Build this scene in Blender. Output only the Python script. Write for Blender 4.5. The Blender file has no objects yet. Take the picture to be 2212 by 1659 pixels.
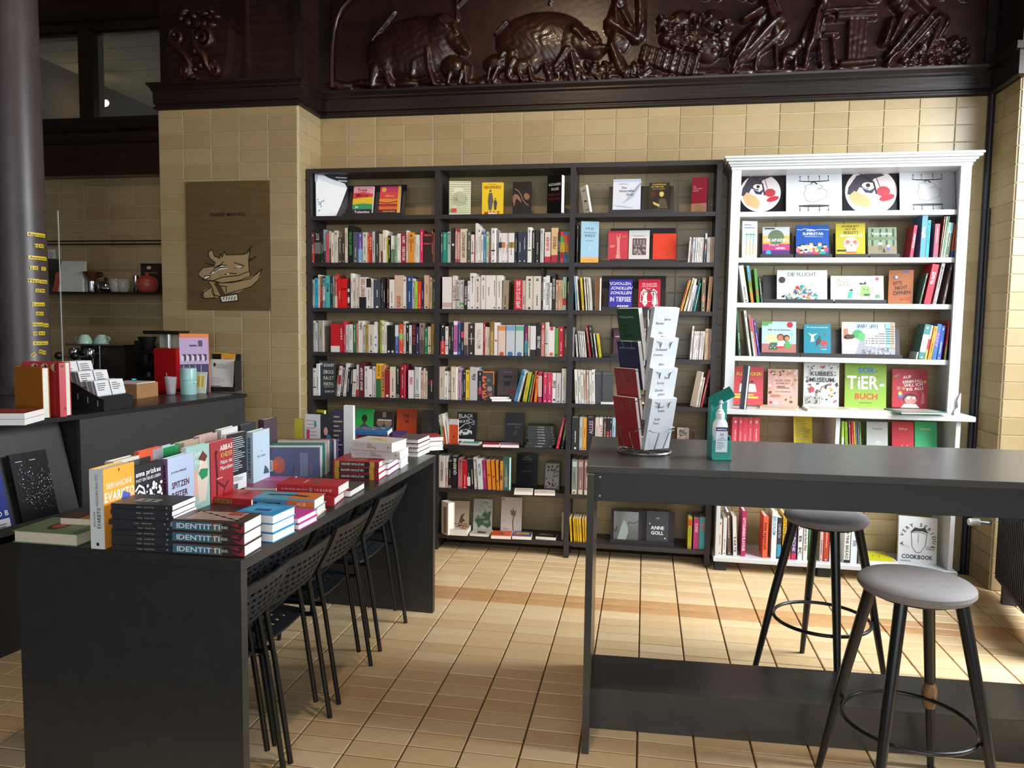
import bpy, bmesh, math, random
import numpy as np
from mathutils import Vector, Matrix

# ------------------------------------------------------------------ camera
W, H = 2212, 1659
F_PX, YAW, PITCH, ROLL = 1650.14, 0.171604, -0.0786645, 0.0133699
CAM = np.array([0.0, -5.02661, 1.487733])
def _rot():
    cy, sy, cp, sp = math.cos(YAW), math.sin(YAW), math.cos(PITCH), math.sin(PITCH)
    fw = np.array([-sy*cp, cy*cp, sp]); rt = np.array([cy, sy, 0.0]); up = np.cross(rt, fw)
    cr, sr = math.cos(ROLL), math.sin(ROLL)
    return np.array([cr*rt + sr*up, -sr*rt + cr*up, fw])
RM = _rot()
scene = bpy.context.scene
col = scene.collection
cd = bpy.data.cameras.new('camera'); cam = bpy.data.objects.new('camera', cd); col.objects.link(cam)
cd.sensor_fit = 'HORIZONTAL'; cd.sensor_width = 36.0; cd.lens = F_PX*36.0/W; cd.clip_start = 0.05; cd.clip_end = 100
m = Matrix.Identity(4)
for i in range(3):
    m[i][0] = RM[0][i]; m[i][1] = RM[1][i]; m[i][2] = -RM[2][i]; m[i][3] = CAM[i]
cam.matrix_world = m
scene.camera = cam

# ------------------------------------------------------------------ light and exposure
vs = scene.view_settings
vs.view_transform = 'Standard'; vs.look = 'None'; vs.gamma = 1.0; vs.use_curve_mapping = False
vs.exposure = 0.42
wd = bpy.data.worlds.new('world'); scene.world = wd; wd.use_nodes = True
bg = wd.node_tree.nodes['Background']; bg.inputs[0].default_value = (0.80, 0.90, 1.0, 1); bg.inputs[1].default_value = 0.28
def area(name, loc, target, sx, sy, power, color):
    l = bpy.data.lights.new(name, 'AREA'); l.shape = 'RECTANGLE'; l.size = sx; l.size_y = sy; l.energy = power; l.color = color
    o = bpy.data.objects.new(name, l); col.objects.link(o); o.location = loc
    o.rotation_euler = (Vector(target)-Vector(loc)).to_track_quat('-Z', 'Y').to_euler(); return o
area('window_daylight', (3.1, -1.6, 2.25), (0.2, -1.6, 0.0), 2.4, 2.2, 420, (0.90, 0.96, 1.0))
area('shopfront_daylight', (1.2, -8.2, 1.9), (0.2, 0.0, 1.2), 4.5, 2.4, 110, (0.93, 0.97, 1.0))
def spot(name, loc, target, power, color, ang, blend=0.6, r=0.05):
    l = bpy.data.lights.new(name, 'SPOT'); l.energy = power; l.color = color; l.spot_size = math.radians(ang); l.spot_blend = blend; l.shadow_soft_size = r
    o = bpy.data.objects.new(name, l); col.objects.link(o); o.location = loc
    o.rotation_euler = (Vector(target)-Vector(loc)).to_track_quat('-Z', 'Y').to_euler(); return o
WARM = (1.0, 0.72, 0.45)
spot('ceiling_spot', (-0.6, -2.2, 4.0), (-0.6, 0.0, 2.1), 60, WARM, 75)
spot('ceiling_spot', (-0.3, -3.3, 4.2), (-0.3, -3.0, 0.0), 75, WARM, 80)  # added warm fill, brightens the floor near the camera
spot('ceiling_spot', (-2.2, -2.4, 4.0), (-2.6, -0.3, 1.6), 35, WARM, 70)

# ------------------------------------------------------------------ pixel -> place helpers
def ray(u, v):
    return RM.T @ np.array([(u-W/2)/F_PX, -(v-H/2)/F_PX, 1.0])
def onz(u, v, z=0.0):
    d = ray(u, v); return CAM + d*((z-CAM[2])/d[2])
def ony(u, v, y=0.0):
    d = ray(u, v); return CAM + d*((y-CAM[1])/d[1])
def onx(u, v, x=0.0):
    d = ray(u, v); return CAM + d*((x-CAM[0])/d[0])
def onpl(u, v, P, n):
    d = ray(u, v); P = np.array(P, float); n = np.array(n, float); return CAM + d*(((P-CAM)@n)/(d@n))
def proj(P):
    d = RM @ (np.array(P, float)-CAM); return (W/2+F_PX*d[0]/d[2], H/2-F_PX*d[1]/d[2])

# ------------------------------------------------------------------ materials
def lin(c):
    return c/12.92 if c <= 0.04045 else ((c+0.055)/1.055)**2.4
def rgb(h):
    h = h.lstrip('#'); return tuple(lin(int(h[i:i+2], 16)/255) for i in (0, 2, 4))
_M = {}
def mat(h, rough=0.5, metal=0.0, noise=0.0, scale=20.0, bump=0.0, coat=0.0, spec=0.5, stretch=None):
    key = (h, rough, metal, noise, scale, bump, coat, spec, stretch)
    if key in _M: return _M[key]
    m = bpy.data.materials.new('m_%s_%d' % (h.lstrip('#'), len(_M))); m.use_nodes = True
    nt = m.node_tree; b = nt.nodes['Principled BSDF']; c = rgb(h)
    b.inputs['Base Color'].default_value = (*c, 1); b.inputs['Roughness'].default_value = rough
    b.inputs['Metallic'].default_value = metal; b.inputs['Coat Weight'].default_value = coat
    b.inputs['Specular IOR Level'].default_value = spec
    if noise or bump:
        tc = nt.nodes.new('ShaderNodeTexCoord'); n = nt.nodes.new('ShaderNodeTexNoise'); n.inputs['Scale'].default_value = scale; n.inputs['Detail'].default_value = 5
        src = tc.outputs['Object']
        if stretch:
            mp = nt.nodes.new('ShaderNodeMapping'); mp.inputs['Scale'].default_value = stretch
            nt.links.new(src, mp.inputs[0]); src = mp.outputs[0]
        nt.links.new(src, n.inputs['Vector'])
        if noise:
            r = nt.nodes.new('ShaderNodeValToRGB'); e = r.color_ramp.elements
            e[0].position = 0.3; e[1].position = 0.7
            e[0].color = (*[max(0, x*(1-noise)) for x in c], 1); e[1].color = (*[min(1, x*(1+noise)) for x in c], 1)
            nt.links.new(n.outputs['Fac'], r.inputs[0]); nt.links.new(r.outputs[0], b.inputs['Base Color'])
        if bump:
            bp = nt.nodes.new('ShaderNodeBump'); bp.inputs['Strength'].default_value = bump; bp.inputs['Distance'].default_value = 0.004
            nt.links.new(n.outputs['Fac'], bp.inputs['Height']); nt.links.new(bp.outputs[0], b.inputs['Normal'])
    _M[key] = m; return m
def glass_mat(h='#ffffff', rough=0.02, alpha=0.15):
    key = ('glass', h, rough, alpha)
    if key in _M: return _M[key]
    m = bpy.data.materials.new('m_clear_%d' % len(_M)); m.use_nodes = True; nt = m.node_tree
    b = nt.nodes['Principled BSDF']; b.inputs['Base Color'].default_value = (*rgb(h), 1); b.inputs['Roughness'].default_value = rough
    b.inputs['Alpha'].default_value = alpha; b.inputs['Specular IOR Level'].default_value = 0.8
    _M[key] = m; return m
def emit_mat(h, s):
    key = ('emit', h, s)
    if key in _M: return _M[key]
    m = bpy.data.materials.new('m_glow_%d' % len(_M)); m.use_nodes = True; nt = m.node_tree
    b = nt.nodes['Principled BSDF']; b.inputs['Base Color'].default_value = (*rgb(h), 1)
    b.inputs['Emission Color'].default_value = (*rgb(h), 1); b.inputs['Emission Strength'].default_value = s
    _M[key] = m; return m

# ------------------------------------------------------------------ mesh builder
class MB:
    def __init__(s): s.v = []; s.f = []; s.m = []; s.mats = []
    def mi(s, material):
        if material not in s.mats: s.mats.append(material)
        return s.mats.index(material)
    def add(s, verts, faces, material):
        k = len(s.v); i = s.mi(material); s.v.extend(tuple(map(float, p)) for p in verts)
        s.f.extend(tuple(k+a for a in f) for f in faces); s.m.extend([i]*len(faces))
    def box(s, x0, x1, y0, y1, z0, z1, material, M=None, ch=0.0):
        if ch:
            vs = []
            for z, o in ((z0, ch), (z0+ch, 0), (z1-ch, 0), (z1, ch)):
                vs += [(x0+o, y0+o, z), (x1-o, y0+o, z), (x1-o, y1-o, z), (x0+o, y1-o, z)]
            fs = [(3, 2, 1, 0), (12, 13, 14, 15)]
            for l in range(3):
                for k in range(4): fs.append((l*4+k, l*4+(k+1) % 4, l*4+4+(k+1) % 4, l*4+4+k))
        else:
            vs = [(x0, y0, z0), (x1, y0, z0), (x1, y1, z0), (x0, y1, z0), (x0, y0, z1), (x1, y0, z1), (x1, y1, z1), (x0, y1, z1)]
            fs = [(3, 2, 1, 0), (4, 5, 6, 7), (0, 1, 5, 4), (1, 2, 6, 5), (2, 3, 7, 6), (3, 0, 4, 7)]
        if M is not None: vs = [M @ Vector(p) for p in vs]
        s.add(vs, fs, material)
    def tube(s, pts, r, material, n=8, closed=False, caps=True):
        P = [Vector(p) for p in pts]; rr = r if isinstance(r, (list, tuple)) else [r]*len(P)
        L = len(P); rings = []; nrm = None
        for i in range(L):
            a = P[i-1] if (i or closed) else P[0]; b = P[(i+1) % L] if (i < L-1 or closed) else P[-1]
            t = (b-a).normalized()
            if nrm is None:
                nrm = t.orthogonal().normalized()
            else:
                nrm = (nrm - t*nrm.dot(t))
                nrm = nrm.normalized() if nrm.length > 1e-6 else t.orthogonal().normalized()
            bn = t.cross(nrm)
            rings.append([P[i] + (nrm*math.cos(2*math.pi*k/n)+bn*math.sin(2*math.pi*k/n))*rr[i] for k in range(n)])
        vs = [p for q in rings for p in q]; fs = []
        for i in range(L if closed else L-1):
            j = (i+1) % L
            for k in range(n): fs.append((i*n+k, i*n+(k+1) % n, j*n+(k+1) % n, j*n+k))
        if caps and not closed:
            fs.append(tuple(range(n-1, -1, -1))); fs.append(tuple((L-1)*n+k for k in range(n)))
        s.add(vs, fs, material)
    def lathe(s, prof, material, n=24, c=(0, 0, 0), a0=0.0, a1=2*math.pi, M=None):
        full = abs(a1-a0-2*math.pi) < 1e-6; k = n if full else n+1
        vs = []
        for r, z in prof:
            for i in range(k):
                t = a0+(a1-a0)*i/n; vs.append(Vector((r*math.cos(t), r*math.sin(t), z)))
        vs = [(M @ p if M is not None else p)+Vector(c) for p in vs]
        fs = []
        for j in range(len(prof)-1):
            for i in range(n):
                b = (i+1) % k; fs.append((j*k+i, j*k+b, (j+1)*k+b, (j+1)*k+i))
        if full:
            if prof[0][0] > 1e-5: fs.append(tuple(range(k-1, -1, -1)))
            if prof[-1][0] > 1e-5: fs.append(tuple((len(prof)-1)*k+i for i in range(k)))
        s.add(vs, fs, material)
    def prism(s, poly, z0, z1, material, M=None):
        n = len(poly); vs = [(x, y, z0) for x, y in poly]+[(x, y, z1) for x, y in poly]
        fs = [tuple(range(n-1, -1, -1)), tuple(range(n, 2*n))]+[(i, (i+1) % n, n+(i+1) % n, n+i) for i in range(n)]
        if M is not None: vs = [M @ Vector(p) for p in vs]
        s.add(vs, fs, material)
    def ball(s, c, r, material, n=10, sc=(1, 1, 1)):
        prof = [(math.sin(math.pi*j/n)*1.0, -math.cos(math.pi*j/n)) for j in range(n+1)]
        M = Matrix.Diagonal((r*sc[0], r*sc[1], r*sc[2])); vs = []; k = n*2
        for q, z in prof:
            for i in range(k):
                t = 2*math.pi*i/k; vs.append(M @ Vector((q*math.cos(t), q*math.sin(t), z))+Vector(c))
        fs = [(j*k+i, j*k+(i+1) % k, (j+1)*k+(i+1) % k, (j+1)*k+i) for j in range(n) for i in range(k)]
        s.add(vs, fs, material)
    def mesh(s, name, smooth=False):
        me = bpy.data.meshes.new(name); me.from_pydata(s.v, [], s.f)
        for x in s.mats: me.materials.append(x)
        me.polygons.foreach_set('material_index', s.m)
        if smooth:
            me.polygons.foreach_set('use_smooth', [True]*len(s.f))
            try: me.set_sharp_from_angle(angle=math.radians(38))
            except Exception: pass
        me.update(); return me
    def build(s, name, parent=None, smooth=False):
        return link(name, s.mesh(name, smooth), parent)
def link(name, me, parent=None):
    o = bpy.data.objects.new(name, me); col.objects.link(o)
    if parent is not None: o.parent = parent
    return o
def tag(o, label, cat, group=None, kind=None):
    o['label'] = label; o['category'] = cat
    if group: o['group'] = group
    if kind: o['kind'] = kind
    return o
def structure(o, label=None):
    o['kind'] = 'structure'
    if label: o['label'] = label
    return o
def empty(name, loc=(0, 0, 0), rz=0.0):
    o = bpy.data.objects.new(name, None); col.objects.link(o); o.location = loc; o.rotation_euler = (0, 0, rz); o.empty_display_size = 0.1; return o
def copy_tree(o, parent=None):
    c = o.copy(); col.objects.link(c)
    if parent is not None: c.parent = parent
    for ch in list(o.children): copy_tree(ch, c)
    return c

# ------------------------------------------------------------------ lettering: one flat glyph each, strings laid out by hand
GL = {}
def _glyphs():
    chars = 'ABCDEFGHIJKLMNOPQRSTUVWXYZabcdefghijklmnopqrstuvwxyz0123456789.,-!:&/äöüÄÖÜßóéèç*'
    obs = []
    for bold in (0, 1):
        for ch in chars:
            cu = bpy.data.curves.new('g', 'FONT'); cu.body = ch; cu.resolution_u = 2; cu.size = 1.0; cu.offset = 0.022 if bold else 0.0; cu.fill_mode = 'FRONT' if hasattr(cu, 'fill_mode') else cu.fill_mode
            o = bpy.data.objects.new('g', cu); col.objects.link(o); obs.append((bold, ch, o, cu))
    dg = bpy.context.evaluated_depsgraph_get()
    for bold, ch, o, cu in obs:
        me = bpy.data.meshes.new_from_object(o.evaluated_get(dg))
        vs = [(v.co.x, v.co.y) for v in me.vertices]; fs = [tuple(p.vertices) for p in me.polygons]
        xs = [p[0] for p in vs] or [0]
        GL[(bold, ch)] = (vs, fs, min(xs), max(xs)); bpy.data.meshes.remove(me)
    for _, _, o, cu in obs:
        bpy.data.objects.remove(o); bpy.data.curves.remove(cu)
_glyphs()
def text2d(s, bold=0, shear=0.0, track=0.07):
    x = 0.0; V = []; Fs = []
    for ch in s:
        g = GL.get((bold, ch))
        if g is None or not g[0]: x += 0.32; continue
        k = len(V); V += [(a-g[2]+x+b*shear, b) for a, b in g[0]]; Fs += [tuple(k+i for i in f) for f in g[1]]
        x += g[3]-g[2]+track
    return V, Fs, max(x-track, 0.01)
# ================================================================== the room
R_ = random.Random(7)
GROUT_W = mat('#d9cfae', 0.8, noise=0.08, scale=30)
TILE_W = [mat(c, 0.32, noise=0.05, scale=9, bump=0.10, spec=0.5) for c in ('#a6916a', '#a18c66', '#ab9670')]
TILE_F = [mat(c, 0.34, noise=0.07, scale=14, bump=0.10) for c in ('#dcbf93', '#d9b98c', '#dfc49b', '#d4b386')]
TILE_B = [mat(c, 0.30, noise=0.16, scale=12, bump=0.12) for c in ('#c09262', '#c69a6a')]
GROUT_F = mat('#5e4a33', 0.9, noise=0.15, scale=40)
WOOD = mat('#2a1712', 0.27, noise=0.35, scale=6, bump=0.35, coat=0.3, stretch=(1, 1, 6))
WOODC = mat('#1d120e', 0.38, noise=0.3, scale=8, bump=0.25, coat=0.1, spec=.4, stretch=(0.5, 1, 8))
_T = {}
def tile_mesh(w, h, m, t=0.007, ch=0.0022):
    "slab in the XZ plane, face towards -Y, origin at its centre on the wall"
    key = (round(w, 4), round(h, 4), m.name, t)
    if key not in _T:
        b = MB(); a, c = w/2, h/2
        vs = [(-a, 0, -c), (a, 0, -c), (a, 0, c), (-a, 0, c), (-a, -t+ch, -c), (a, -t+ch, -c), (a, -t+ch, c), (-a, -t+ch, c),
              (-a+ch, -t, -c+ch), (a-ch, -t, -c+ch), (a-ch, -t, c-ch), (-a+ch, -t, c-ch)]
        fs = [(8, 9, 10, 11)]+[(i, (i+1) % 4, 4+(i+1) % 4, 4+i) for i in range(4)]+[(4+i, 4+(i+1) % 4, 8+(i+1) % 4, 8+i) for i in range(4)]
        b.add(vs, fs, m); _T[key] = b.mesh('tile')
    return _T[key]
def spans(lo, hi, ref, step):
    "joint-to-joint intervals of a grid with a joint at ref, clipped to lo..hi"
    out = []; k = math.floor((lo-ref)/step)
    while ref+k*step < hi-1e-6:
        a, b = max(lo, ref+k*step), min(hi, ref+(k+1)*step)
        if b-a > 0.012: out.append((a, b))
        k += 1
    return out
def tile_wall(wall, cols_, rows_, place, mats, g=0.004, keep=300, key=None, rest_name='tile_field'):
    "place(a, z) -> (location, rotation z); nearest/most visible tiles are objects, the rest one mesh"
    cells = [(a, b, c, d) for a, b in cols_ for c, d in rows_]
    if key: cells.sort(key=key)
    rest = MB()
    for n, (a, b, c, d) in enumerate(cells):
        loc, rz = place((a+b)/2, (c+d)/2); m_ = mats[R_.randrange(len(mats))]
        me = tile_mesh(b-a-g, d-c-g, m_)
        if n < keep:
            o = link('tile', me, wall); o.location = loc; o.rotation_euler = (R_.uniform(-.0015, .0015), 0, rz+R_.uniform(-.0015, .0015))
        else:
            Mx = Matrix.Translation(loc) @ Matrix.Rotation(rz, 4, 'Z')
            rest.add([Mx @ v.co for v in me.vertices], [tuple(p.vertices) for p in me.polygons], m_)
    if rest.f:
        o = rest.build(rest_name, wall); o['kind'] = 'stuff'

PY, PXL, PXR = -0.325, -3.215, -2.225          # tiled pillar: front plane, side planes
NX, NY = 1.985, -0.34                          # pilaster by the window: side plane, front plane
ZC = 2.862                                     # underside of the carved wood
WX0, WZ0 = -2.02194, 2.79856                   # a wall joint
# floor -------------------------------------------------------------
b = MB(); b.box(-6, 4.6, -9.5, 4.0, -0.2, -0.008, GROUT_F); floor = structure(b.build('floor'))
FX0, FY0, FA, FB = -0.79037, -0.917877, 0.2, 0.095305
def floor_tiles():
    cells = []
    for i in range(-14, 18):
        for j in range(-9, 27):
            x, y = FX0+FA*(i+.5), FY0-FB*(j+.5)
            if y > -0.02 and x < 2: pass
            p = proj((x, y, 0)); inside = 0 < p[0] < W and 900 < p[1] < H+60
            dist = math.hypot(x-CAM[0], y-CAM[1])
            hid = x < -1.05 and y < -1.35
            score = (0 if inside and not hid else 10)+dist
            cells.append((score, x, y, j))
    cells.sort(); rest = MB(); cache = {}
    for n, (s, x, y, j) in enumerate(cells):
        ms = TILE_B if j in (0, 1) else TILE_F
        m_ = ms[R_.randrange(len(ms))]; me = tile_mesh(FA-.0065, FB-.005, m_, t=0.008, ch=0.0022)
        Mx = Matrix.Translation((x, y, -0.008+R_.uniform(-.0007, .0005))) @ Matrix.Rotation(-math.pi/2, 4, 'X')
        if n < 300:
            o = link('tile', me, floor); o.matrix_basis = Mx
        else:
            rest.add([Mx @ v.co for v in me.vertices], [tuple(p.vertices) for p in me.polygons], m_)
    o = rest.build('tile_field', floor); o['kind'] = 'stuff'
floor_tiles()
# back wall -----------------------------------------------------------
b = MB(); b.box(PXR-.3, NX+.3, 0.0, 0.25, 0, 4.4, GROUT_W); wall_back = structure(b.build('wall_back'))
def bkey(c):
    z = (c[2]+c[3])/2; x = (c[0]+c[1])/2
    return (0 if z > 2.45 else 1, -z if z > 1.2 else 5-z)
tile_wall(wall_back, spans(PXR+.002, NX-.002, WX0, .2), spans(0, ZC, WZ0, .1), lambda a, z: ((a, 0.0, z), 0.0), TILE_W, key=bkey)
# tiled pillar ----------------------------------------------------------
b = MB(); b.box(PXL, PXR, PY, 0.0, 0, ZC, GROUT_W); pillar = structure(b.build('wall_pillar'))
px0 = ony(458, 300, PY)[0]; pz0 = ony(582, 249.5, PY)[2]
tile_wall(pillar, spans(PXL, PXR, px0, .2), spans(0, ZC, pz0, .1), lambda a, z: ((a, PY, z), 0.0), TILE_W, keep=150, key=lambda c: -(c[2]))
tile_wall(pillar, spans(PY, 0, onx(664.6, 260, PXR)[1], .2), spans(0, ZC, pz0, .1), lambda a, z: ((PXR, a, z), math.pi/2), TILE_W, keep=60, key=lambda c: -c[2])
# wall behind the coffee counter ---------------------------------------
b = MB(); b.box(-5.2, PXL, 0.0, 0.2, 0, 2.5, GROUT_W); wall_recess = structure(b.build('wall_recess'))
tile_wall(wall_recess, spans(-4.9, PXL, ony(245, 700, 0)[0], .2), spans(0.8, 2.5, WZ0, .1), lambda a, z: ((a, 0.0, z), 0.0), TILE_W, keep=140, key=lambda c: -c[0])
b = MB(); b.box(-5.4, -5.2, -9.5, 4.0, 0, 4.4, mat('#3a332b', 0.8)); structure(b.build('wall_left'))
b = MB(); b.box(-5.4, 4.6, -9.5, 4.0, 4.4, 4.6, mat('#4a4036', 0.8)); structure(b.build('ceiling'))
# pilaster by the window -------------------------------------------------
b = MB(); b.box(NX, 2.62, NY, 0.25, 0, 4.4, GROUT_W); pil = structure(b.build('wall_pilaster'))
tile_wall(pil, spans(NX, 2.62, NX, .2), spans(0, ZC, WZ0, .1), lambda a, z: ((a, NY, z), 0.0), TILE_W, keep=120, key=lambda c: c[0])
tile_wall(pil, spans(NY, 0, NY, .2), spans(0, ZC, WZ0, .1), lambda a, z: ((NX, a, z), -math.pi/2), TILE_W, keep=80, key=lambda c: -c[2])
b = MB(); b.box(NX-.035, 2.62, NY-.035, .02, ZC, 3.05, WOODC, ch=.012); b.box(NX-.015, 2.62, NY-.015, .02, 3.05, 4.4, WOODC)
b.box(NX-.06, 2.62, NY-.06, .02, 3.0, 3.04, WOODC); structure(b.build('trim_1'))
b = MB(); b.tube([(NX-.022, -.022, 0), (NX-.022, -.022, 2.9)], .019, mat('#1c1d26', .4), n=12); b.tube([(NX-.018, -.065, 0), (NX-.018, -.065, 2.2)], .008, mat('#1c1d26', .4), n=8)
tag(b.build('heating_pipe', smooth=True), 'dark painted heating pipe rising in the corner beside the white bookcase', 'pipe')
# window wall: brick sill and lintel with three tall openings ------------------
WALLP = mat('#b9ad93', 0.7, noise=0.06)
b = MB()
b.box(2.62, 2.85, -9.5, NY+.0, 0, 0.75, WALLP); b.box(2.62, 2.85, -9.5, NY, 3.25, 4.4, WALLP)
for y0, y1 in ((-.95, NY), (-2.35, -2.2), (-3.75, -3.6), (-5.4, -5.0), (-9.5, -9.0)): b.box(2.62, 2.85, y0, y1, .75, 3.25, WALLP)
structure(b.build('wall_window'))
for k, (y0, y1) in enumerate(((-2.2, -.95), (-3.6, -2.35), (-5.0, -3.75))):
    b = MB(); fr = mat('#2b2622', .5)
    for a, c in ((y0, y0+.06), (y1-.06, y1)): b.box(2.70, 2.76, a, c, .75, 3.25, fr)
    for a, c in ((.75, .82), (3.18, 3.25), (2.4, 2.45)): b.box(2.70, 2.76, y0+.06, y1-.06, a, c, fr)
    w_ = structure(b.build('window_%d' % (k+1)))
    g_ = MB(); g_.box(2.725, 2.731, y0+.06, y1-.06, .82, 3.18, glass_mat('#ffffff', .0, .06)); g_.build('pane', w_)
# ---------------------------------------------------------------- carved wood above the tiles
def moulding(path, prof, material, name, parent=None):
    "sweep a (out, z) profile along a polyline in plan; path given with the outside on its right"
    b = MB(); P = [Vector((p[0], p[1])) for p in path]; n = len(P); rows = []
    for i, p in enumerate(P):
        dirs = []
        if i > 0: dirs.append((P[i]-P[i-1]).normalized())
        if i < n-1: dirs.append((P[i+1]-P[i]).normalized())
        nr = [Vector((d.y, -d.x)) for d in dirs]
        o = nr[0] if len(nr) == 1 else (nr[0]+nr[1])/(1+nr[0].dot(nr[1]))
        rows.append([(p.x+o.x*d, p.y+o.y*d, z) for d, z in prof])
    k = len(prof); vs = [q for r in rows for q in r]; fs = []
    for i in range(n-1):
        for j in range(k-1): fs.append((i*k+j, (i+1)*k+j, (i+1)*k+j+1, i*k+j+1))
    fs.append(tuple(range(k-1, -1, -1))); fs.append(tuple((n-1)*k+j for j in range(k)))
    b.add(vs, fs, material); return b.build(name, parent)
prof = [(-.02, ZC), (.006, ZC), (.022, ZC+.008), (.022, ZC+.02), (.012, ZC+.026), (.012, ZC+.034), (.022, ZC+.04), (.024, ZC+.115), (.034, ZC+.125), (.034, ZC+.135), (.052, ZC+.155), (.055, ZC+.168), (-.02, ZC+.172)]
structure(moulding([(PXL, 0.0), (PXL, PY), (PXR, PY), (PXR, 0.0), (NX-.03, 0.0)], prof, WOODC, 'trim_2'))
b = MB(); ZK = ZC+.172
b.box(PXL, PXR+.01, PY+.03, 0.1, ZK-.02, 4.4, WOOD); b.box(PXL+.62, PXL+.64, PY+.005, PY+.05, ZK, 4.4, WOOD); b.box(PXR-.03, PXR+.012, PY+.01, PY+.05, ZK, 4.4, WOODC)
structure(b.build('wall_pillar_panel'))
# ---- relief
def relief():
    u0, v0 = 700, 0
    x0, x1, z0, z1 = PXR+.02, NX-.05, ZK-.005, 4.05
    st = .0068; nx, nz = int((x1-x0)/st)+1, int((z1-z0)/st)+1
    X, Z = np.meshgrid(np.linspace(x0, x1, nx), np.linspace(z0, z1, nz))
    Hh = np.zeros_like(X); rng = np.random.default_rng(5)
    def P(u, v): p = ony(u, v, 0.0); return p[0], p[2]
    S = .00318
    def cap(u1, v1, r1, u2, v2, r2, h, fold=0, ph=0.0):
        nonlocal Hh
        ax, az = P(u1, v1); bx, bz = P(u2, v2); dx, dz = bx-ax, bz-az; L = dx*dx+dz*dz+1e-9
        t = np.clip(((X-ax)*dx+(Z-az)*dz)/L, 0, 1); r = (r1+(r2-r1)*t)*S
        d = np.hypot(X-ax-t*dx, Z-az-t*dz); k = np.sqrt(np.clip(1-(d/r)**2, 0, 1))
        hh = h*k
        if fold:
            side = ((X-ax)*dz-(Z-az)*dx)/math.sqrt(L); hh = hh*(0.80+0.28*np.sin(side/r*fold+ph+2.5*t))
        Hh = np.maximum(Hh, hh)
    def ell(u, v, ru, rv, h, rot=0.0):
        nonlocal Hh
        cx, cz = P(u, v); c, s = math.cos(rot), math.sin(rot); dx, dz = (X-cx), (Z-cz)
        a = (dx*c+dz*s)/(ru*S); q = (-dx*s+dz*c)/(rv*S); Hh = np.maximum(Hh, h*np.sqrt(np.clip(1-a*a-q*q, 0, 1)))
    # ground strip
    for k in range(120):
        u = rng.uniform(715, 2080); v = 190-(u-720)*.032+rng.uniform(-8, 4); ell(u, v, rng.uniform(12, 30), rng.uniform(5, 10), rng.uniform(.02, .05))
    # first sow and her young
    ell(900, 105, 98, 62, .085, .12); ell(835, 122, 42, 48, .075); ell(948, 85, 45, 48, .085, -.5)
    cap(958, 62, 30, 1000, 108, 14, .09); cap(1000, 106, 13, 1006, 112, 9, .095); cap(985, 62, 10, 990, 76, 7, .11); cap(955, 50, 10, 968, 62, 6, .11)
    cap(832, 130, 26, 838, 160, 12, .08); cap(838, 160, 10, 846, 186, 8, .08); cap(812, 150, 14, 806, 188, 7, .07)
    cap(926, 110, 15, 930, 150, 8, .09); cap(930, 150, 8, 940, 184, 6, .085); cap(900, 120, 16, 893, 165, 7, .08)
    cap(805, 90, 3, 855, 26, 2, .045)
    ell(985, 148, 33, 25, .1, -.3); cap(1008, 150, 12, 1010, 182, 6, .1); cap(975, 165, 8, 972, 185, 5, .1); cap(1002, 160, 7, 996, 186, 5, .11)
    ell(1072, 140, 26, 19, .085); cap(1078, 150, 6, 1066, 178, 4, .09); cap(1085, 128, 8, 1092, 118, 5, .1); cap(1060, 152, 6, 1056, 178, 4, .08)
    ell(1128, 146, 27, 20, .09, .3); cap(1112, 134, 10, 1104, 150, 8, .1); cap(1122, 155, 7, 1128, 176, 4, .095); cap(1145, 150, 7, 1150, 176, 4, .09)
    # second sow
    ell(1168, 88, 92, 54, .09, .03); ell(1232, 92, 34, 42, .09); cap(1250, 92, 30, 1285, 112, 18, .1); cap(1285, 110, 14, 1303, 108, 8, .11)
    cap(1244, 70, 14, 1262, 90, 9, .12); cap(1280, 80, 9, 1290, 92, 7, .12); cap(1228, 110, 14, 1200, 150, 6, .095); cap(1236, 120, 12, 1246, 168, 6, .09)
    cap(1108, 120, 18, 1100, 168, 7, .085); cap(1095, 50, 4, 1072, 76, 3, .06); cap(1160, 120, 26, 1150, 140, 20, .075)
    for k in range(60):
        ell(rng.uniform(1180, 1400), rng.uniform(140, 172), rng.uniform(3, 8), rng.uniform(6, 16), rng.uniform(.05, .09), rng.uniform(-1, 1))
    # leaf, farmer with pail, post
    cap(1322, 100, 10, 1340, 150, 13, .085); cap(1320, 52, 14, 1372, 88, 9, .1); ell(1337, 6, 13, 17, .1); cap(1336, 20, 16, 1330, 60, 22, .09, 5)
    cap(1345, 30, 9, 1362, 62, 7, .11); cap(1384, -60, 10, 1384, 80, 10, .06); cap(1390, 55, 4, 1378, 92, 4, .08); ell(1338, 90, 22, 26, .07)
    # long trough / cloth
    for k in range(22):
        t = k/21; cap(1392+115*t, 102+22*math.sin(t*1.9), 4, 1384+112*t, 132+34*math.sin(t*1.35), 5, .075+.02*math.sin(k*2.2))
    # kneeling women
    for u, v, ru, rv, h in ((1468, 50, 20, 22, .1), (1494, 38, 11, 12, .11), (1540, 50, 24, 24, .09), (1505, 86, 30, 24, .085), (1464, 92, 22, 17, .09), (1440, 86, 16, 15, .085), (1530, 105, 26, 30, .09), (1565, 85, 14, 34, .1)):
        ell(u, v, ru, rv, h)
    for k in range(90):
        u, v = rng.uniform(1425, 1575), rng.uniform(38, 118); ell(u, v, rng.uniform(3, 8), rng.uniform(4, 12), rng.uniform(.085, .115), rng.uniform(-1.5, 1.5))
    # seated spinner on a stool
    cap(1660, 5, 18, 1668, 60, 30, .1, 6); cap(1665, 60, 34, 1612, 105, 28, .11, 8, 1); cap(1625, 85, 24, 1592, 128, 14, .115, 7); cap(1592, 126, 6, 1582, 154, 4, .1)
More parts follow.
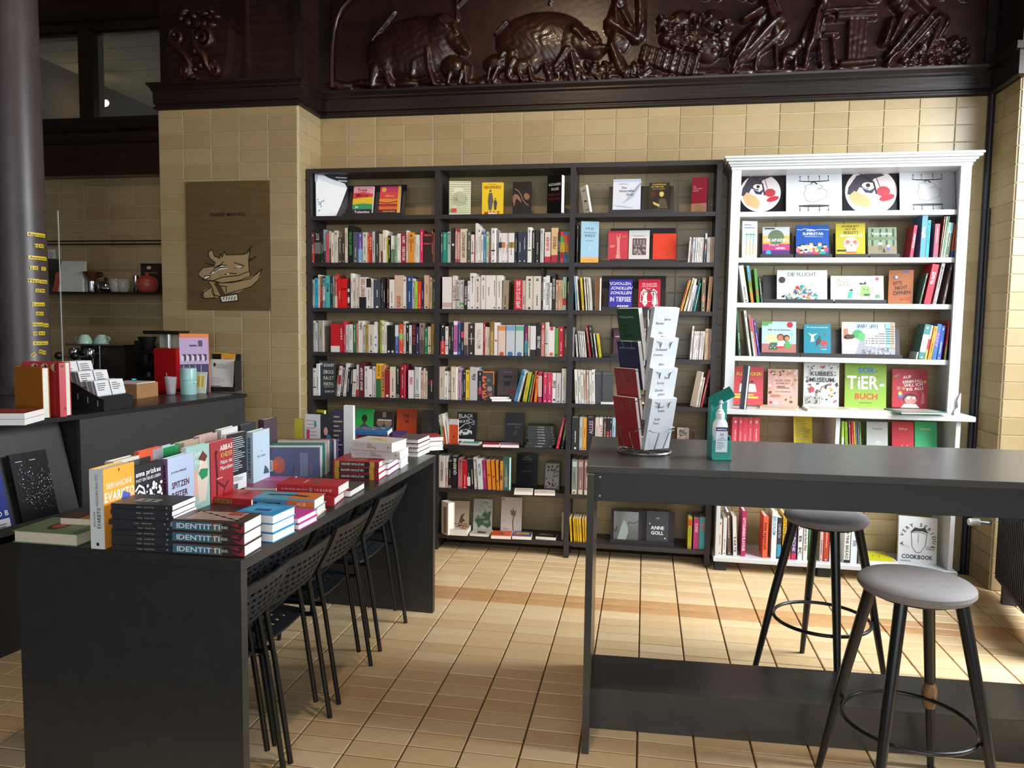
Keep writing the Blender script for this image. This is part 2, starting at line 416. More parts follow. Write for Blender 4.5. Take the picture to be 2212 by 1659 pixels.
    cap(1640, 25, 9, 1605, 48, 6, .12); ell(1668, -14, 13, 15, .11); cap(1640, 90, 5, 1685, 90, 5, .07); cap(1674, 92, 5, 1677, 150, 4, .06); cap(1640, 95, 5, 1630, 150, 4, .06)
    # dog, girl
    for u, v, ru, rv in ((1705, 116, 16, 12), (1722, 104, 10, 10), (1690, 135, 6, 16), (1715, 136, 6, 16), (1700, 128, 14, 10)): ell(u, v, ru, rv, .085)
    cap(1768, 30, 14, 1748, 90, 20, .1, 6); ell(1776, 8, 12, 14, .11); cap(1745, 100, 7, 1736, 145, 5, .09); cap(1768, 95, 7, 1772, 142, 5, .09); cap(1780, 30, 6, 1800, 28, 5, .11); cap(1785, 42, 6, 1796, 44, 5, .11)
    # bench, table on a drum
    cap(1778, 77, 5, 1806, 76, 5, .07); cap(1796, 80, 5, 1802, 138, 6, .06)
    for k in range(12): cap(1832+k*3.3, 45, 3, 1828+k*3.5, 140, 3.4, .07)
    for k in range(6): cap(1806, 24+k*4, 4, 1888, 20+k*4, 4, .09)
    cap(1815, 140, 8, 1885, 134, 8, .075)
    # figures in blown drapery by the window
    cap(2008, 40, 20, 1940, 112, 16, .12, 9); cap(1985, 60, 26, 1920, 125, 12, .11, 8, 2); cap(1925, 120, 8, 1912, 144, 5, .1); cap(1950, 40, 12, 1918, 92, 8, .1, 4)
    cap(1940, 20, 10, 1962, -20, 8, .1); cap(1925, 55, 14, 1905, 95, 9, .1, 4); cap(2030, 50, 16, 2000, 110, 8, .1, 7); cap(1960, -10, 20, 2000, 45, 22, .1, 6); ell(1935, 5, 14, 16, .11)
    for k in range(110):
        u, v = rng.uniform(1945, 2085), rng.uniform(85, 142); ell(u, v, rng.uniform(3, 9), rng.uniform(3, 9), rng.uniform(.045, .09), rng.uniform(-1.5, 1.5))
    # upper background: boughs
    for k in range(70):
        u, v = rng.uniform(1450, 2080), rng.uniform(-110, -5); ell(u, v, rng.uniform(5, 16), rng.uniform(5, 14), rng.uniform(.03, .07), rng.uniform(-1.5, 1.5))
    cap(1040, -40, 5, 985, 20, 2, .03); cap(985, -60, 3, 988, 45, 3, .03); cap(1200, -30, 3, 1188, 10, 2, .03)
    # chisel ripple
    Hh += (.0018*np.sin(X*41+4*np.sin(Z*23))*np.sin(Z*57+3*np.sin(X*31))+.0012*np.sin(X*130+5*np.sin(Z*37+X*19)))*np.clip(Hh/.06, .1, 1)
    Y = -.003-Hh*.62
    vs = np.stack([X, Y, Z], -1).reshape(-1, 3); idx = np.arange(nx*nz).reshape(nz, nx)
    fs = np.stack([idx[:-1, :-1], idx[:-1, 1:], idx[1:, 1:], idx[1:, :-1]], -1).reshape(-1, 4)
    me = bpy.data.meshes.new('relief'); me.from_pydata(vs.tolist(), [], fs.tolist()); me.materials.append(WOODR)
    me.polygons.foreach_set('use_smooth', [True]*len(fs)); me.update(); return me
WOODR = mat('#2a120c', 0.33, noise=0.4, scale=10, bump=0.15, coat=0.12, spec=0.4)
fz = empty('carved_frieze', (0, 0, 0)); tag(fz, 'dark carved wooden relief of sows, piglets and country people above the tiles', 'relief')
link('relief_panel', relief(), fz)
b = MB()
arc = [(717, 190), (716, 150), (717, 105), (720, 70), (727, 40), (738, 18), (756, -2), (790, -22), (850, -36)]
b.tube([tuple(ony(u, v, -.03)) for u, v in arc], .017, WOODR, n=10)
b.build('arch_moulding', fz, smooth=True)
b = MB(); b.box(PXR, ony(714, 100, -.01)[0], -.02, .02, ZK-.01, 4.4, WOODC); b.box(PXR, NX, -.015, .02, 4.0, 4.4, WOODC); b.box(NX-.07, NX, -.02, .02, ZK-.01, 4.4, WOODC); b.build('frame', fz)
# beam and transom lights over the coffee corner -----------------------------------
b = MB(); b.box(-5.2, PXL, -.10, .10, 2.497, 2.90, WOOD); b.box(-5.2, PXL, -.14, -.1, 2.80, 2.87, WOODC, ch=.01); b.box(-5.2, PXL, -.12, -.1, 2.72, 2.75, WOODC)
b.box(-5.2, PXL, -.08, .10, 3.505, 4.4, WOOD); b.box(-5.2, PXL, -.11, -.08, 3.56, 3.6, WOODC); structure(b.build('trim_3', None))
tr = MB(); xa, xb = ony(181, 180, -.02)[0], ony(211, 180, -.02)[0]
tr.box(xa, xb, -.07, .05, 2.9, 3.505, WOOD); tr.box(-5.2, PXL, -.05, .03, 2.9, 2.915, WOODC); tr.box(-5.2, PXL, -.05, .03, 3.49, 3.505, WOODC)
w4 = structure(tr.build('window_4'))
for a, c in ((xb, PXL), (-5.15, xa)):
    g_ = MB(); g_.box(a, c, -.012, -.006, 2.915, 3.49, glass_mat('#cfd6d0', .03, .10)); g_.build('pane', w4)
# room behind the transom lights
b = MB(); WH = mat('#b4b2a6', .8); BD = mat('#8e8e84', .7)
b.box(-6.5, -2.4, 3.4, 3.5, 2.4, 4.3, WH); b.box(-6.5, -2.4, .25, 3.5, 2.2, 2.3, mat('#5a564c', .8)); b.box(-2.45, -2.4, .2, 3.5, 2.2, 4.3, WH)
back_room = structure(b.build('wall_backroom'))
for k in range(12):
    p = MB(); y = .3+k*.27; p.box(-6.5, -2.4, y, y+.26, 3.72, 3.74, BD); p.build('ceiling_plank', back_room)
b = MB(); b.box(-5.62, -5.42, 1.6, 3.3, 2.3, 3.7, mat('#6f8a8c', .4)); b.tube([(-4.72, 2.2, 2.3), (-4.72, 2.2, 3.72)], .05, mat('#8a7a66', .25, .6), n=12); b.build('post', back_room)
lp = ony(222, 217, 1.35); lamp = empty('pendant_spot', tuple(lp)); tag(lamp, 'small lit spot lamp hanging behind the transom window', 'lamp')
b = MB(); b.lathe([(.012, .06), (.03, .05), (.045, .0), (.05, -.03)], mat('#3a3a3a', .4, .5), n=16, M=Matrix.Rotation(math.radians(-35), 3, 'Y')); b.build('lamp_shade', lamp, True)
b = MB(); b.ball((-.008, 0, -.02), .05, emit_mat('#ffe0b0', 30), sc=(1.2, 1, .7)); b.build('bulb', lamp, True)
b = MB(); b.tube([(0, 0, .05), (0, 0, 3.72-lp[2])], .003, mat('#222222')); b.build('cord', lamp)
l = bpy.data.lights.new('pendant_light', 'SPOT'); l.energy = 110; l.color = (1, .85, .62); l.spot_size = math.radians(110); l.shadow_soft_size = .04
lo = bpy.data.objects.new('pendant_light', l); col.objects.link(lo); lo.location = lp+np.array([.0, .05, -.05]); lo.rotation_euler = (math.radians(55), 0, math.radians(-40))
# carved console on the pillar head -----------------------------------------------------
cb = empty('carved_console', (0, 0, 0)); tag(cb, 'dark carved scroll console with leaf work standing on the pillar cornice', 'carving')
def PP(u, v, y=PY-.05): return Vector(ony(u, v, y))
b = MB(); yb = PY-.02
b.prism([(PP(*q).x, PP(*q).z) for q in ((372, 176), (352, 50), (372, 40), (480, 38), (497, 60), (486, 172))], 0, .09, WOOD, Matrix(((1, 0, 0, 0), (0, 0, -1, PY+.029), (0, 1, 0, 0), (0, 0, 0, 1))))
b.build('body', cb)
def spiral(u, v, r, turns, s=1, y=PY-.07):
    c = PP(u, v, y); n = int(turns*16); pts = []; k = .0031
    for i in range(n+1):
        t = i/n; a = s*t*turns*2*math.pi+math.pi/2; q = r*k*(1-.82*t); pts.append((c.x+q*math.cos(a), c.y-.02*t, c.z+q*math.sin(a)))
    return pts
for u, v, r, s in ((383, 80, 17, 1), (438, 84, 22, -1), (466, 150, 13, 1), (402, 155, 13, -1)):
    b = MB(); p = spiral(u, v, r, 1.6, s); b.tube(p, [.021*(1-.4*i/len(p)) for i in range(len(p))], WOODR, n=8); b.build('scroll', cb, True)
def cstrip(pts, r):
    b = MB(); b.tube([tuple(PP(u, v, PY-.075)) for u, v in pts], r, WOODR, n=8); b.build('stem', cb, True)
cstrip([(370, 92), (385, 105), (402, 122), (412, 140), (408, 160), (398, 170)], [.022, .024, .024, .022, .018, .012])
cstrip([(416, 66), (420, 95), (432, 112), (442, 122), (448, 142), (460, 160)], [.014, .02, .026, .026, .02, .014])
rr = random.Random(3)
for k in range(26):
    u, v = rr.uniform(365, 470), rr.uniform(22, 55)
    if k > 16: u, v = rr.uniform(400, 450), rr.uniform(100, 170)
    b = MB(); b.ball(tuple(PP(u, v, PY-.07)), 0.026, WOODR, n=6, sc=(rr.uniform(.6, 1.5), .8, rr.uniform(.5, 1.2))); b.build('leaf', cb, True)
# ================================================================== furniture
BLK = mat('#2b2628', 0.45, noise=0.12, scale=25, bump=0.06)            # dark stained shelves
BLKT = mat('#2e2e2e', 0.33, noise=0.10, scale=18, bump=0.03)           # dark laminate tables
MDF = mat('#3c3936', 0.3, noise=0.16, scale=7, bump=0.03, stretch=(1, 1, 3))
WHT = mat('#c8cacc', 0.4, noise=0.03, scale=12)
BZ = [2.174, 1.872, 1.577, 1.285, 0.992, 0.698, 0.412, 0.104]          # shelf tops of the dark bookcases
BXS = [-2.195, -1.326, -0.463, 0.412]; BF = -0.25; BTOP = 2.478; BT = 0.022
BAYN = ['bay beside tiled pillar', 'middle bay of dark bookcase', 'bay beside white bookcase']
def bookcase():
    root = empty('bookcase', ((BXS[0]+BXS[3])/2, -.12, 0)); tag(root, 'dark stained open bookcase of three bays against the tiled wall', 'bookcase')
    ox, oy = root.location.x, root.location.y
    def part(name, *a):
        b = MB(); b.box(a[0]-ox, a[1]-ox, a[2]-oy, a[3]-oy, a[4], a[5], BLK); return b.build(name, root)
    for x in BXS: part('side_panel', x-.016, x+.016, BF, -.008, 0, BTOP-.028)
    for k in range(3):
        part('top_board', BXS[k]-.016 if k == 0 else BXS[k], BXS[k+1]+.016 if k == 2 else BXS[k+1]-.0005, BF, -.008, BTOP-.028, BTOP)
        for z in BZ: part('shelf', BXS[k]+.016, BXS[k+1]-.016, BF+.003, -.008, z-.026, z)
bookcase()
# white bookcase ------------------------------------------------------------
WZ = [2.167, 1.898, 1.632, 1.313]; WCT = 0.998; WF = -0.28; WBS = 0.092
def white_case():
    root = empty('white_bookcase', (1.13, -.14, 0)); tag(root, 'white painted dresser bookcase with moulded crown beside the dark bookcase', 'bookcase')
    ox, oy = 1.13, -.14
    def part(name, x0, x1, y0, y1, z0, z1, m_=WHT, ch=0.0):
        b = MB(); b.box(x0-ox, x1-ox, y0-oy, y1-oy, z0, z1, m_, ch=ch); return b.build(name, root)
    for x0, x1 in ((.478, .532), (1.722, 1.776)):
        part('stile', x0, x1, WF-.012, WF+.012, WCT, 2.415)
    part('side_panel', .480, .500, WF+.012, -.008, WCT, 2.415); part('side_panel', 1.754, 1.774, WF+.012, -.008, WCT, 2.415)
    for z in WZ: part('shelf', .500, 1.754, WF+.012, -.008, z-.028, z)
    b = MB()
    for out, z0, z1 in ((.004, 2.405, 2.425), (.014, 2.425, 2.437), (.024, 2.437, 2.452), (.040, 2.452, 2.466), (.048, 2.466, 2.480)):
        b.box(.478-out-ox, 1.776+out-ox, WF-.012-out-oy, -.008-oy, z0, z1, WHT, ch=.003)
    b.build('crown', root)
    part('counter_board', .440, 1.851, WF-.075, -.008, WCT-.03, WCT, ch=.003)
    for x0, x1 in ((.455, .478), (1.768, 1.792)): part('side_panel', x0, x1, WF-.03, -.008, WBS, WCT-.03)
    part('divider', 1.117, 1.14, WF-.03, -.008, .70, WCT-.03); part('shelf', .478, 1.768, WF-.02, -.008, .675, .70)
    part('shelf', .444, 1.815, WF-.05, -.008, WBS-.03, WBS, ch=.004)
    b = MB(); b.box(-.65, .63, .02, .10, 0, WBS-.03, mat('#16181a', .6)); b.build('plinth', root)
    for x in (.49, 1.09, 1.74): part('foot', x-.035, x+.035, WF-.02, WF+.04, 0, WBS-.03, mat('#1b1d1d', .6))
    for x, s in ((.470, 1), (1.784, -1)):
        b = MB(); pts = [(0, 0), (.03*s, 0), (.03*s, .03), (.012*s, .05), (.018*s, .085), (.006*s, .12), (0, .13)]
        if s < 0: pts = pts[::-1]
        b.prism(pts, 0, .02, WHT, Matrix(((1, 0, 0, x-ox), (0, 0, -1, WF-.01-oy), (0, 1, 0, WCT+.0), (0, 0, 0, 1)))); b.build('bracket', root)
white_case()
# book table ------------------------------------------------------------------
TZ = 0.816
TA = np.array([-1.098, -3.095]); TBk = np.array([-1.034, -1.298]); TD = (TBk-TA)/np.linalg.norm(TBk-TA); TN = np.array([-TD[1], TD[0]])   # TN points to the counter
TL = float(np.linalg.norm(TBk-TA)); TWD = 0.745; TANG = math.atan2(-TD[0], TD[1])
def table_frame(root_loc):
    return Matrix.Translation(root_loc) @ Matrix.Rotation(TANG, 4, 'Z')
def book_table():
    root = empty('book_table', (TA[0], TA[1], 0), TANG); tag(root, 'long black laminate table with panel ends, covered with stacked books', 'table')
    def part(name, x0, x1, y0, y1, z0, z1, m_=BLKT):
        b = MB(); b.box(x0, x1, y0, y1, z0, z1, m_, ch=.0015); return b.build(name, root)
    part('table_top', -TWD, 0, 0, TL, TZ-.032, TZ)
    part('end_panel', -TWD+.002, -.002, .002, .034, 0, TZ-.032); part('end_panel', -TWD+.002, -.002, TL-.034, TL-.002, 0, TZ-.032)
    part('apron', -TWD+.05, -TWD+.08, .034, TL-.034, TZ-.2, TZ-.032)
book_table()
# bar table ----------------------------------------------------------------------
BARZ = 1.01; BA = np.array([-.185, -2.452]); BANG = math.atan2(.055, 1.367); BARL, BARD = 1.90, .70
def bar_table():
    root = empty('bar_table', (BA[0], BA[1], 0), BANG); tag(root, 'high dark grey bar table with panel end, deep apron and boxed footrest', 'table')
    def part(name, x0, x1, y0, y1, z0, z1, m_=MDF):
        b = MB(); b.box(x0, x1, y0, y1, z0, z1, m_, ch=.0015); return b.build(name, root)
    part('table_top', 0, BARL, 0, BARD, BARZ-.024, BARZ)
    for x in (.004, BARL-.028): part('end_panel', x, x+.024, -.02 if x < 1 else 0, BARD-.02, 0, BARZ-.024)
    ap = part('apron', .028, BARL-.028, .012, .034, .888, BARZ-.024, mat('#1b1d22', .45, noise=.1, scale=14)); part('apron', .028, BARL-.028, BARD-.05, BARD-.03, .9, BARZ-.024)
    fx = part('footrest', .028, BARL-.028, .155, .45, 0.0, .153)
    for z in (.905, .97):
        b = MB(); b.lathe([(.004, 0), (.004, .002), (.0, .003)], mat('#9a9a98', .4, .8), n=10, c=(.046, .0115, z), M=Matrix.Rotation(math.pi/2, 3, 'X')); b.build('screw', ap)
bar_table()
# stools -----------------------------------------------------------------------------
def stool(loc, phi, label, taped):
    root = empty('bar_stool', (loc[0], loc[1], 0), phi); tag(root, label, 'stool', 'bar stools')
    h, rt, rf = .721, .128, .27; LG = mat('#15171a', .3, noise=.1)
    b = MB(); prof = [(.0, h-.042), (.13, h-.042), (.155, h-.038), (.166, h-.024), (.165, h-.012), (.155, h-.003), (.12, h+.002), (.0, h+.004)]
    b.lathe(prof, mat('#7d7878', .75, noise=.06, scale=60, bump=.2), n=48); b.build('seat', root, True)
    b = MB(); b.lathe([(.0, h-.052), (.125, h-.052), (.125, h-.042), (0, h-.042)], mat('#1d1d1f', .5), n=32); b.build('seat_board', root)
    for k in range(4):
        a = k*math.pi/2; c, s = math.cos(a), math.sin(a)
        b = MB(); b.tube([(rt*c, rt*s, h-.045), ((rt+.07)*c, (rt+.07)*s, h*.5), (rf*c, rf*s, 0)], [.019, .017, .011], LG, n=14); lg = b.build('leg', root, True)
        if k == 1: taped_leg = lg
    z = .268; r = rt+(rf-rt)*(1-z/.676)-.022
    b = MB(); b.tube([(r*math.cos(t*2*math.pi/40), r*math.sin(t*2*math.pi/40), z) for t in range(40)], .0075, LG, n=10, closed=True); b.build('foot_ring', root, True)
    if taped:
        a = math.pi/2; q = rt+(rf-rt)*(1-.28/.676)
        b = MB(); b.tube([((q-.008)*math.cos(a), (q-.008)*math.sin(a), .325), ((q)*math.cos(a), (q)*math.sin(a), .30), ((q)*math.cos(a), (q)*math.sin(a), .26), ((q+.004)*math.cos(a), (q+.004)*math.sin(a), .235)], [.018, .023, .025, .018], mat('#7a5a3c', .15, noise=.4, scale=50, bump=.6), n=12); b.build('tape_wrap', taped_leg, True)
    return root
stool((.842, -2.545), -.608, 'round grey bar stool with brown tape round one leg before the footrest', True)
stool((.762, -1.715), .054, 'round grey bar stool tucked behind the bar table apron', False)
# chairs, stacked in twos along the book table -------------------------------------------
CB = mat('#23262a', .45, noise=.08, scale=40); CT = mat('#101113', .3)
def make_chair():
    "local: back of the chair at +x, feet on z=0, width along y"
    root = empty('stacking_chair'); wy = .17
    # perforated back shell and seat built from bars so that the slots are open
    def shell(name, nu, nv, fn, th, inset=.05):
        b = MB(); us = np.linspace(0, 1, nu*2+1); vs_ = np.linspace(0, 1, nv*2+1)
        def cell(a0, a1, c0, c1):
            q = [fn(a0, c0), fn(a1, c0), fn(a1, c1), fn(a0, c1)]; n = (q[1]-q[0]).cross(q[3]-q[0]).normalized()*th
            vv = [p+n for p in q]+[p-n for p in q]
            b.add(vv, [(0, 1, 2, 3), (7, 6, 5, 4), (0, 4, 5, 1), (1, 5, 6, 2), (2, 6, 7, 3), (3, 7, 4, 0)], CB)
        edge_u, edge_v = .10, .12
        U = [0, edge_u]+[edge_u+(1-2*edge_u)*k/(nu*3) for k in range(1, nu*3)]+[1-edge_u, 1]
        V = [0, edge_v]+[edge_v+(1-2*edge_v)*k/(nv*2) for k in range(1, nv*2)]+[1-edge_v, 1]
        for j in range(len(V)-1):
            solid_row = j == 0 or j == len(V)-2 or (j % 2 == 0)
            if solid_row: 
                for i in range(0, len(U)-1): pass
                step = 6; k = 0
                while k < len(U)-1:
                    e = min(k+step, len(U)-1); cell(U[k], U[e], V[j], V[j+1]); k = e
            else:
                i = 0
                while i < len(U)-1:
                    off = (j//2) % 2
                    if i == 0 or i == len(U)-2 or (i+off) % 3 == 0: cell(U[i], U[i+1], V[j], V[j+1])
                    i += 1
        return b.build(name, root)
    def back(u, v): return Vector((.0+.075*v+.012*math.sin(v*2.2)-.03*math.sin(math.pi*u)*-1*0.6, (u-.5)*.36, .585+.19*v))
    def seat(u, v): return Vector((-.02-.39*v, (u-.5)*(.37-.03*v), .445+.012*math.sin(math.pi*v)-.018*math.sin(math.pi*u)+(-.03*(v-.86)/.14 if v > .86 else 0)))
    shell('backrest', 8, 5, back, .004); shell('seat', 8, 7, seat, .005)
    for s in (-1, 1):
        b = MB(); y = s*wy
        b.tube([(.085, y, 0), (.03, y, .40), (.0, y, .57), (.006, y, .60), (.06, y*1.02, .74), (.072, y*1.02, .772)], .0095, CT, n=10); lg = b.build('leg', root, True)
        b = MB(); b.tube([(.018, y*1.0, .435), (-.10, y*.97, .432), (-.36, y*.95, .425), (-.385, y*.95, .405), (-.42, y*.96, 0)], .0095, CT, n=10); b.build('leg', root, True)
        b = MB(); b.lathe([(.0, 0), (.0045, 0), (.0045, .004), (0, .005)], mat('#c9cdd0', .3, .8), n=8, c=(.0, y+.0, .60), M=Matrix.Rotation(math.pi/2, 3, 'Y')); b.build('screw', lg)
    b = MB(); b.tube([(-.37, -wy*.95, .41), (-.37, wy*.95, .41)], .008, CT, n=8); b.build('cross_rail', root, True)
    return root
ch0 = make_chair()
spots = [(-1.225, -1.645), (-1.222, -2.137), (-1.226, -2.578), (-1.232, -2.885)]
nth = ['beside the far end panel', 'second from the far end panel', 'third from the far end panel', 'behind the near end panel']
far = ['nearest the bookcase', 'second from the bookcase', 'third from the bookcase', 'farthest from the bookcase']
for k, (x, y) in enumerate(spots):
    for lev in range(2):
        c = ch0 if (k == 0 and lev == 0) else copy_tree(ch0)
        c.location = (x-.052*lev, y-.008*lev, .062*lev); c.rotation_euler = (0, 0, TANG+(.0, .02, -.02, .0)[k]); c.scale = (1, 1, .905)
        tag(c, ('black perforated chair, %s of the stacked pair %s under the table' % (('lower', 'upper')[lev], far[k])), 'chair', 'stacked chairs along the book table')
# coffee counter ---------------------------------------------------------------------------
CZ = 1.025; CO = onz(529, 850, CZ)[:2]; CE = onz(0, 917, CZ)[:2]; CDv = (CE-CO)/np.linalg.norm(CE-CO); CN = np.array([-CDv[1], CDv[0]]); CN = CN if CN[0] > 0 else -CN
CANG = math.atan2(CDv[1], CDv[0])     # local +x runs along the front towards the viewer, local -y... is room side
CM = Matrix(((CDv[0], -CN[0], 0, CO[0]), (CDv[1], -CN[1], 0, CO[1]), (0, 0, 1, 0), (0, 0, 0, 1)))      # local: x along, y depth away from the room, z up
def cpt(s, d, z): return CM @ Vector((s, d, z))
SP = float((onpl(172, 903, (*CO, 0), (*CN, 0))[:2]-CO) @ CDv)
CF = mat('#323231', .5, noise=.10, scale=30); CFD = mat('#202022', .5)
def counter():
    root = empty('coffee_counter'); tag(root, 'charcoal coffee counter with display alcove in front of the tiled pillar', 'counter')
    def part(name, x0, x1, y0, y1, z0, z1, m_=CF):
        b = MB(); b.box(x0, x1, y0, y1, z0, z1, m_, M=CM, ch=.0012); return b.build(name, root)
    part('counter_top', -.004, 3.0, -.012, .42, CZ-.022, CZ, mat('#232324', .3, noise=.12, scale=12))
    part('front_panel', 0, SP, 0, .02, 0, CZ-.022); part('end_panel', 0, .02, .02, .40, 0, CZ-.022)
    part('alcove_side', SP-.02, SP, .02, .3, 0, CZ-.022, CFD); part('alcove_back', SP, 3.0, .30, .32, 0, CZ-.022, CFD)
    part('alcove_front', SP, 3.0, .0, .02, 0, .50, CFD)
    b = MB(); b.add([CM @ Vector(p) for p in ((SP+.012, .005, .56), (3, .005, .56), (3, .125, CZ-.022), (SP+.012, .125, CZ-.022), (SP+.012, .025, .56), (3, .025, .56), (3, .145, CZ-.022), (SP+.012, .145, CZ-.022))],
                    [(0, 1, 2, 3), (7, 6, 5, 4), (0, 4, 5, 1), (1, 5, 6, 2), (2, 6, 7, 3), (3, 7, 4, 0)], CF); b.build('display_board', root)
    part('ledge', SP+.012, 3.0, -.045, .03, .545, .56); part('ledge_lip', SP+.012, 3.0, -.05, -.045, .545, .585)
    return root
counter()
# back worktop below the recess wall
b = MB(); b.box(-5.0, PXL-.02, -.62, -.01, 0, .96, mat('#1e1e1f', .5)); b.box(-5.0, PXL-.005, -.65, -.01, .96, 1.0, mat('#2c2b2a', .4)); tag(b.build('back_worktop'), 'dark back worktop under the tiled recess wall', 'worktop')
# radiator -------------------------------------------------------------------------------------
def radiator():
    root = empty('radiator', (1.965, -.44, 0), math.atan2(-.93, -.17)); tag(root, 'dark ribbed panel radiator under the window beside the pilaster', 'radiator')
    RD = mat('#2c2a2e', .45); L = .95
    b = MB(); b.box(0, L, .0, .09, .10, .58, RD, ch=.006)
    b.build('panel', root)
    for k in range(28):
        q = MB(); q.box(.02+k*.0335, .037+k*.0335, -.006, .0, .13, .55, RD, ch=.002); q.build('rib', root)
    b = MB(); b.box(-.01, L+.01, -.008, .1, .58, .6, RD, ch=.004); b.build('grille', root)
    b = MB()
    b.box(.1, .14, .01, .08, 0, .1, RD); b.box(L-.14, L-.1, .01, .08, 0, .1, RD); b.build('foot', root)
radiator()
kp = onx(2108, 1128, 1.90)
b = MB(); Mx = Matrix.Rotation(math.pi/2, 3, 'Y'); c0 = (kp[0]-.04, kp[1], kp[2])
b.lathe([(.0, 0), (.018, 0), (.021, .008), (.021, .055), (.016, .06), (0, .062)], mat('#e6e6e2', .4), n=20, c=c0, M=Mx)
for k in range(14):
    a = k*math.pi/7; b.box(-.0015, .0015, -.0225, -.0205, .012, .05, mat('#8b8b88', .5), M=Matrix.Translation(c0) @ Matrix.Rotation(math.pi/2, 4, 'Y') @ Matrix.Rotation(a, 4, 'Z'))
b.lathe([(.011, .06), (.011, .10), (.008, .13)], mat('#8a8d90', .3, .8), n=14, c=c0, M=Mx)
tag(b.build('thermostat_valve', smooth=True), 'white radiator thermostat knob with grooved sides by the radiator', 'thermostat')
# ================================================================== books
PAGE = mat('#e9e3d6', 0.8, noise=0.05, scale=90); PAGE2 = mat('#d9cdb6', 0.85, noise=0.06, scale=90); PAGEW = mat('#f3f1ec', 0.8)
def cm(h, rough=0.42): return mat(h, rough)
def cname(h):
    import colorsys
    r, g, b = (int(h.lstrip('#')[i:i+2], 16)/255 for i in (0, 2, 4)); hh, s, v = colorsys.rgb_to_hsv(r, g, b); hh *= 360
    if v < .24: return 'black'
    if s < .13:
        return 'white' if v > .84 else 'pale grey' if v > .68 else 'grey' if v > .4 else 'dark grey'
    if s < .24 and v > .72: return 'cream' if 15 < hh < 70 else 'pale pink' if hh < 15 or hh > 300 else 'pale blue' if 170 < hh < 260 else 'pale green'
    pre = 'dark ' if v < .5 else 'light ' if v > .75 and s < .45 else ''
    if hh < 12 or hh > 345: n = 'red' if s > .5 else 'pink'
    elif hh < 38: n = 'orange' if (s > .62 and v > .7) else 'tan' if v > .6 else 'brown'
    elif hh < 66: n = 'yellow' if v > .72 and s > .5 else 'olive' if v < .7 else 'sand'
    elif hh < 160: n = 'green'
    elif hh < 195: n = 'teal'
    elif hh < 255: n = 'blue'
    elif hh < 290: n = 'purple'
    else: n = 'magenta' if s > .45 else 'mauve'
    return pre+n
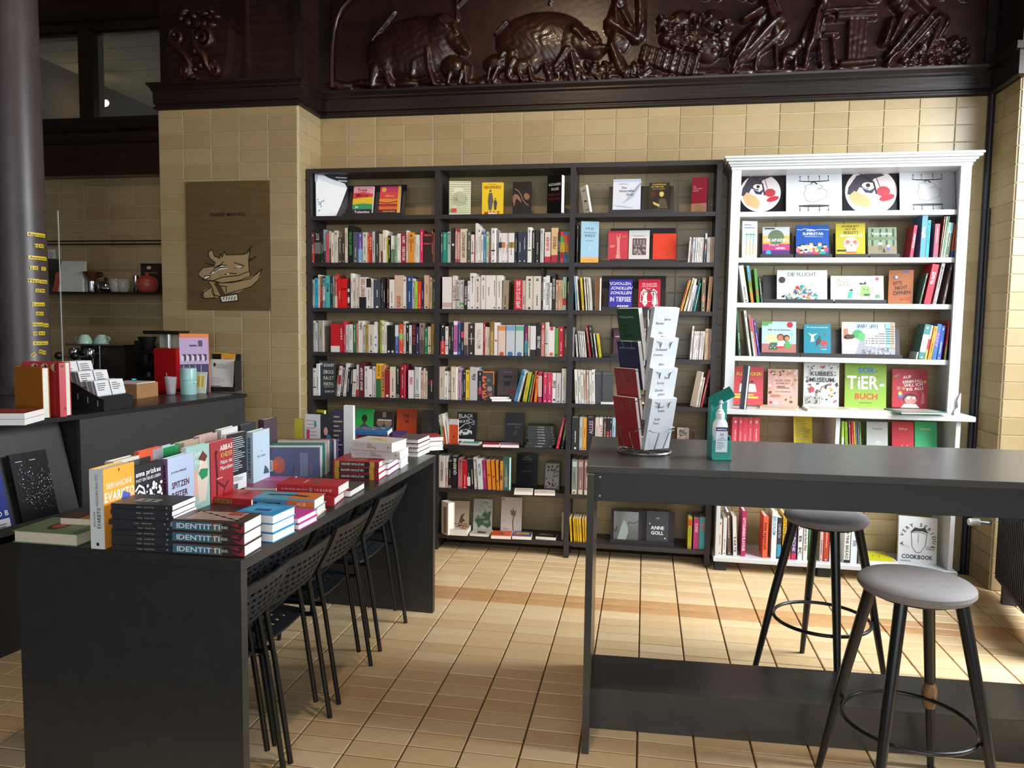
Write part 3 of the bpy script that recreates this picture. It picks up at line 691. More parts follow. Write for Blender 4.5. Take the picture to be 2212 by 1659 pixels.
class Print:
    "flat printing on a rectangular face: a across, b up, both 0..1; size in metres"
    def __init__(s, w, h): s.w, s.h = w, h; s.items = []
    def poly(s, V, F, c): s.items.append((V, F, c))
    def rect(s, a0, b0, a1, b1, c): s.poly([(a0*s.w, b0*s.h), (a1*s.w, b0*s.h), (a1*s.w, b1*s.h), (a0*s.w, b1*s.h)], [(0, 1, 2, 3)], c)
    def pgon(s, pts, c): s.poly([(a*s.w, b*s.h) for a, b in pts], [tuple(range(len(pts)))], c)
    def circ(s, a, b, r, c, ry=None, n=20, rot=0.0):
        ry = r if ry is None else ry; cr, sr = math.cos(rot), math.sin(rot); P = []
        for k in range(n):
            x, y = r*s.w*math.cos(2*math.pi*k/n), ry*s.w*math.sin(2*math.pi*k/n); P.append((a*s.w+x*cr-y*sr, b*s.h+x*sr+y*cr))
        s.poly(P, [tuple(range(n))], c)
    def ring(s, a, b, r, t, c, n=28):
        V = []
        for k in range(n):
            x, y = math.cos(2*math.pi*k/n), math.sin(2*math.pi*k/n); V += [(a*s.w+r*s.w*x, b*s.h+r*s.w*y), (a*s.w+(r-t)*s.w*x, b*s.h+(r-t)*s.w*y)]
        s.poly(V, [(2*k, 2*((k+1) % n), 2*((k+1) % n)+1, 2*k+1) for k in range(n)], c)
    def line(s, pts, wd, c, closed=False):
        P = [Vector((a*s.w, b*s.h)) for a, b in pts]; hw = wd*s.w/2; V = []; F = []
        seg = list(zip(P, P[1:]+([P[0]] if closed else [])))
        for p, q in seg:
            d = q-p
            if d.length < 1e-7: continue
            d.normalize(); n = Vector((-d.y, d.x))*hw; e = d*hw*.5; k = len(V); V += [tuple(p-e+n), tuple(p-e-n), tuple(q+e-n), tuple(q+e+n)]; F.append((k, k+1, k+2, k+3))
        s.poly(V, F, c)
    def text(s, t, a, b, size, c, al='c', bold=0, rot=0.0, shear=0.0, maxw=None, sx=1.0):
        "size = cap height as a share of the face height; (a, b) anchors the baseline"
        V, F, L = text2d(t, bold, shear); k = size*s.h/.72
        if maxw and L*k*sx > maxw*s.w: sx *= maxw*s.w/(L*k*sx)
        ox = {'c': -L/2, 'l': 0, 'r': -L}[al]; cr, sr = math.cos(rot), math.sin(rot); P = []
        for x, y in V:
            X, Y = (x+ox)*k*sx, y*k; P.append((a*s.w+X*cr-Y*sr, b*s.h+X*sr+Y*cr))
        s.poly(P, F, c)
    def vtext(s, t, b0, b1, c, wd=.6, a=.5, down=False, bold=1):
        "lettering running along a spine between b0 and b1"
        V, F, L = text2d(t, bold); span = (b1-b0)*s.h; k = wd*s.w/.72; sx = span/L
        P = []
        for x, y in V:
            if down: P.append((a*s.w-wd*s.w/2+y*k, b1*s.h-x*sx))
            else: P.append((a*s.w+wd*s.w/2-y*k, b0*s.h+x*sx))
        s.poly(P, F, c)
    def dashes(s, b0, b1, c, a=.5, wd=.16, seed=1, n=None):
        rg = random.Random(seed); z = b0
        while z < b1:
            L = rg.uniform(.02, .06); s.rect(a-wd/2, z, a+wd/2, min(z+L, b1), c); z += L+rg.uniform(.008, .02)
    def lines(s, a0, b0, a1, b1, n, c, t=.012, seed=1):
        rg = random.Random(seed)
        for k in range(n):
            b = b1-(b1-b0)*(k+.5)/n; s.rect(a0, b-t/2, a0+(a1-a0)*rg.uniform(.55, 1), b+t/2, c)
    def to(s, mb, fn, off0=.0005, rough=.45):
        for k, (V, F, c) in enumerate(s.items):
            o = off0+.00009*k
            mb.add([fn(x, y, o) for x, y in V], F, cm(c, rough) if isinstance(c, str) else c)
def book_meshes(w, h, d, colr, hard=True, spine_print=None, front_print=None, back_print=None, round_=False, pg=None, rough=.42, top_print=None, edge=None):
    "canonical book: thickness along x, spine at y=0, height along z; front cover is the x=w side"
    t = .0022 if hard else .0008; e = .0035 if hard else .0003
    cov = MB(); c = cm(colr, rough); ce = cm(edge, rough) if edge else c
    if round_:
        R = .10*w; sp = [(0, 0), (.05*w, -.6*R), (.14*w, -R), (.86*w, -R), (.95*w, -.6*R), (w, 0)]
        out = sp+[(w, d), (w-t, d), (w-t, t), (t, t), (t, d), (0, d)]
    else:
        out = [(0, 0), (w, 0), (w, d), (w-t, d), (w-t, t), (t, t), (t, d), (0, d)]
    n = len(out); vs = [(x, y, 0) for x, y in out]+[(x, y, h) for x, y in out]
    k = n-8 if False else 0
    i0 = len(out)-6      # index of (w, d)
    fs = [(i, (i+1) % n, n+(i+1) % n, n+i) for i in range(n)]
    # caps: right board, left board, spine
    R_idx = [i0-1, i0, i0+1, i0+2]; L_idx = [0, i0+3, i0+4, i0+5]; S_idx = list(range(0, i0))+[i0+2, i0+3]
    for idx in (R_idx, L_idx, S_idx):
        fs.append(tuple(n+i for i in idx)); fs.append(tuple(idx[::-1]))
    cov.add(vs, fs, c)
    pgm = MB(); y0 = t; pgm.box(t, w-t, y0, d-e, e, h-e, pg or PAGE)
    pr = MB()
    if spine_print: spine_print.to(pr, (lambda x, y, o: ((.14*w+.72*x, -o-.10*w, y) if round_ else (x, -o, y))))
    if front_print: front_print.to(pr, lambda x, y, o: (w+o, x, y))
    if back_print: back_print.to(pr, lambda x, y, o: (-o, d-x, y))
    if top_print: top_print.to(pr, lambda x, y, o: (x, y, h+o))
    return cov, pgm, pr
def book(name, label, group, w, h, d, colr, M, cat='book', **kw):
    cov, pgm, pr = book_meshes(w, h, d, colr, **kw)
    o = cov.build(name); tag(o, label, cat, group); o.matrix_world = M
    pgm.build('page_block', o)
    if pr.f: pr.build('cover_print', o)
    return o
def TR(x, y, z): return Matrix.Translation((x, y, z))
def RX(a): return Matrix.Rotation(math.radians(a), 4, 'X')
def RY(a): return Matrix.Rotation(math.radians(a), 4, 'Y')
def RZ(a): return Matrix.Rotation(math.radians(a), 4, 'Z')
ORD = ['first', 'second', 'third', 'fourth', 'fifth', 'sixth', 'seventh', 'eighth', 'ninth', 'tenth', 'eleventh', 'twelfth', 'thirteenth', 'fourteenth', 'fifteenth', 'sixteenth', 'seventeenth', 'eighteenth', 'nineteenth', 'twentieth']
def ordn(k):
    if k <= 20: return ORD[k-1]
    t = {2: 'twenty', 3: 'thirty', 4: 'forty'}[k//10]
    return {2: 'twentieth', 3: 'thirtieth', 4: 'fortieth'}[k//10] if k % 10 == 0 else t+'-'+ORD[k % 10-1]
SHN = ['top shelf', 'second shelf', 'third shelf', 'fourth shelf', 'fifth shelf', 'sixth shelf', 'seventh shelf', 'bottom shelf']
def dark(h): r, g, b = (int(h.lstrip('#')[i:i+2], 16) for i in (0, 2, 4)); return .3*r+.6*g+.1*b < 120
SPINES = []
def spine_row(zoom, z, yf, spec, where, frm, group, vbase=None, dmin=.125, start=1):
    """spec items: x0-x1:top:colour[:extras] in the pixels of a zoomed view; zoom = (ox, oy, scale).
    extras joined by '|': L<deg> lean to +x at the top, T<b0>,<b1>,<text>,<colour>[,d] lettering, B<b0>,<b1>,<colour> band, r rounded hardback"""
    ox, oy, sc = zoom; rg = random.Random(sum(map(ord, where)))
    for k, it in enumerate(spec.split()):
        f = it.split(':'); x0, x1 = (float(q) for q in f[0].split('-')); top = float(f[1]); c = '#'+f[2]; ex = f[3].split('|') if len(f) > 3 else []
        um = ox+(x0+x1)/2/sc
        # base row on the shelf front
        lo, hi = 0, 3000
        vb = proj((ony(um, 800, yf)[0], yf, z))[1]; 
        a = ony(ox+x0/sc, vb, yf)[0]; b_ = ony(ox+x1/sc, vb, yf)[0]; w = max(b_-a-.0008, .006)
        h = ony(um, oy+top/sc, yf)[2]-z; lean = 0.0; hard = False; rnd = False
        sp = Print(w, h)
        tc = '#e8e4dc' if dark(c) else '#2a2626'
        has = False
        for e in ex:
            if e[0] == 'L': lean = float(e[1:])
            elif e[0] == 'B': q = e[1:].split(','); sp.rect(0, float(q[0]), 1, float(q[1]), '#'+q[2])
            elif e[0] == 'r': hard = True; rnd = True
            elif e[0] == 'h': hard = True
        for e in ex:
            if e[0] == 'T': q = e[1:].split(','); has = True; sp.vtext(q[2].replace('_', ' '), float(q[0]), float(q[1]), '#'+q[3], wd=.62 if w < .03 else .5, down=len(q) > 4)
            elif e[0] == 'D': q = e[1:].split(','); has = True; sp.circ(.5, float(q[0]), .3, '#'+q[1])
        if 'n' in ex: has = True
        if not has:
            b0 = rg.uniform(.12, .45); sp.dashes(b0, min(.95, b0+rg.uniform(.25, .5)), tc, wd=.20 if w < .02 else .12, seed=k*7+3)
            if rg.random() < .45: sp.dashes(.86, .93, tc, wd=.3, seed=k)
            if rg.random() < .6: sp.circ(.5, .05, .16, tc, n=8)
        d = min(.185, max(dmin, h*.63+rg.uniform(-.006, .006)))
        d = min(d, -yf-.012)
        if lean: h = h/max(.8, math.cos(math.radians(abs(lean))))-w*abs(math.sin(math.radians(lean)))
        M = TR(a, yf+rg.uniform(0, .006), z)
        if lean > 0: M = TR(b_, yf+rg.uniform(0, .006), z) @ RY(lean) @ TR(-w, 0, 0)
        elif lean < 0: M = TR(a, yf+rg.uniform(0, .006), z) @ RY(lean)
        size = 'thick ' if w > .036 else 'slim ' if w < .012 else ''
        nm = 'cookbook' if 'bottom shelf of white' in where else 'picture_book' if 'white bookcase' in where and 'bay' not in where else 'hardback' if hard else 'pamphlet' if w < .0105 else 'paperback'
        lab = '%s%s %s, %s from %s on %s' % ('' if nm == 'pamphlet' else size, cname(c), nm.replace('_', ' '), ordn(k+start), frm, where)
        o = book(nm, lab, group, w, h, d, c, M, cat=nm.replace('_', ' '), hard=hard, round_=rnd, spine_print=sp, pg=PAGE if rg.random() < .7 else PAGE2)
        SPINES.append(o)
ZA = (650, 340, 4.88); ZB = (650, 660, 4.88); ZCc = (930, 340, 4.878); ZD = (930, 660, 6.9125); ZE = (930, 870, 4.739); ZF = (1220, 340, 4.8796); ZG = (1220, 640, 4.608); ZH = (1210, 1070, 6.32); ZI = (1560, 320, 3.814); ZJ = (1560, 650, 3.814); ZK2 = (1520, 1060, 3.197)
YS = BF+.012
G1 = 'books in the bay beside the tiled pillar'; G2 = 'books in the middle bay'; G3 = 'books in the bay beside the white bookcase'
PIL = 'pillar end'
spine_row(ZA, BZ[1], YS, """110-140:785:d8452a:B.5,1,8a2a20 141-210:765:1d1b1e:B.28,.62,6d6d6d|T.7,.9,ROT,bbbbbb 211-234:770:23222a 236-259:760:8fa0a8:B.0,.35,2c3038 263-295:792:cf5468 296-317:776:d8d0c4:B0,.45,77605a 319-350:792:e2dcd2 352-389:770:d2cbbe:h
391-430:842:4a443c 431-462:838:463f38 465-492:742:d7cdbc 496-549:716:101216:h|T.2,.82,MARGARET_ATWOOD,3fae4a 551-600:786:50546a 604-650:790:6a55a8:B0,.45,7fb4d8 652-697:790:cfcac6 698-722:808:dd6a2a 722-748:808:bc2828:T.45,.9,YAVUZ,e8e0da 751-781:781:bcbcb8 783-822:783:3b3739
824-842:802:d9cdb8 843-861:805:dcd0bc:B0,.4,98222c 863-901:766:e2dbce:h 903-920:829:d2d130 921-945:826:17181a 948-986:824:6f8f70:B.5,1,e6e6e2 988-1013:821:93a890 1015-1050:802:e6e0da 1053-1108:802:9e2436:T.08,.55,SIBYLLE_BERG,ecd9d9|T.66,.9,GRM,ecd9d9 1110-1129:769:dcd4ca:h
1131-1192:791:dd902f:B.66,.8,c07a22 1194-1210:813:d6cdc0 1211-1244:813:e0dad0 1245-1256:816:cfc8bc 1258-1285:762:d91d60 1291-1377:796:33201f:n|B.62,.66,d8402a|B.9,.95,d8402a 1378-1395:752:7a2020 1396-1424:791:b97472""", SHN[1]+', '+BAYN[0], PIL, G1)
spine_row(ZA, BZ[2], YS, """116-145:1286:e2dfda 147-180:1271:2a9fc6 182-198:1236:d8ccb8:h 199-222:1252:b0222a:B.7,1,8a8350 229-258:1272:5b98a8:B.25,.7,c9d4d4 262-303:1246:4fb0b0:T.5,.75,MALE,1c2c2c 309-334:1246:33363f 336-355:1250:8d8f97 358-386:1231:b8382f:B0,.35,d6c9b0 388-429:1279:d6181c 430-487:1279:d6181c:n|B.62,.68,7a0f10 491-512:1305:2c2826:B.2,.4,d8d4d0|B.6,.72,d8d4d0
523-545:1221:e4ded6:h 546-575:1266:dcd3c6 576-614:1266:dcd3c6 616-690:1262:dcd6d0:B0,.36,1c1a1a|T.38,.95,ERNEST_CEES,b04040 691-740:1276:e2dedb:B.7,1,17161a 742-762:1291:e4dedb 765-840:1290:3b4658 844-864:1262:1d1a1c:r 866-890:1266:1f1c1e 906-929:1262:4a2a28 931-984:1287:e6dfda 986-1070:1242:d2b49e:T.03,.38,WILLIAM_GADDIS,a8352a|h
1073-1108:1262:e2dad4:D.9,c23a30|D.05,c23a30 1113-1170:1250:26467e:h 1172-1200:1276:cfcfcc 1202-1228:1306:9fd23c 1230-1268:1306:de362a 1270-1293:1311:2a2150 1297-1350:1242:d4b296:h 1353-1382:1263:dfc298 1385-1420:1263:35533e""", SHN[2]+', '+BAYN[0], PIL, G1)
spine_row(ZB, BZ[3], YS, """131-150:160:e0ded8 151-177:182:b4c0d0 179-240:156:a29c90:r 313-408:194:c41726:B0,.22,e6dcd8|n 409-440:196:bf2230:T.45,.85,KRAFT,ecd0d0 446-468:163:cc2c3a 470-503:201:bcc3ca 506-545:198:dedad6 549-580:188:2f6a4e 582-600:188:cc8850 603-655:161:dedad6:T.72,.96,Selbst,222222|h 656-680:221:b4b0ac 684-708:196:b99a3c 710-770:201:d2cabd 771-803:171:dcdcdc:D.5,2a70a8|D.25,2a70a8
832-851:156:c4cc40:h 853-879:172:dcd8cc 881-905:176:dad6ca 906-945:208:191719:D.06,c8c8c8 946-990:208:191719:D.06,c8c8c8 992-1030:206:4a60a4:B.6,1,d8dae2 1034-1078:196:dd522a:B.48,.68,8fc044 1081-1104:166:c9c6c4 1106-1137:186:1d1b1f 1139-1165:206:d9d5d2 1169-1210:186:211a1c:T.3,.95,DER_BRIEF,a83030 1213-1243:226:3c2d66 1247-1302:183:8c7870:B0,.45,5c4c48|h 1305-1334:229:157a50 1337-1370:221:dfc6ac:B.28,.31,222222 1373-1420:191:a68b3c""", SHN[3]+', '+BAYN[0], PIL, G1)
spine_row(ZB, BZ[4], YS, """131-162:661:dcd9d4:B.28,.32,1a1a1a 163-190:613:d2d8dc
356-376:676:6a6a6c:L7 378-408:636:d8cfcb:L6|B.4,.7,c03030 409-436:628:1a1a1a:L6|B.1,.9,6a6a6a 440-470:608:d8d0cc:L6 476-503:648:222224:L4 505-532:650:1c1c1e:L4 535-574:672:dcd8d4:L3|B.5,.54,c02838 580-608:622:d2cec8:L1|B0,.22,b02838 615-663:602:5e1d2b:T.2,.85,EINAR_SCHLEEF,e6d8d8|h 670-710:642:d8d6d2 712-750:672:e2dedb:D.06,333333 756-790:642:dedad4
794-845:612:ecae20:B0,.55,2f6a3c|T.62,.94,Ali_Smith,5a4a10 848-884:632:c2875a:T.2,.8,Hotel,6a3a20 886-935:678:8c1e22:D.07,e8d0c0 936-998:646:d8ccb8 1000-1040:646:2b2b2e:B.0,.12,7a7a7a 1043-1100:624:a0162f:r
1131-1190:682:e0dcda:T.5,.75,KEINE,b03030 1193-1260:649:c6c6c6:r|B.12,.14,222222|B.06,.08,222222 1263-1290:686:d0a298 1292-1311:661:dac8b0 1313-1332:691:d2c2ac 1335-1415:649:2c2422:h|B.45,.58,6a2420""", SHN[4]+', '+BAYN[0], PIL, G1)
PIL2 = 'pillar end'
spine_row(ZCc, BZ[1], YS, """106-128:786:4a4c50 129-172:789:15897a 177-210:781:aeaeae:T.6,.95,BOYLE,2c3038 214-257:743:222022:D.52,d8d8d8 259-283:750:b03a34:B.1,.9,c89088 284-308:752:a83030:B.1,.9,c89088 312-380:753:d4c8b2:T.15,.9,IAN_BERNHARDT,4a4038 386-424:771:55504c 425-458:813:e0dad4:B.33,.36,2a1a1a 459-469:813:c02838 471-492:692:dedad6:h 494-528:731:e4e0dc:h 530-555:811:dedad4 557-583:791:3a80ae 586-612:783:bcc8a6 614-632:799:a0344a:B.55,1,8a8050
633-690:746:e0dcd8:r|B.33,.37,222222 692-715:760:8a8884 719-751:796:e6dedb:B.5,.69,2a3458 752-788:796:e6dedb:B.5,.69,e8823a 789-819:796:e6dedb 821-880:796:e6dedb:B.5,.69,97862e 886-910:781:1b1a1c 918-964:784:2b3346 965-1012:784:2b3346 1016-1064:736:e2deda:r|B.34,.37,222222 1066-1099:766:262426 1105-1143:771:2b2427 1151-1190:749:b9b9b4:r 1200-1262:786:dcc8be:B0,.2,b82434|T.4,.85,ELSENER,b84a48 1269-1340:741:d6b27e:B0,.22,a82434|T.4,.75,PIERRE,7a4a2a|h
1343-1360:790:2a2426 1364-1401:782:c62a34:B.34,.66,d8c030|B.66,.86,3f9a4a|T.15,.66,DESPENTES,1a1a1a 1403-1441:782:2a78b8:B.34,.66,e0b030|B.66,.9,d85a2a|T.15,.66,DESPENTES,1a1a1a 1443-1488:782:7a8a30:B.34,.66,d86a2a|B.66,.9,c03a40|T.15,.66,DESPENTES,1a1a1a""", SHN[1]+', '+BAYN[1], PIL2, G2)
spine_row(ZCc, BZ[2], YS, """121-222:1259:e4dcda:n|B.05,.2,c9a8a0 229-270:1246:dacfcc:T.25,.7,DAS_FEST,7a2a3a 273-304:1291:b9b4b0:B.3,.33,222222 308-350:1291:c6c2be:B.15,.22,5a9a50 353-387:1296:1c1a1c:T.15,.8,MICHEL_ROSENFELD,d0d0d0 389-411:1301:e0d8d4:B.3,.33,222222 414-465:1219:e2dcd8:h 467-523:1256:d8ccc2:h 528-580:1242:e2dbd4 581-645:1242:e2dbd4 646-695:1242:e2dbd4 696-750:1242:e2dbd4 754-815:1292:97846f:L1
881-962:1286:c41730:T.05,.95,JAMES_JOYCE_ULYSSES,f0dcdc 964-998:1296:c2a89a 1001-1080:1251:d4cbbc:h 1081-1163:1251:d4cbbc:h 1166-1182:1166:1a1718:h 1183-1208:1259:e4e0dc 1209-1252:1246:dedad6:T.15,.8,SONNENALLEE,555555 1253-1275:1323:dcd8d4 1277-1312:1221:241f22:T.3,.85,ALEXANDER_KLUGE,cccccc 1317-1344:1291:c89f7a 1346-1369:1292:cda580 1371-1389:1293:c89f7a 1391-1428:1259:aed8b8:B.15,.36,d0343c 1441-1468:1309:2f6a4c:B.6,1,d8c8ac""", SHN[2]+', '+BAYN[1], PIL2, G2)
spine_row(ZD, BZ[3], YS, """146-214:259:1f1c20:B0,.42,cf343c 218-265:312:e2dcd6:B.3,.33,1a1a1a 269-305:256:1d1b1e 307-339:262:262932 342-400:231:ae5a9a:B.88,1,e4e0e4|B0,.08,e4e0e4 405-453:266:205c96:B.2,.8,183a5c 456-495:270:2a2a30:B.55,.75,d8407a 498-555:251:c8b0a0:h|B0,.3,4a4040 562-648:270:33262a:B.5,.54,888888 656-780:260:e2d6d0:h|T.2,.8,MINUTEN,b8b0aa 786-810:251:aa1a2c:h 812-845:318:dac6b0 847-884:322:dcc8b2 891-940:240:8a6826:B0,.7,b08c3c 946-1000:253:e4dcda:B.0,1,e4dcda|D.45,c83a3a
1006-1118:292:dfc4b6:B.82,.97,dd8a3c|n|D.05,c84a3a 1126-1255:293:c4c8d0:B.82,.97,7fa2cc|n|D.05,4a6aa0 1266-1385:293:c4ccce:B.82,.97,5fb09a|n|D.05,4a6aa0 1399-1450:301:28405c:B.5,.95,7a2058|B.1,.5,3a8aa0 1453-1482:301:d8c8b8 1486-1570:266:2c2628:B.2,.92,dcd8d6 1576-1646:287:1d1a1d:T.25,.65,JONAS_KIEL,e0e0e0 1649-1700:260:c2423c:B0,.8,cc8070 1704-1756:249:c6c2bc:r|B.36,.39,222222 1758-1850:320:e4dcd8:D.94,c03a40|D.08,d8602a 1854-1905:332:589440:D.06,1a3a1a 1909-1985:317:bf162c 1991-2040:342:6b5148:B.4,.5,a84038 2043-2065:300:1a181a""", SHN[3]+', '+BAYN[1], PIL2, G2)
spine_row(ZD, BZ[4], YS, """131-200:916:c8b6a4:h 204-264:982:e2deda 266-292:990:dcd8d2:B.28,.31,222222 295-400:917:d6cab4:r 402-460:932:b290b0 463-484:966:3a3444 485-520:966:28222e 522-580:962:eac31e 582-696:921:bfbbbf:h|T.6,.8,Alle,222222 708-765:976:241c22:B.2,.45,a82838
1240-1282:957:3d8bbb:L15 1290-1318:975:d4d2d0:L14 1370-1430:998:bcb220:L10 1450-1474:1030:4f8a4a:L9 1484-1506:985:d8622c:L9 1540-1582:1034:e8761e:L5 1602-1660:987:c23050:h|B.15,.9,2a1a20|B.18,.87,c8b0b0 1679-1743:1004:d23a58:B.0,.5,c8306a 1744-1810:1004:cf3a56:B.0,.5,c42e68
1815-1873:1006:e4e0dc:D.1,222222|T.5,.75,DIE,222222 1875-1945:1007:c9c4c2 1950-2024:941:dedbd6:r 2030-2056:1030:a8303a:B0,.4,4a2a3a""", SHN[4]+', '+BAYN[1], PIL2, G2)
spine_row(ZE, BZ[5], YS, """118-134:126:cfcac0:L-8|B0,.35,6aa0c8|B.35,.65,5a9a58 136-150:120:d6d0c4:L-8|B0,.6,dd9a30 152-166:116:d8d2c8:L-8|B0,.6,c03a30
1282-1308:150:cc2a58:L12 1332-1356:148:2a2c28:L9|B.3,.7,3f8a3c|B.7,1,b8a070""", SHN[5]+', '+BAYN[1], PIL2, G2)
spine_row(ZE, BZ[6], YS, """81-149:542:d4ccc4:T.2,.8,WEISSBUCH,2a2626|r 151-178:546:d8d2cc:B0,.4,d0a0a0 181-214:600:1f1b1d:B0,.1,888888 217-274:551:1f1b1f:T.42,.95,QUEENIE,e0dcdc 281-324:571:c46a76 326-375:596:bc1a1e 378-410:578:262224:L-2|B.1,.4,d8d8d8 416-446:578:201e20:L-3 450-478:560:d8d4d0:L-3 488-540:575:d4d2ce:L-4|T.45,.85,HELLER,3a80a8 545-578:590:a02862:L-4 586-624:592:e6861e:L-4|D.5,b03020 634-670:592:e8881e:L-4|D.45,b03020 678-702:592:e08a20:L-3|D.3,222222 708-736:600:d89040:B.35,.5,8a5a4a""", SHN[6]+', '+BAYN[1], PIL2, G2)
WS = 'middle bay'
spine_row(ZF, BZ[1], YS, """124-134:690:222224:h
1296-1314:842:d8d4d0:L3 1316-1334:842:6a4030:L3 1338-1362:842:b8c4c8:L2 1366-1382:842:d8d4cc:L2 1386-1402:842:dcd8d0:L2 1404-1420:842:d4d0c8:L2 1422-1438:842:dcd8d0:L2 1440-1456:842:ccc4b8:L2 1462-1482:800:3a4458:L2|B.8,1,c8c8c8|B.45,.6,c04058 1494-1512:842:b8b4b0 1514-1532:842:c8c0b4 1536-1552:838:c2a888 1554-1572:836:bea484 1574-1590:834:c2a888""", SHN[1]+', '+BAYN[2], WS, G3)
spine_row(ZF, BZ[2], YS, """116-130:1252:8ab4cc:L-4 138-154:1250:d8d4cc:L-5 184-206:1266:e0b828:L-5 222-238:1262:d6d2cc:L-5 248-262:1262:d2cec6:L-5 268-284:1264:d8d0c4:L-5
1208-1220:1290:a83a2c:L14 1222-1236:1292:d8b030:L14 1250-1276:1270:d2c0a4:L14 1286-1312:1280:d8d4cc:L12 1318-1334:1345:b4c0c8:L11 1340-1352:1270:3a3a3c:L10 1358-1374:1322:1a9a92:L10 1438-1480:1265:6a6048:h|B.3,.45,a86a40 1492-1532:1255:b88a60:L3|h""", SHN[2]+', '+BAYN[2], WS, G3)
spine_row(ZG, BZ[3], YS, """76-92:308:8a8886:h 118-134:380:d8d4d0:L-5 150-164:346:dcd8d4:L-6 168-182:346:d8d4d0:L-6 186-200:348:dcd8d4:L-6 204-218:350:d6d2ce:L-6 244-262:286:a81c24:L-8|h 278-298:288:2a2628:L-8|h 312-326:370:d4d0c8:L-8 342-360:370:c8b41e:L-8
1242-1262:296:d8ccc4:L3|h 1268-1286:348:e0d8d2:L3 1288-1308:348:e2dad4:L3 1310-1330:348:dcd4ce:L3 1332-1352:348:e0d8d2:L3 1354-1374:348:dcd4cc:L3 1386-1410:322:c8a888:L1 1412-1434:322:c2a282 1436-1462:324:ccac8c""", SHN[3]+', '+BAYN[2], WS, G3)
spine_row(ZG, BZ[4], YS, """106-136:730:e0dcd8:L-3 140-165:732:dcd8d4:L-3 168-192:734:e2deda:L-3 195-218:736:dcd4ce:L-3|B.1,.9,c8a08a 221-244:736:d8c8c0:L-2 247-270:738:dedad6:L-2 272-299:730:e2deda:L-2
1304-1324:802:d8d0c8:L9 1328-1342:806:d6cec6:L9 1348-1368:724:b42a3a:L11""", SHN[4]+', '+BAYN[2], WS, G3)
spine_row(ZG, BZ[5], YS, """66-140:1206:26282a:h 143-176:1208:b4b6b2 178-214:1210:e69a2a 217-296:1206:241d24:h|T.5,.9,ALLES,c89ab0 299-335:1212:d8c8c4 338-376:1212:e0dad6:T.2,.8,NACHT,b04050 379-410:1214:3a2a30 412-440:1214:2a1c1e:B.2,.6,a83030 442-466:1216:26242a 468-496:1216:a8c4d8
742-792:1216:1c1b1e:T.3,.5,DER,e0e0e0 795-850:1216:2a2a2e 852-872:1218:a85a34""", SHN[5]+', '+BAYN[2], WS, G3)
spine_row(ZE, BZ[6], YS, """1438-1500:585:7c857c:B0,.14,c8c0a0|B.8,.95,b8c0b8|r 1502-1563:588:8a6a66:B0,.14,c8c0a0|B.8,.95,b89a96|r 1565-1625:592:8f6e6a:B0,.14,c8c0a0|B.8,.95,b89a96|r 1627-1690:594:8a7a60:B0,.14,c8c0a0|r""", SHN[6]+', '+BAYN[2], WS, G3)
spine_row(ZH, BZ[7], YS, """142-164:312:e0b414:L-4 188-210:316:dcae12:L-4 214-238:318:e4b816:L-4 242-262:320:dcb014:L-4 270-298:322:e0b414:L-4 314-336:322:dcae12:L-4 346-370:322:e2b616:L-4
1734-1793:292:a8a01e:r|B.72,.92,c03a20 1815-1890:318:b83a72:T.55,.85,GENUSS,e8d0d0 1893-1990:312:3aa6b4:T.6,.85,GEMUESE,d8706a""", SHN[7]+', '+BAYN[2], WS, G3)
# white bookcase spines
G4 = 'books on the white bookcase'; WW = 'white bookcase'; YW = WF+.02; FR = 'dark bookcase'
spine_row(ZI, WZ[1], YW, """1545-1572:634:c82a44:L5|T.3,.75,Kinder,f0e0e0 1627-1672:542:4a80b8:L1|T.45,.7,Persepolis,f0f0f0,d 1676-1702:592:1f9eb8:L1 1738-1778:622:8a4050:L1|h 1790-1800:562:6a3428:L4 1800-1810:562:c8b48a:L5 1812-1820:560:1a7a68:L6 1824-1832:610:c8b88a:L6 1832-1868:615:4a5c48:L5|B.7,1,7ab0b8 1880-1910:628:d8622a:L4|B0,.2,2a4a9a""", 'second shelf of '+WW, FR, G4)
spine_row(ZI, WZ[2], YW, """180-220:962:b8b8b4:L-10|h 240-262:966:7a9a3c:L-9|B.6,1,5aa0c0|B0,.3,d07a30 286-310:992:4f8a3c:L-7|T.2,.4,TIER,d84030 322-338:1070:3a5a44:L-8
1625-1638:1030:3f5a50:L10 1662-1716:952:c41f34:L9|T.5,.8,FRANZ,f0e0e0|h 1735-1765:945:8a8688:L9|h 1815-1835:955:5a4640:L8 1892-1912:965:6a5a52:L2 1914-1922:968:6a3a34:L2""", 'third shelf of '+WW, FR, G4)
spine_row(ZJ, WZ[3], YW, """138-156:84:2f5a38:L-5|h 226-244:78:c8c8bc:L-9|h 262-278:118:d8d8d8:L-9|B.6,1,c84a58 280-294:150:d4707a:L-9 300-316:155:3a3a98:L-10
1596-1608:420:c8c8c8:L8 1614-1664:190:3f7a78:L8|h|B.2,.7,d8e0dc 1668-1684:200:d8b040:L8|B.3,.6,c03030|B.6,1,d8d8cc 1692-1722:206:e08a28:L8 1728-1764:188:2f62ac:L6|T.35,.75,AFFE,c06a90|h 1770-1802:202:2456b0:L5|h 1826-1844:162:b83040:L3|B0,.35,7a9a40 1858-1872:160:2c302c:L2""", 'fourth shelf of '+WW, FR, G4)
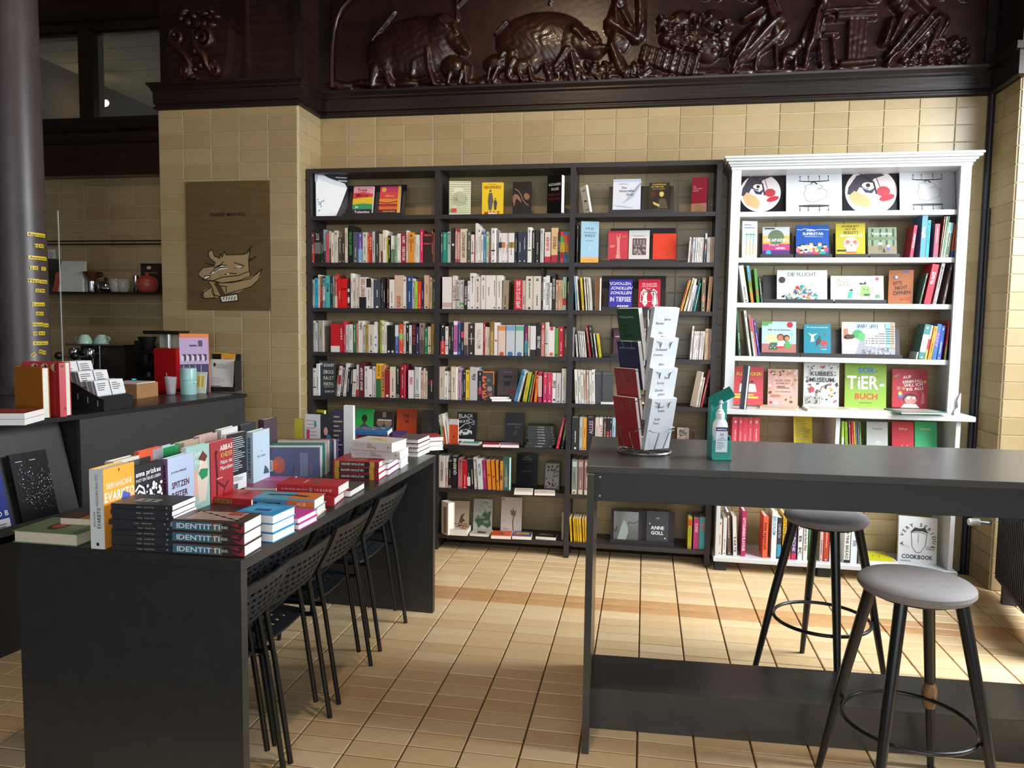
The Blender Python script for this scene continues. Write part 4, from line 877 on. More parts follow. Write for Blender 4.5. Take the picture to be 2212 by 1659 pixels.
spine_row(ZJ, .70, YW-.01, """76-126:960:d8485a:B0,.29,b02860 127-162:960:d8485a:B0,.29,b02860 163-205:962:d8485a:B0,.29,b02860 206-246:963:d8485a:B0,.29,b02860 247-302:964:d8485a:B0,.29,b02860
986-1004:992:9fc04a:L-2|B0,.6,e0e0d8 1020-1042:996:8ab83c:L-4 1056-1072:996:8a4a4a:L-5 1078-1092:996:c83030:L-5 1096-1110:996:dcb030:L-5 1114-1126:998:3a7a8a:L-5 1130-1140:998:8a5a70:L-5 1144-1156:1000:2f8a4a:L-5""", 'shelf below counter of '+WW, FR, G4)
spine_row(ZK2, WBS, YW-.03, """95-123:198:cdb8a0:h 130-155:188:c8c8c6 165-190:150:5a4034:L-3|h 205-232:180:cfcac6:L-3|T.1,.5,TARTE,3a3a3a,d|h 258-288:140:b0245e:T.12,.85,OTTOLENGHI_FLAVOUR,f0e0e8,d|h 405-440:176:e05a38:T.2,.85,Asien_vegetarisch,3a1a10,d|h 464-500:142:dcdcd8:T.5,.9,JERUSALEM,3a90b8,d|h 503-532:185:2c2838:T.5,.85,CARPATIA,b0a8c0,d|B.05,.35,3a8ab0 541-566:160:e0b02a:T.3,.9,OTTOLENGHI,3a2a10,d|h 580-600:180:c84a34 604-636:184:4a3060:T.2,.7,KUECHE,d0b0d8,d|B0,.15,c02a50 648-680:190:d4d4d2:T.1,.9,K_B_K,555555,d|h
686-716:208:d2d2ce:T.25,.9,Beyond_the_North_Wind,2a2a2a,d|h 722-740:215:2f8a4a 800-822:225:c8a0a0 826-862:230:b03a20:h 868-892:236:e0dcd8 968-1008:238:d8d8d2:T.1,.98,TARTINE_BREAD,3a3a3a,d|h|B0,.08,1a1a1a 1014-1060:238:d4dce2:T.45,.6,100,3a5a7a|h 1064-1084:240:5a5050""", 'bottom shelf of '+WW, FR, G4)
# ================================================================== books shown face on, lying flat, and display stands
def upx(zoom, x, y): return zoom[0]+x/zoom[2], zoom[1]+y/zoom[2]
def face(label, group, zoom, x0, x1, top, z, y, colr, art=None, th=.02, tilt=0.0, yaw=0.0, hard=True, spine=None, name=None, xb=None, rough=.35, dscale=1.0, base=None, hh=None, pg=None, lean=0.0):
    "book standing with its front cover to the room; x0, x1 and top are read in a zoomed view"
    um = zoom[0]+(x0+x1)/2/zoom[2]
    vb = proj((ony(um, 800, y)[0], y, z))[1] if base is None else zoom[1]+base/zoom[2]
    a = ony(zoom[0]+x0/zoom[2], vb, y)[0]; b_ = ony(zoom[0]+x1/zoom[2], vb, y)[0]
    d = (b_-a)/max(.35, math.cos(math.radians(yaw)))*dscale
    h = hh
    if h is None:
        vt = zoom[1]+top/zoom[2]; h = ony(um, vt, y)[2]-z
        for _ in range(3):
            yy = y+h*math.sin(math.radians(tilt)); h = (ony(um, vt, yy)[2]-z)/math.cos(math.radians(tilt))
    p = Print(d, h)
    if art: art(p)
    sp = Print(th, h)
    if spine: spine(sp)
    M = TR(a, y, z+th*math.sin(math.radians(max(tilt, 0)))*0) @ RZ(yaw) @ (RY(lean) if lean <= 0 else TR(d, 0, 0) @ RY(lean) @ TR(-d, 0, 0)) @ RX(-tilt) @ TR(0, th, 0) @ RZ(-90)
    nm = name or ('cookbook' if 'cookbook' in label else 'picture_book' if group == G4 else 'hardback' if hard else 'paperback')
    return book(nm, label, group, th, h, d, colr, M, cat=nm.replace('_', ' '), hard=hard, front_print=p, spine_print=sp, rough=rough, pg=pg)
def flat(label, group, A, B, C, z, th, colr, side='front', art=None, spine=None, hard=True, zoom=None, pg=None, round_=False, L=None, D=None, name=None, dz=0.0, anchor='A'):
    "book lying down; A, B near corners and C far corner beyond B, as pixels at height z (or points)"
    pt = (lambda q: np.array([*q, z][:3]) if len(q) == 3 else onz(*(upx(zoom, *q) if zoom else q), z))
    a, b_, c = pt(A), pt(B), pt(C)
    e = (b_-a)[:2]; l = L or float(np.linalg.norm(e)); e = e/np.linalg.norm(e)
    if anchor == 'B':
        q = (c-b_)[:2]; q = q/np.linalg.norm(q); e = np.array([q[1], -q[0]]); a = b_.copy(); a[:2] = b_[:2]-e*l
    n = np.array([-e[1], e[0]]); dp = D or abs(float((c-b_)[:2] @ n))
    e3 = Vector((e[0], e[1], 0)); n3 = Vector((n[0], n[1], 0)); up = Vector((0, 0, 1)); a3 = Vector((a[0], a[1], z+.0004+dz)); b3 = a3+e3*l
    if side == 'front': yd, zd, o, h, d = n3, -e3, b3, l, dp
    elif side == 'back': yd, zd, o, h, d = -n3, e3, a3+n3*dp, l, dp
    elif side == 'left': yd, zd, o, h, d = e3, n3, a3, dp, l
    else: yd, zd, o, h, d = -e3, -n3, b3+n3*dp, dp, l
    M = Matrix(((up.x, yd.x, zd.x, o.x), (up.y, yd.y, zd.y, o.y), (up.z, yd.z, zd.z, o.z), (0, 0, 0, 1)))
    p = Print(d, h)
    if art: art(p)
    s = Print(th, h)
    if spine: spine(s)
    nm = name or ('cookbook' if 'cookbook' in label else 'picture_book' if group == G4 else 'hardback' if hard else 'paperback')
    return book(nm, label, group, th, h, d, colr, M, cat=nm.replace('_', ' '), hard=hard, front_print=p, spine_print=s, pg=pg, round_=round_)
STM = mat('#2a2527', .5, noise=.08)
def stand(label, zoom, x0, x1, top, z, y, tilt=14, lip=.012, group='book display stands', m_=STM):
    um = zoom[0]+(x0+x1)/2/zoom[2]; vb = proj((ony(um, 800, y)[0], y, z))[1]
    a = ony(zoom[0]+x0/zoom[2], vb, y)[0]; b_ = ony(zoom[0]+x1/zoom[2], vb, y)[0]; h = ony(um, zoom[1]+top/zoom[2], y+.06)[2]-z
    o = empty('display_stand', (a, y, z)); tag(o, label, 'stand', group); w = b_-a; t = math.tan(math.radians(tilt))
    b = MB(); hd = h*t
    def slab(p, q, th):  # sloping board
        b.add([(0, p[0], p[1]), (w, p[0], p[1]), (w, q[0], q[1]), (0, q[0], q[1]), (0, p[0]+th, p[1]), (w, p[0]+th, p[1]), (w, q[0]+th, q[1]), (0, q[0]+th, q[1])], [(0, 1, 2, 3), (7, 6, 5, 4), (0, 4, 5, 1), (1, 5, 6, 2), (2, 6, 7, 3), (3, 7, 4, 0)], m_)
    slab((.035, .012), (.035+hd, h), .006); b.build('back_board', o)
    b = MB(); b.box(0, w, 0, .045, 0, .012, m_); b.build('ledge', o)
    b = MB(); b.box(0, w, -.004, 0, 0, .012+lip, m_); b.build('lip', o)
    return o
Y1 = -.19
def scrib(p, n, c, a0, b0, a1, b1, t=.012, seed=1): p.lines(a0, b0, a1, b1, n, c, t, seed)
# ---- bay beside the pillar, top shelf
def art_glare(p):  # pale patches are glare painted onto the dark glossy cover
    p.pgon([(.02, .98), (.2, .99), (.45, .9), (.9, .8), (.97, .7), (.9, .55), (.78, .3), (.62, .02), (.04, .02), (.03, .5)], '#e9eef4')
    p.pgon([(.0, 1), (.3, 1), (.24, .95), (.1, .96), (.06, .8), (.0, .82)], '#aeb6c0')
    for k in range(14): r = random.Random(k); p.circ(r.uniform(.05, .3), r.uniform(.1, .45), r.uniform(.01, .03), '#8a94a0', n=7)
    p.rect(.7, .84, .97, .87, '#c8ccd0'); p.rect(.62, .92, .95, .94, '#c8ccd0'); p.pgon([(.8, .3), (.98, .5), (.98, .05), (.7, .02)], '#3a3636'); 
face('large dark photo book with painted glare leaning against the bookcase side, top shelf', G1, ZA, 150, 450, 165, BZ[0], -.215, '#24222a', art_glare, th=.015, yaw=22, rough=.15)
stand('black display stand holding a striped and a sunset paperback on the top shelf', ZA, 440, 1070, 285, BZ[0], -.19, tilt=15)
def art_trick(p):
    p.rect(0, .0, 1, .2, '#1f2240'); p.pgon([(0, .2), (1, .2), (1, .37), (.5, .40), (0, .36)], '#2f9a6a'); p.pgon([(0, .36), (.5, .40), (1, .37), (1, .62), (.5, .6), (0, .56)], '#e6c52a'); p.pgon([(0, .56), (.5, .6), (1, .62), (1, .72), (.5, .8), (0, .76)], '#d8384a')
    p.text('Trick', .45, .82, .10, '#5a2430', bold=1); p.text('Mirror', .48, .63, .11, '#3a1420', bold=1, maxw=.85); p.text('Jia', .12, .24, .09, '#e8f0e0', 'l', bold=1); p.text('Tolentino', .5, .06, .09, '#f0e6f0', bold=1, maxw=.9)
face('paperback with pink, yellow, green and navy wavy bands on a display stand', G1, ZA, 535, 745, 305, BZ[0]+.013, -.185, '#e6a0ac', art_trick, th=.024, tilt=13, hard=False)
def art_milk(p):
    p.rect(0, .78, 1, 1, '#c02a6a'); p.rect(0, .55, 1, .78, '#d8403c'); p.rect(0, .38, 1, .55, '#e88a3a'); p.rect(0, .28, 1, .38, '#a82a1e'); p.rect(0, .18, 1, .28, '#dd6a3a'); p.rect(0, 0, 1, .18, '#5a1c1a')
    p.circ(.2, .87, .12, '#e8a82a'); p.text('Milkman', .5, .62, .07, '#ecc8a0'); p.text('ANNA BURNS', .5, .09, .05, '#e8c8a8', maxw=.7); p.rect(.9, 0, 1, 1, '#e8b030'); p.pgon([(0, .46), (.4, .42), (.9, .48), (.9, .44), (.4, .39), (0, .42)], '#8a2a1c')
face('paperback with a red and orange sunset cover on a display stand', G1, ZA, 815, 1030, 302, BZ[0]+.013, -.185, '#c83a40', art_milk, th=.022, tilt=13, hard=False)
# fifth shelf black cover, sixth shelf covers
face('black hardback with white hand-drawn capital lettering turned towards the pillar', G1, ZB, 193, 352, 585, BZ[4], -.215, '#121214', lambda p: (p.text('SCHLEEF', .6, .84, .085, '#e6e6e6', maxw=.62), p.text('DROGE', .58, .63, .11, '#e6e6e6', maxw=.6), p.text('FAUST', .58, .45, .11, '#e6e6e6', maxw=.6), p.text('PARSIFAL', .58, .28, .11, '#e6e6e6', maxw=.6), p.rect(.3, .24, .85, .25, '#e6e6e6'), p.text('SUHRKAMP', .62, .08, .07, '#e6e6e6', maxw=.55), p.rect(.05, .88, .22, .9, '#cccccc'), p.rect(.05, .92, .22, .94, '#cccccc')), th=.04, yaw=14)
def art_green(p):
    p.circ(.5, .68, .15, '#26301f', ry=.2); p.rect(.44, .5, .56, .6, '#4a4a38'); p.pgon([(.1, .2), (.2, .4), (.44, .52), (.56, .52), (.8, .4), (.92, .2)], '#4f4a3e'); p.rect(.05, .32, .95, .37, '#2fae55'); p.text('JERICHO', .5, .93, .03, '#1c3a24', maxw=.7); p.rect(.1, .06, .9, .2, '#5a5346')
face('bright green book with a dark bust silhouette on the cover, sixth shelf', G1, ZB, 565, 755, 1085, BZ[5], -.18, '#2fae55', art_green, th=.018, tilt=8)
face('dark photo book with two pale text bars on the cover, sixth shelf', G1, ZB, 770, 965, 1118, BZ[5], -.18, '#3a302c', lambda p: (p.circ(.3, .62, .2, '#8a7060'), p.circ(.72, .6, .2, '#94786a'), p.rect(.15, .68, .9, .73, '#cfcac4'), p.rect(.3, .42, .7, .47, '#cfcac4'), p.pgon([(.05, 0), (.3, .4), (.5, .1), (.7, .4), (.95, 0)], '#76604f'), p.rect(.4, .8, .6, .98, '#8a8478')), th=.02, tilt=8)
face('orange-red hardback with scattered black letters, sixth shelf beside the middle bay', G1, ZB, 1000, 1205, 1085, BZ[5], -.18, '#c2481f', lambda p: (p.text('J', .35, .8, .1, '#3a2018', rot=.3, bold=1), p.text('H', .5, .72, .12, '#3a2018', rot=-.2, bold=1), p.text('W', .55, .55, .1, '#3a2018', rot=.2, bold=1), p.text('f', .25, .45, .1, '#3a2018')), th=.025, tilt=8)
face('dark grey clothbound book at the end of the sixth shelf', G1, ZB, 1268, 1412, 1105, BZ[5], -.18, '#4a4346', lambda p: (p.circ(.6, .4, .2, '#544d50'), p.rect(.3, .85, .8, .87, '#5c5558')), th=.02, tilt=8)
face('black book with a yellow frame standing behind the table books', G1, ZB, 122, 245, 1095, BZ[5], -.2, '#d6d02a', lambda p: (p.rect(.08, .1, .92, .9, '#22241f'), p.text('ES', .6, .6, .2, '#cccccc', bold=1)), th=.02, yaw=-18, tilt=6)
# ---- middle bay, top shelf
def art_pat(p):
    for k in range(15):
        for j in range(12):
            if (k-7)**2*.6+(j-5)**2 > 14: p.pgon([(j/12, 1-(k+.3)/16), ((j+.5)/12, 1-(k+.9)/16), ((j+1)/12, 1-(k+.3)/16), ((j+.5)/12, 1-(k+.55)/16)], '#6f743a')
    for r in (.34, .3, .26, .22, .18, .14): p.ring(.5, .48, r, .012, '#6f743a')
    p.circ(.5, .48, .1, '#a9a9a2'); p.rect(.12, .1, .36, .2, '#c83a30')
face('hardback with pale yellow-green wave pattern around a round badge, top shelf', G2, ZCc, 195, 413, 248, BZ[0], -.2, '#dcdcbc', art_pat, th=.02, yaw=8)
def art_sieg(p):
    p.text('SIEGFRIED', .5, .81, .085, '#b02a1c', bold=1, maxw=.9); p.text('Alex Schulman', .5, .93, .03, '#7a3a18', maxw=.8); p.circ(.4, .74, .05, '#4a4038'); p.pgon([(.28, .45), (.33, .68), (.48, .68), (.54, .45), (.46, .16), (.32, .16)], '#5e5750'); p.circ(.64, .5, .035, '#3a342e'); p.pgon([(.56, .4), (.6, .46), (.68, .46), (.73, .38), (.68, .16), (.6, .16)], '#46403a'); p.text('MÄRZ', .5, .0, .12, '#b02a1c', bold=1, maxw=.9); p.rect(.3, .03, .7, .08, '#e8d8d0')
face('yellow hardback with grey figures of a man and child, top shelf', G2, ZCc, 541, 760, 263, BZ[0], -.2, '#ecc71c', art_sieg, th=.03, yaw=2)
def art_dino(p):
    r = random.Random(4)
    for k in range(40): p.circ(r.uniform(.03, .97), r.uniform(.03, .97), .005, '#b8a890', n=5)
    p.line([(.12, .78), (.3, .72), (.45, .6), (.55, .45), (.7, .34), (.86, .28)], .035, '#b08a72'); p.pgon([(.0, .55), (.12, .63), (.3, .6), (.42, .5), (.5, .36), (.4, .4), (.2, .5), (.08, .24), (.02, .4)], '#9a6a54'); p.pgon([(.6, .6), (.72, .66), (.9, .6), (.92, .5), (.8, .44), (.66, .46)], '#9a6a54')
face('dark brown book with dinosaur bones and stars on the cover, top shelf', G2, ZCc, 864, 1060, 256, BZ[0], -.2, '#2a211d', art_dino, th=.012, yaw=-3)
face('thick black hardback with white and red capitals showing its page edges', G2, ZCc, 1226, 1384, 190, BZ[0], -.225, '#141316', lambda p: (p.text('ALEXANDER', .52, .72, .065, '#e4e4e4', maxw=.86, bold=1), p.text('KLUGE', .55, .60, .065, '#e4e4e4', bold=1, maxw=.5), p.text('RUSSLAND-', .5, .46, .06, '#8a2424', maxw=.85), p.text('KONTAINER', .5, .35, .06, '#8a2424', maxw=.85)), th=.045, yaw=-24, pg=PAGEW)
# ---- middle bay, fifth to bottom shelf
def art_marx(p):
    p.text('M', .25, .72, .2, '#e2622a', bold=1, rot=1.3); p.text('A', .3, .5, .2, '#e2622a', bold=1, rot=1.4); p.text('R', .3, .28, .2, '#e2622a', bold=1, rot=1.4); p.text('X', .35, .08, .2, '#e2622a', bold=1, rot=1.3); p.rect(.0, .96, 1, 1, '#e2622a'); p.rect(.9, .55, .97, .96, '#e2622a'); p.circ(.6, .4, .22, '#8a7a70'); p.circ(.66, .2, .16, '#a04a30'); p.circ(.5, .7, .15, '#5a5450')
face('thick dark book with broken orange capitals on its cover, fifth shelf', G2, ZD, 775, 945, 985, BZ[4], -.22, '#2a2220', art_marx, th=.03, yaw=10)
face('taupe book with a drawn paper cup on the cover leaning back, fifth shelf', G2, ZD, 990, 1285, 935, BZ[4], -.14, '#6a5a58', lambda p: (p.text('LINUS GIESE', .5, .86, .04, '#b8aaa8', maxw=.7), p.pgon([(.28, .7), (.32, .76), (.68, .76), (.72, .7)], '#2a2424'), p.line([(.3, .7), (.36, .3), (.62, .3), (.68, .7)], .01, '#2a2424'), p.pgon([(.33, .5), (.35, .44), (.64, .44), (.67, .58), (.32, .58)], '#3a3232'), p.rect(.62, .22, .88, .32, '#9a2a34'), p.lines(.25, .06, .8, .18, 3, '#3a3232')), th=.02, tilt=10)
for k in range(2): flat(('purple paperback lying on top of a white one before the paper cup cover', 'white paperback lying under a purple one before the paper cup cover')[1-k], G2, (915-25*k, 1432-38*k), (1165-40*k, 1432-38*k), (1215, 1340), BZ[4]+.014*k, .0135, ('#e6e0dc', '#4a2a56')[k], side='back', hard=False, zoom=ZD, L=.125, D=.11)
face('orange paperback leaning against a striped bundle, sixth shelf of the middle bay', G2, ZE, 190, 285, 190, BZ[5], -.215, '#d85a30', lambda p: (p.rect(0, .78, 1, 1, '#dcd8d4'), p.circ(.5, .3, .12, '#a82a20'), p.line([(.5, .3), (.62, .45)], .02, '#3a2a20')), th=.012, yaw=-8, hard=False, base=425, hh=.165)
def art_wave(p):
    p.text('BLACK', .45, .84, .11, '#dcdcdc', bold=1, maxw=.75); p.text('WAVE', .38, .66, .10, '#dcdcdc', bold=1, rot=.15, maxw=.55); p.line([(.05, .8), (.5, .84), (.9, .72)], .025, '#dcdcdc'); p.line([(.1, .45), (.4, .62), (.9, .7)], .03, '#dcdcdc'); p.pgon([(.1, .32), (.2, .42), (.5, .46), (.78, .4), (.8, .3), (.2, .24)], '#c8c8c8'); p.rect(.3, .36, .55, .43, '#2a2a2c'); p.circ(.28, .28, .06, '#222222'); p.circ(.68, .3, .06, '#222222'); p.rect(.1, .06, .92, .13, '#dcdcdc')
    for k in range(10): r = random.Random(k); p.circ(r.uniform(.55, .92), r.uniform(.46, .66), .025, '#bbbbbb', n=6)
face('black book with white chalk-style van drawing on the cover, sixth shelf', G2, ZE, 262, 460, 98, BZ[5], -.15, '#131317', art_wave, th=.012, tilt=10)
flat('paperback with a teal cover lying before the van cover, sixth shelf', G2, (295, 432), (495, 440), (530, 400), BZ[5], .012, '#d8d0bc', 'front', lambda p: p.rect(.1, .1, .9, .9, '#3a9a96'), hard=False, zoom=ZE, D=.10)
for k in range(2): flat(('lower', 'upper')[k]+' of two crimson paperbacks lying on the sixth shelf, middle bay', G2, (535, 455), (705, 458), (742, 405), BZ[5]+.018*k, .0175, '#a8203a', 'back', hard=False, zoom=ZE, D=.10)
face('black book with grey capitals and a pale hand shape, sixth shelf', G2, ZE, 755, 945, 105, BZ[5], -.15, '#1b191c', lambda p: (p.text('ARUNDHATI', .5, .62, .06, '#7a7a84', maxw=.9), p.text('ROY', .68, .53, .05, '#7a7a84'), p.circ(.55, .36, .14, '#4a4446', ry=.08, rot=.6), p.circ(.6, .42, .08, '#5a5254', ry=.05, rot=1.0)), th=.02, tilt=8)
flat('paperback with a mauve cover lying before the hand cover, sixth shelf', G2, (712, 460), (905, 463), (965, 400), BZ[5], .018, '#a87a9e', 'back', hard=False, zoom=ZE, D=.11)
zz = BZ[5]
for k, (a, b_) in enumerate(((965, 1252), (985, 1278), (1000, 1280), (985, 1280), (992, 1272), (985, 1265), (990, 1262), (995, 1262))):
    o0 = onz(*upx(ZE, a, 460), BZ[5]); o1 = onz(*upx(ZE, b_, 465), BZ[5])
    t_ = .018 if k < 6 else .014
    flat('dark green-black paperback, %s from the bottom of the stack on the sixth shelf' % ordn(k+1), G2, (o0[0], o0[1], zz), (o1[0], o1[1], zz), (o1[0], o1[1]+.12, zz), zz, t_, '#2b302f', 'front', spine=lambda s: (s.vtext('KRIMI', .38, .62, '#c8ccc8', wd=.25, down=True), s.rect(.3, .08, .7, .1, '#c8ccc8')), hard=False, D=.12); zz += t_+.0006
face('teal paperback with a pale figure, turned at the row end on the seventh shelf', G2, ZE, 742, 812, 552, BZ[6], -.215, '#5f9a9c', lambda p: (p.pgon([(.3, .1), (.4, .6), (.5, .8), (.62, .55), (.7, .1)], '#c8dcd8'), p.text('HALT', .5, .3, .1, '#d8e6e2', maxw=.7, bold=1)), th=.018, yaw=-30)
face('large glossy black hardback with grey lettering, seventh shelf', G2, ZE, 872, 1085, 522, BZ[6], -.15, '#161518', lambda p: (p.text('MARC', .5, .88, .04, '#8a8a8e', maxw=.4), p.text('MACLANES', .5, .82, .04, '#8a8a8e', maxw=.5), p.rect(.25, .5, .75, .51, '#4a4a4e')), th=.018, tilt=7, rough=.12)
def art_leaf(p):
    p.rect(.06, .06, .94, .94, '#a9a39e'); p.line([(.5, .06), (.55, .4), (.6, .7), (.5, .92)], .02, '#241c18')
    r = random.Random(2)
    for k in range(26): p.circ(r.uniform(.12, .88), r.uniform(.1, .9), r.uniform(.05, .1), '#241c18', ry=r.uniform(.03, .06), rot=r.uniform(0, 3))
face('grey book with black leaf branches on the cover, seventh shelf', G2, ZE, 1160, 1318, 605, BZ[6], -.15, '#2a2422', art_leaf, th=.018, tilt=8)
flat('white paperback with gold stripes lying before the glossy black cover', G2, (855, 942), (1045, 947), (1050, 890), BZ[6], .02, '#e4dcd4', 'back', lambda p: (p.rect(.2, .1, .3, .9, '#c89a3a'), p.rect(.45, .1, .52, .9, '#8a7a5a')), hard=False, zoom=ZE, D=.11)
flat('cream paperback with a faint line drawing before the leaf cover', G2, (1062, 948), (1275, 953), (1290, 900), BZ[6], .014, '#dccabc', 'back', lambda p: p.line([(.2, .2), (.5, .5), (.7, .4)], .02, '#8a6a5a'), hard=False, zoom=ZE, D=.11)
face('white slipcased book standing edge on at the bottom shelf corner', G2, ZE, 112, 200, 1005, BZ[7], -.225, '#dedad6', lambda p: (p.rect(.3, .05, .75, .85, '#8a7a70')), th=.05, yaw=-42)
face('cream book with brown bird drawing and red capitals, bottom shelf', G2, ZE, 222, 388, 1004, BZ[7], -.12, '#cbb595', lambda p: (p.pgon([(.4, .28), (.5, .5), (.75, .6), (.62, .42), (.78, .32), (.5, .22)], '#6a4a38'), p.text('AZADI', .5, .12, .12, '#7a241c', maxw=.85), p.text('Arundhati', .5, .78, .04, '#9a7a60', maxw=.8)), th=.018, tilt=8)
def thick_art(p):
    r = random.Random(9)
    for k in range(24): p.circ(r.uniform(.1, .9), r.uniform(.1, .9), r.uniform(.04, .1), r.choice(['#a83a2a', '#c89a5a', '#5a3a3a', '#d8c8b8', '#3a4a6a']), n=8)
flat('very thick paperback with a busy red and cream cover, bottom shelf', G2, (168, 1355), (375, 1366), (440, 1300), BZ[7], .04, '#cbbcae', 'back', thick_art, hard=False, zoom=ZE, D=.13)
def art_lanny(p):
    r = random.Random(3)
    for k in range(26): a, b_ = r.uniform(.05, .9), r.uniform(.62, .96); p.line([(a, b_), (a+.12, b_-.05)], .015, '#6a706a')
    p.pgon([(.1, .34), (.25, .5), (.4, .44), (.62, .62), (.7, .56), (.95, .64), (.9, .4), (.98, .2), (.8, .12), (.5, .22), (.3, .1), (.22, .24)], '#3f5c3c'); p.text('LAN', .4, .4, .09, '#c8d0c0', maxw=.4); p.text('NY', .72, .26, .09, '#c8d0c0', maxw=.3); p.text('MAX PORTER', .5, .03, .05, '#6a706a', maxw=.85)
face('pale grey book with dark green leafy animal shape, bottom shelf', G2, ZE, 432, 622, 985, BZ[7], -.13, '#b4b6aa', art_lanny, th=.018, tilt=8)
flat('grey paperback with a dark block on its cover lying on the bottom shelf', G2, (400, 1362), (595, 1376), (660, 1310), BZ[7], .016, '#bdb6a8', 'back', lambda p: p.pgon([(.4, .3), (.8, .35), (.85, .75), (.5, .8)], '#4a4a48'), hard=False, zoom=ZE, D=.12)
face('cream book with a hand rising from a branch, bottom shelf', G2, ZE, 715, 925, 968, BZ[7], -.13, '#cfc3b8', lambda p: (p.line([(.62, .08), (.58, .3), (.62, .48)], .05, '#6a5646'), p.pgon([(.5, .5), (.44, .66), (.55, .62), (.58, .72), (.64, .62), (.74, .64), (.7, .48)], '#7a6450'), p.text('The', .1, .34, .045, '#a89c94', 'l'), p.text('Tutu', .1, .1, .06, '#8a7468', 'l'), p.circ(.9, .95, .02, '#333333'), p.rect(.05, .92, .15, .96, '#b06a50')), th=.02, tilt=8)
flat('orange paperback with grey brush mark lying on the bottom shelf', G2, (618, 1392), (822, 1400), (870, 1330), BZ[7], .022, '#d85220', 'back', lambda p: (p.circ(.5, .5, .25, '#8a4a30', ry=.1, rot=.6), p.circ(.6, .5, .2, '#6a4a40', ry=.06, rot=.4)), hard=False, zoom=ZE, D=.12)
flat('paperback with purple and yellow lettered cover lying on the bottom shelf', G2, (835, 1398), (1030, 1406), (1085, 1335), BZ[7], .022, '#5a5480', 'back', lambda p: (p.rect(.3, .15, .55, .85, '#d8b43a'), p.text('HOMER', .5, .35, .1, '#7a2a2a', rot=1.57, bold=1), p.rect(.7, .1, .8, .9, '#b05a4a')), hard=False, zoom=ZE, D=.12)
flat('black paperback with white brush lettering lying on the bottom shelf', G2, (1075, 1398), (1280, 1412), (1325, 1345), BZ[7], .02, '#1e1a1c', 'back', lambda p: (p.line([(.5, .15), (.6, .25), (.5, .35), (.62, .45), (.5, .6), (.6, .8)], .05, '#d8d0d0'), p.line([(.35, .2), (.45, .4), (.35, .6)], .04, '#c8a0a0')), hard=False, zoom=ZE, D=.12)
face('slim pale booklet leaning at the end of the bottom shelf, middle bay', G2, ZE, 1338, 1352, 1120, BZ[7], -.2, '#b8b0a8', None, th=.006, yaw=-60, hard=False)
# ---- bay beside the white bookcase
face('white notebook with black rules leaning sideways on the top shelf', G3, ZF, 205, 272, 300, BZ[0], -.2, '#dcd8cc', lambda p: (p.rect(.3, .8, .8, .83, '#333333'), p.rect(.35, .4, .7, .46, '#333333'), p.rect(.2, .1, .9, .12, '#333333')), th=.02, yaw=-35, hard=False, lean=-13)
stand('black display stand under the white and the black portrait book, top shelf', ZF, 458, 1145, 300, BZ[0], -.2)
def art_eros(p):
    for k in range(12): p.line([(.35+k*.045, .25+k*.045), (.75+k*.03, .45+k*.045)], .012, '#9aa0ac')
    for k in range(6): p.line([(.05+k*.1, .2-k*.01), (.25+k*.1, .16-k*.01)], .012, '#a8aab4')
    p.text('Anne Carson', .38, .83, .035, '#3a3e48', maxw=.45); p.text('Der', .42, .7, .07, '#2c3038'); p.text('bittersüße', .5, .6, .075, '#2c3038', maxw=.85); p.text('Eros', .62, .49, .075, '#2c3038')
face('white hardback with serif title and grey ray lines on a stand, top shelf', G3, ZF, 502, 795, 228, BZ[0]+.013, -.19, '#cfd4e0', art_eros, th=.018, tilt=11)
face('black paperback with a yellow-lit portrait on a stand, top shelf', G3, ZF, 880, 1100, 266, BZ[0]+.013, -.19, '#1c1712', lambda p: (p.text('CONFESSIONS', .5, .91, .05, '#c8a83a', bold=1, maxw=.8), p.text('OF THE FOX', .42, .83, .05, '#c8a83a', bold=1, maxw=.65), p.text('JORDY ROSENBERG', .48, .76, .035, '#b89838', maxw=.85), p.circ(.62, .6, .11, '#c8b05a', ry=.14), p.rect(.5, .68, .76, .72, '#2a2014'), p.pgon([(.42, .1), (.5, .42), (.62, .46), (.82, .42), (.94, .1)], '#4a4030'), p.pgon([(.2, .34), (.4, .28), (.55, .22), (.5, .16), (.25, .24)], '#c8a850'), p.lines(.1, .5, .4, .68, 4, '#7a2a20', .014), p.rect(.2, .06, .9, .08, '#7a2a20')), th=.02, tilt=11, hard=False)
face('dark red hardback with blue page edge standing alone, top shelf', G3, ZF, 1330, 1488, 212, BZ[0], -.2, '#8e1a30', lambda p: (p.rect(0, 0, 1, .26, '#a87a58'), p.text('DER', .1, .72, .035, '#d8b0b0', 'l'), p.text('WEG NACH', .1, .66, .035, '#d8b0b0', 'l', maxw=.6), p.text('DIDOST', .1, .6, .035, '#d8b0b0', 'l'), p.lines(.3, .03, .9, .22, 3, '#7a5038')), th=.035, yaw=-16, pg=mat('#3a5aa0', .6))
face('tall light blue hardback with orange band across its foot, second shelf', G3, ZF, 165, 350, 672, BZ[1], -.225, '#8fb2c4', lambda p: (p.text('ATLAS', .48, .8, .06, '#2c4450', maxw=.45), p.text('ABGELEGENEN', .5, .71, .04, '#5a7a88', maxw=.7), p.text('INSELN', .5, .63, .06, '#2c4450', maxw=.55), p.circ(.5, .35, .06, '#a8c4d0'), p.rect(.25, .53, .7, .54, '#3a5460'), p.rect(0, 0, 1, .13, '#e69a2a'), p.rect(.3, .06, .8, .07, '#8a5a1a')), th=.03, yaw=14)
stand('black display stand under a row of one white and two red covers, second shelf', ZF, 468, 1165, 740, BZ[1], -.2)
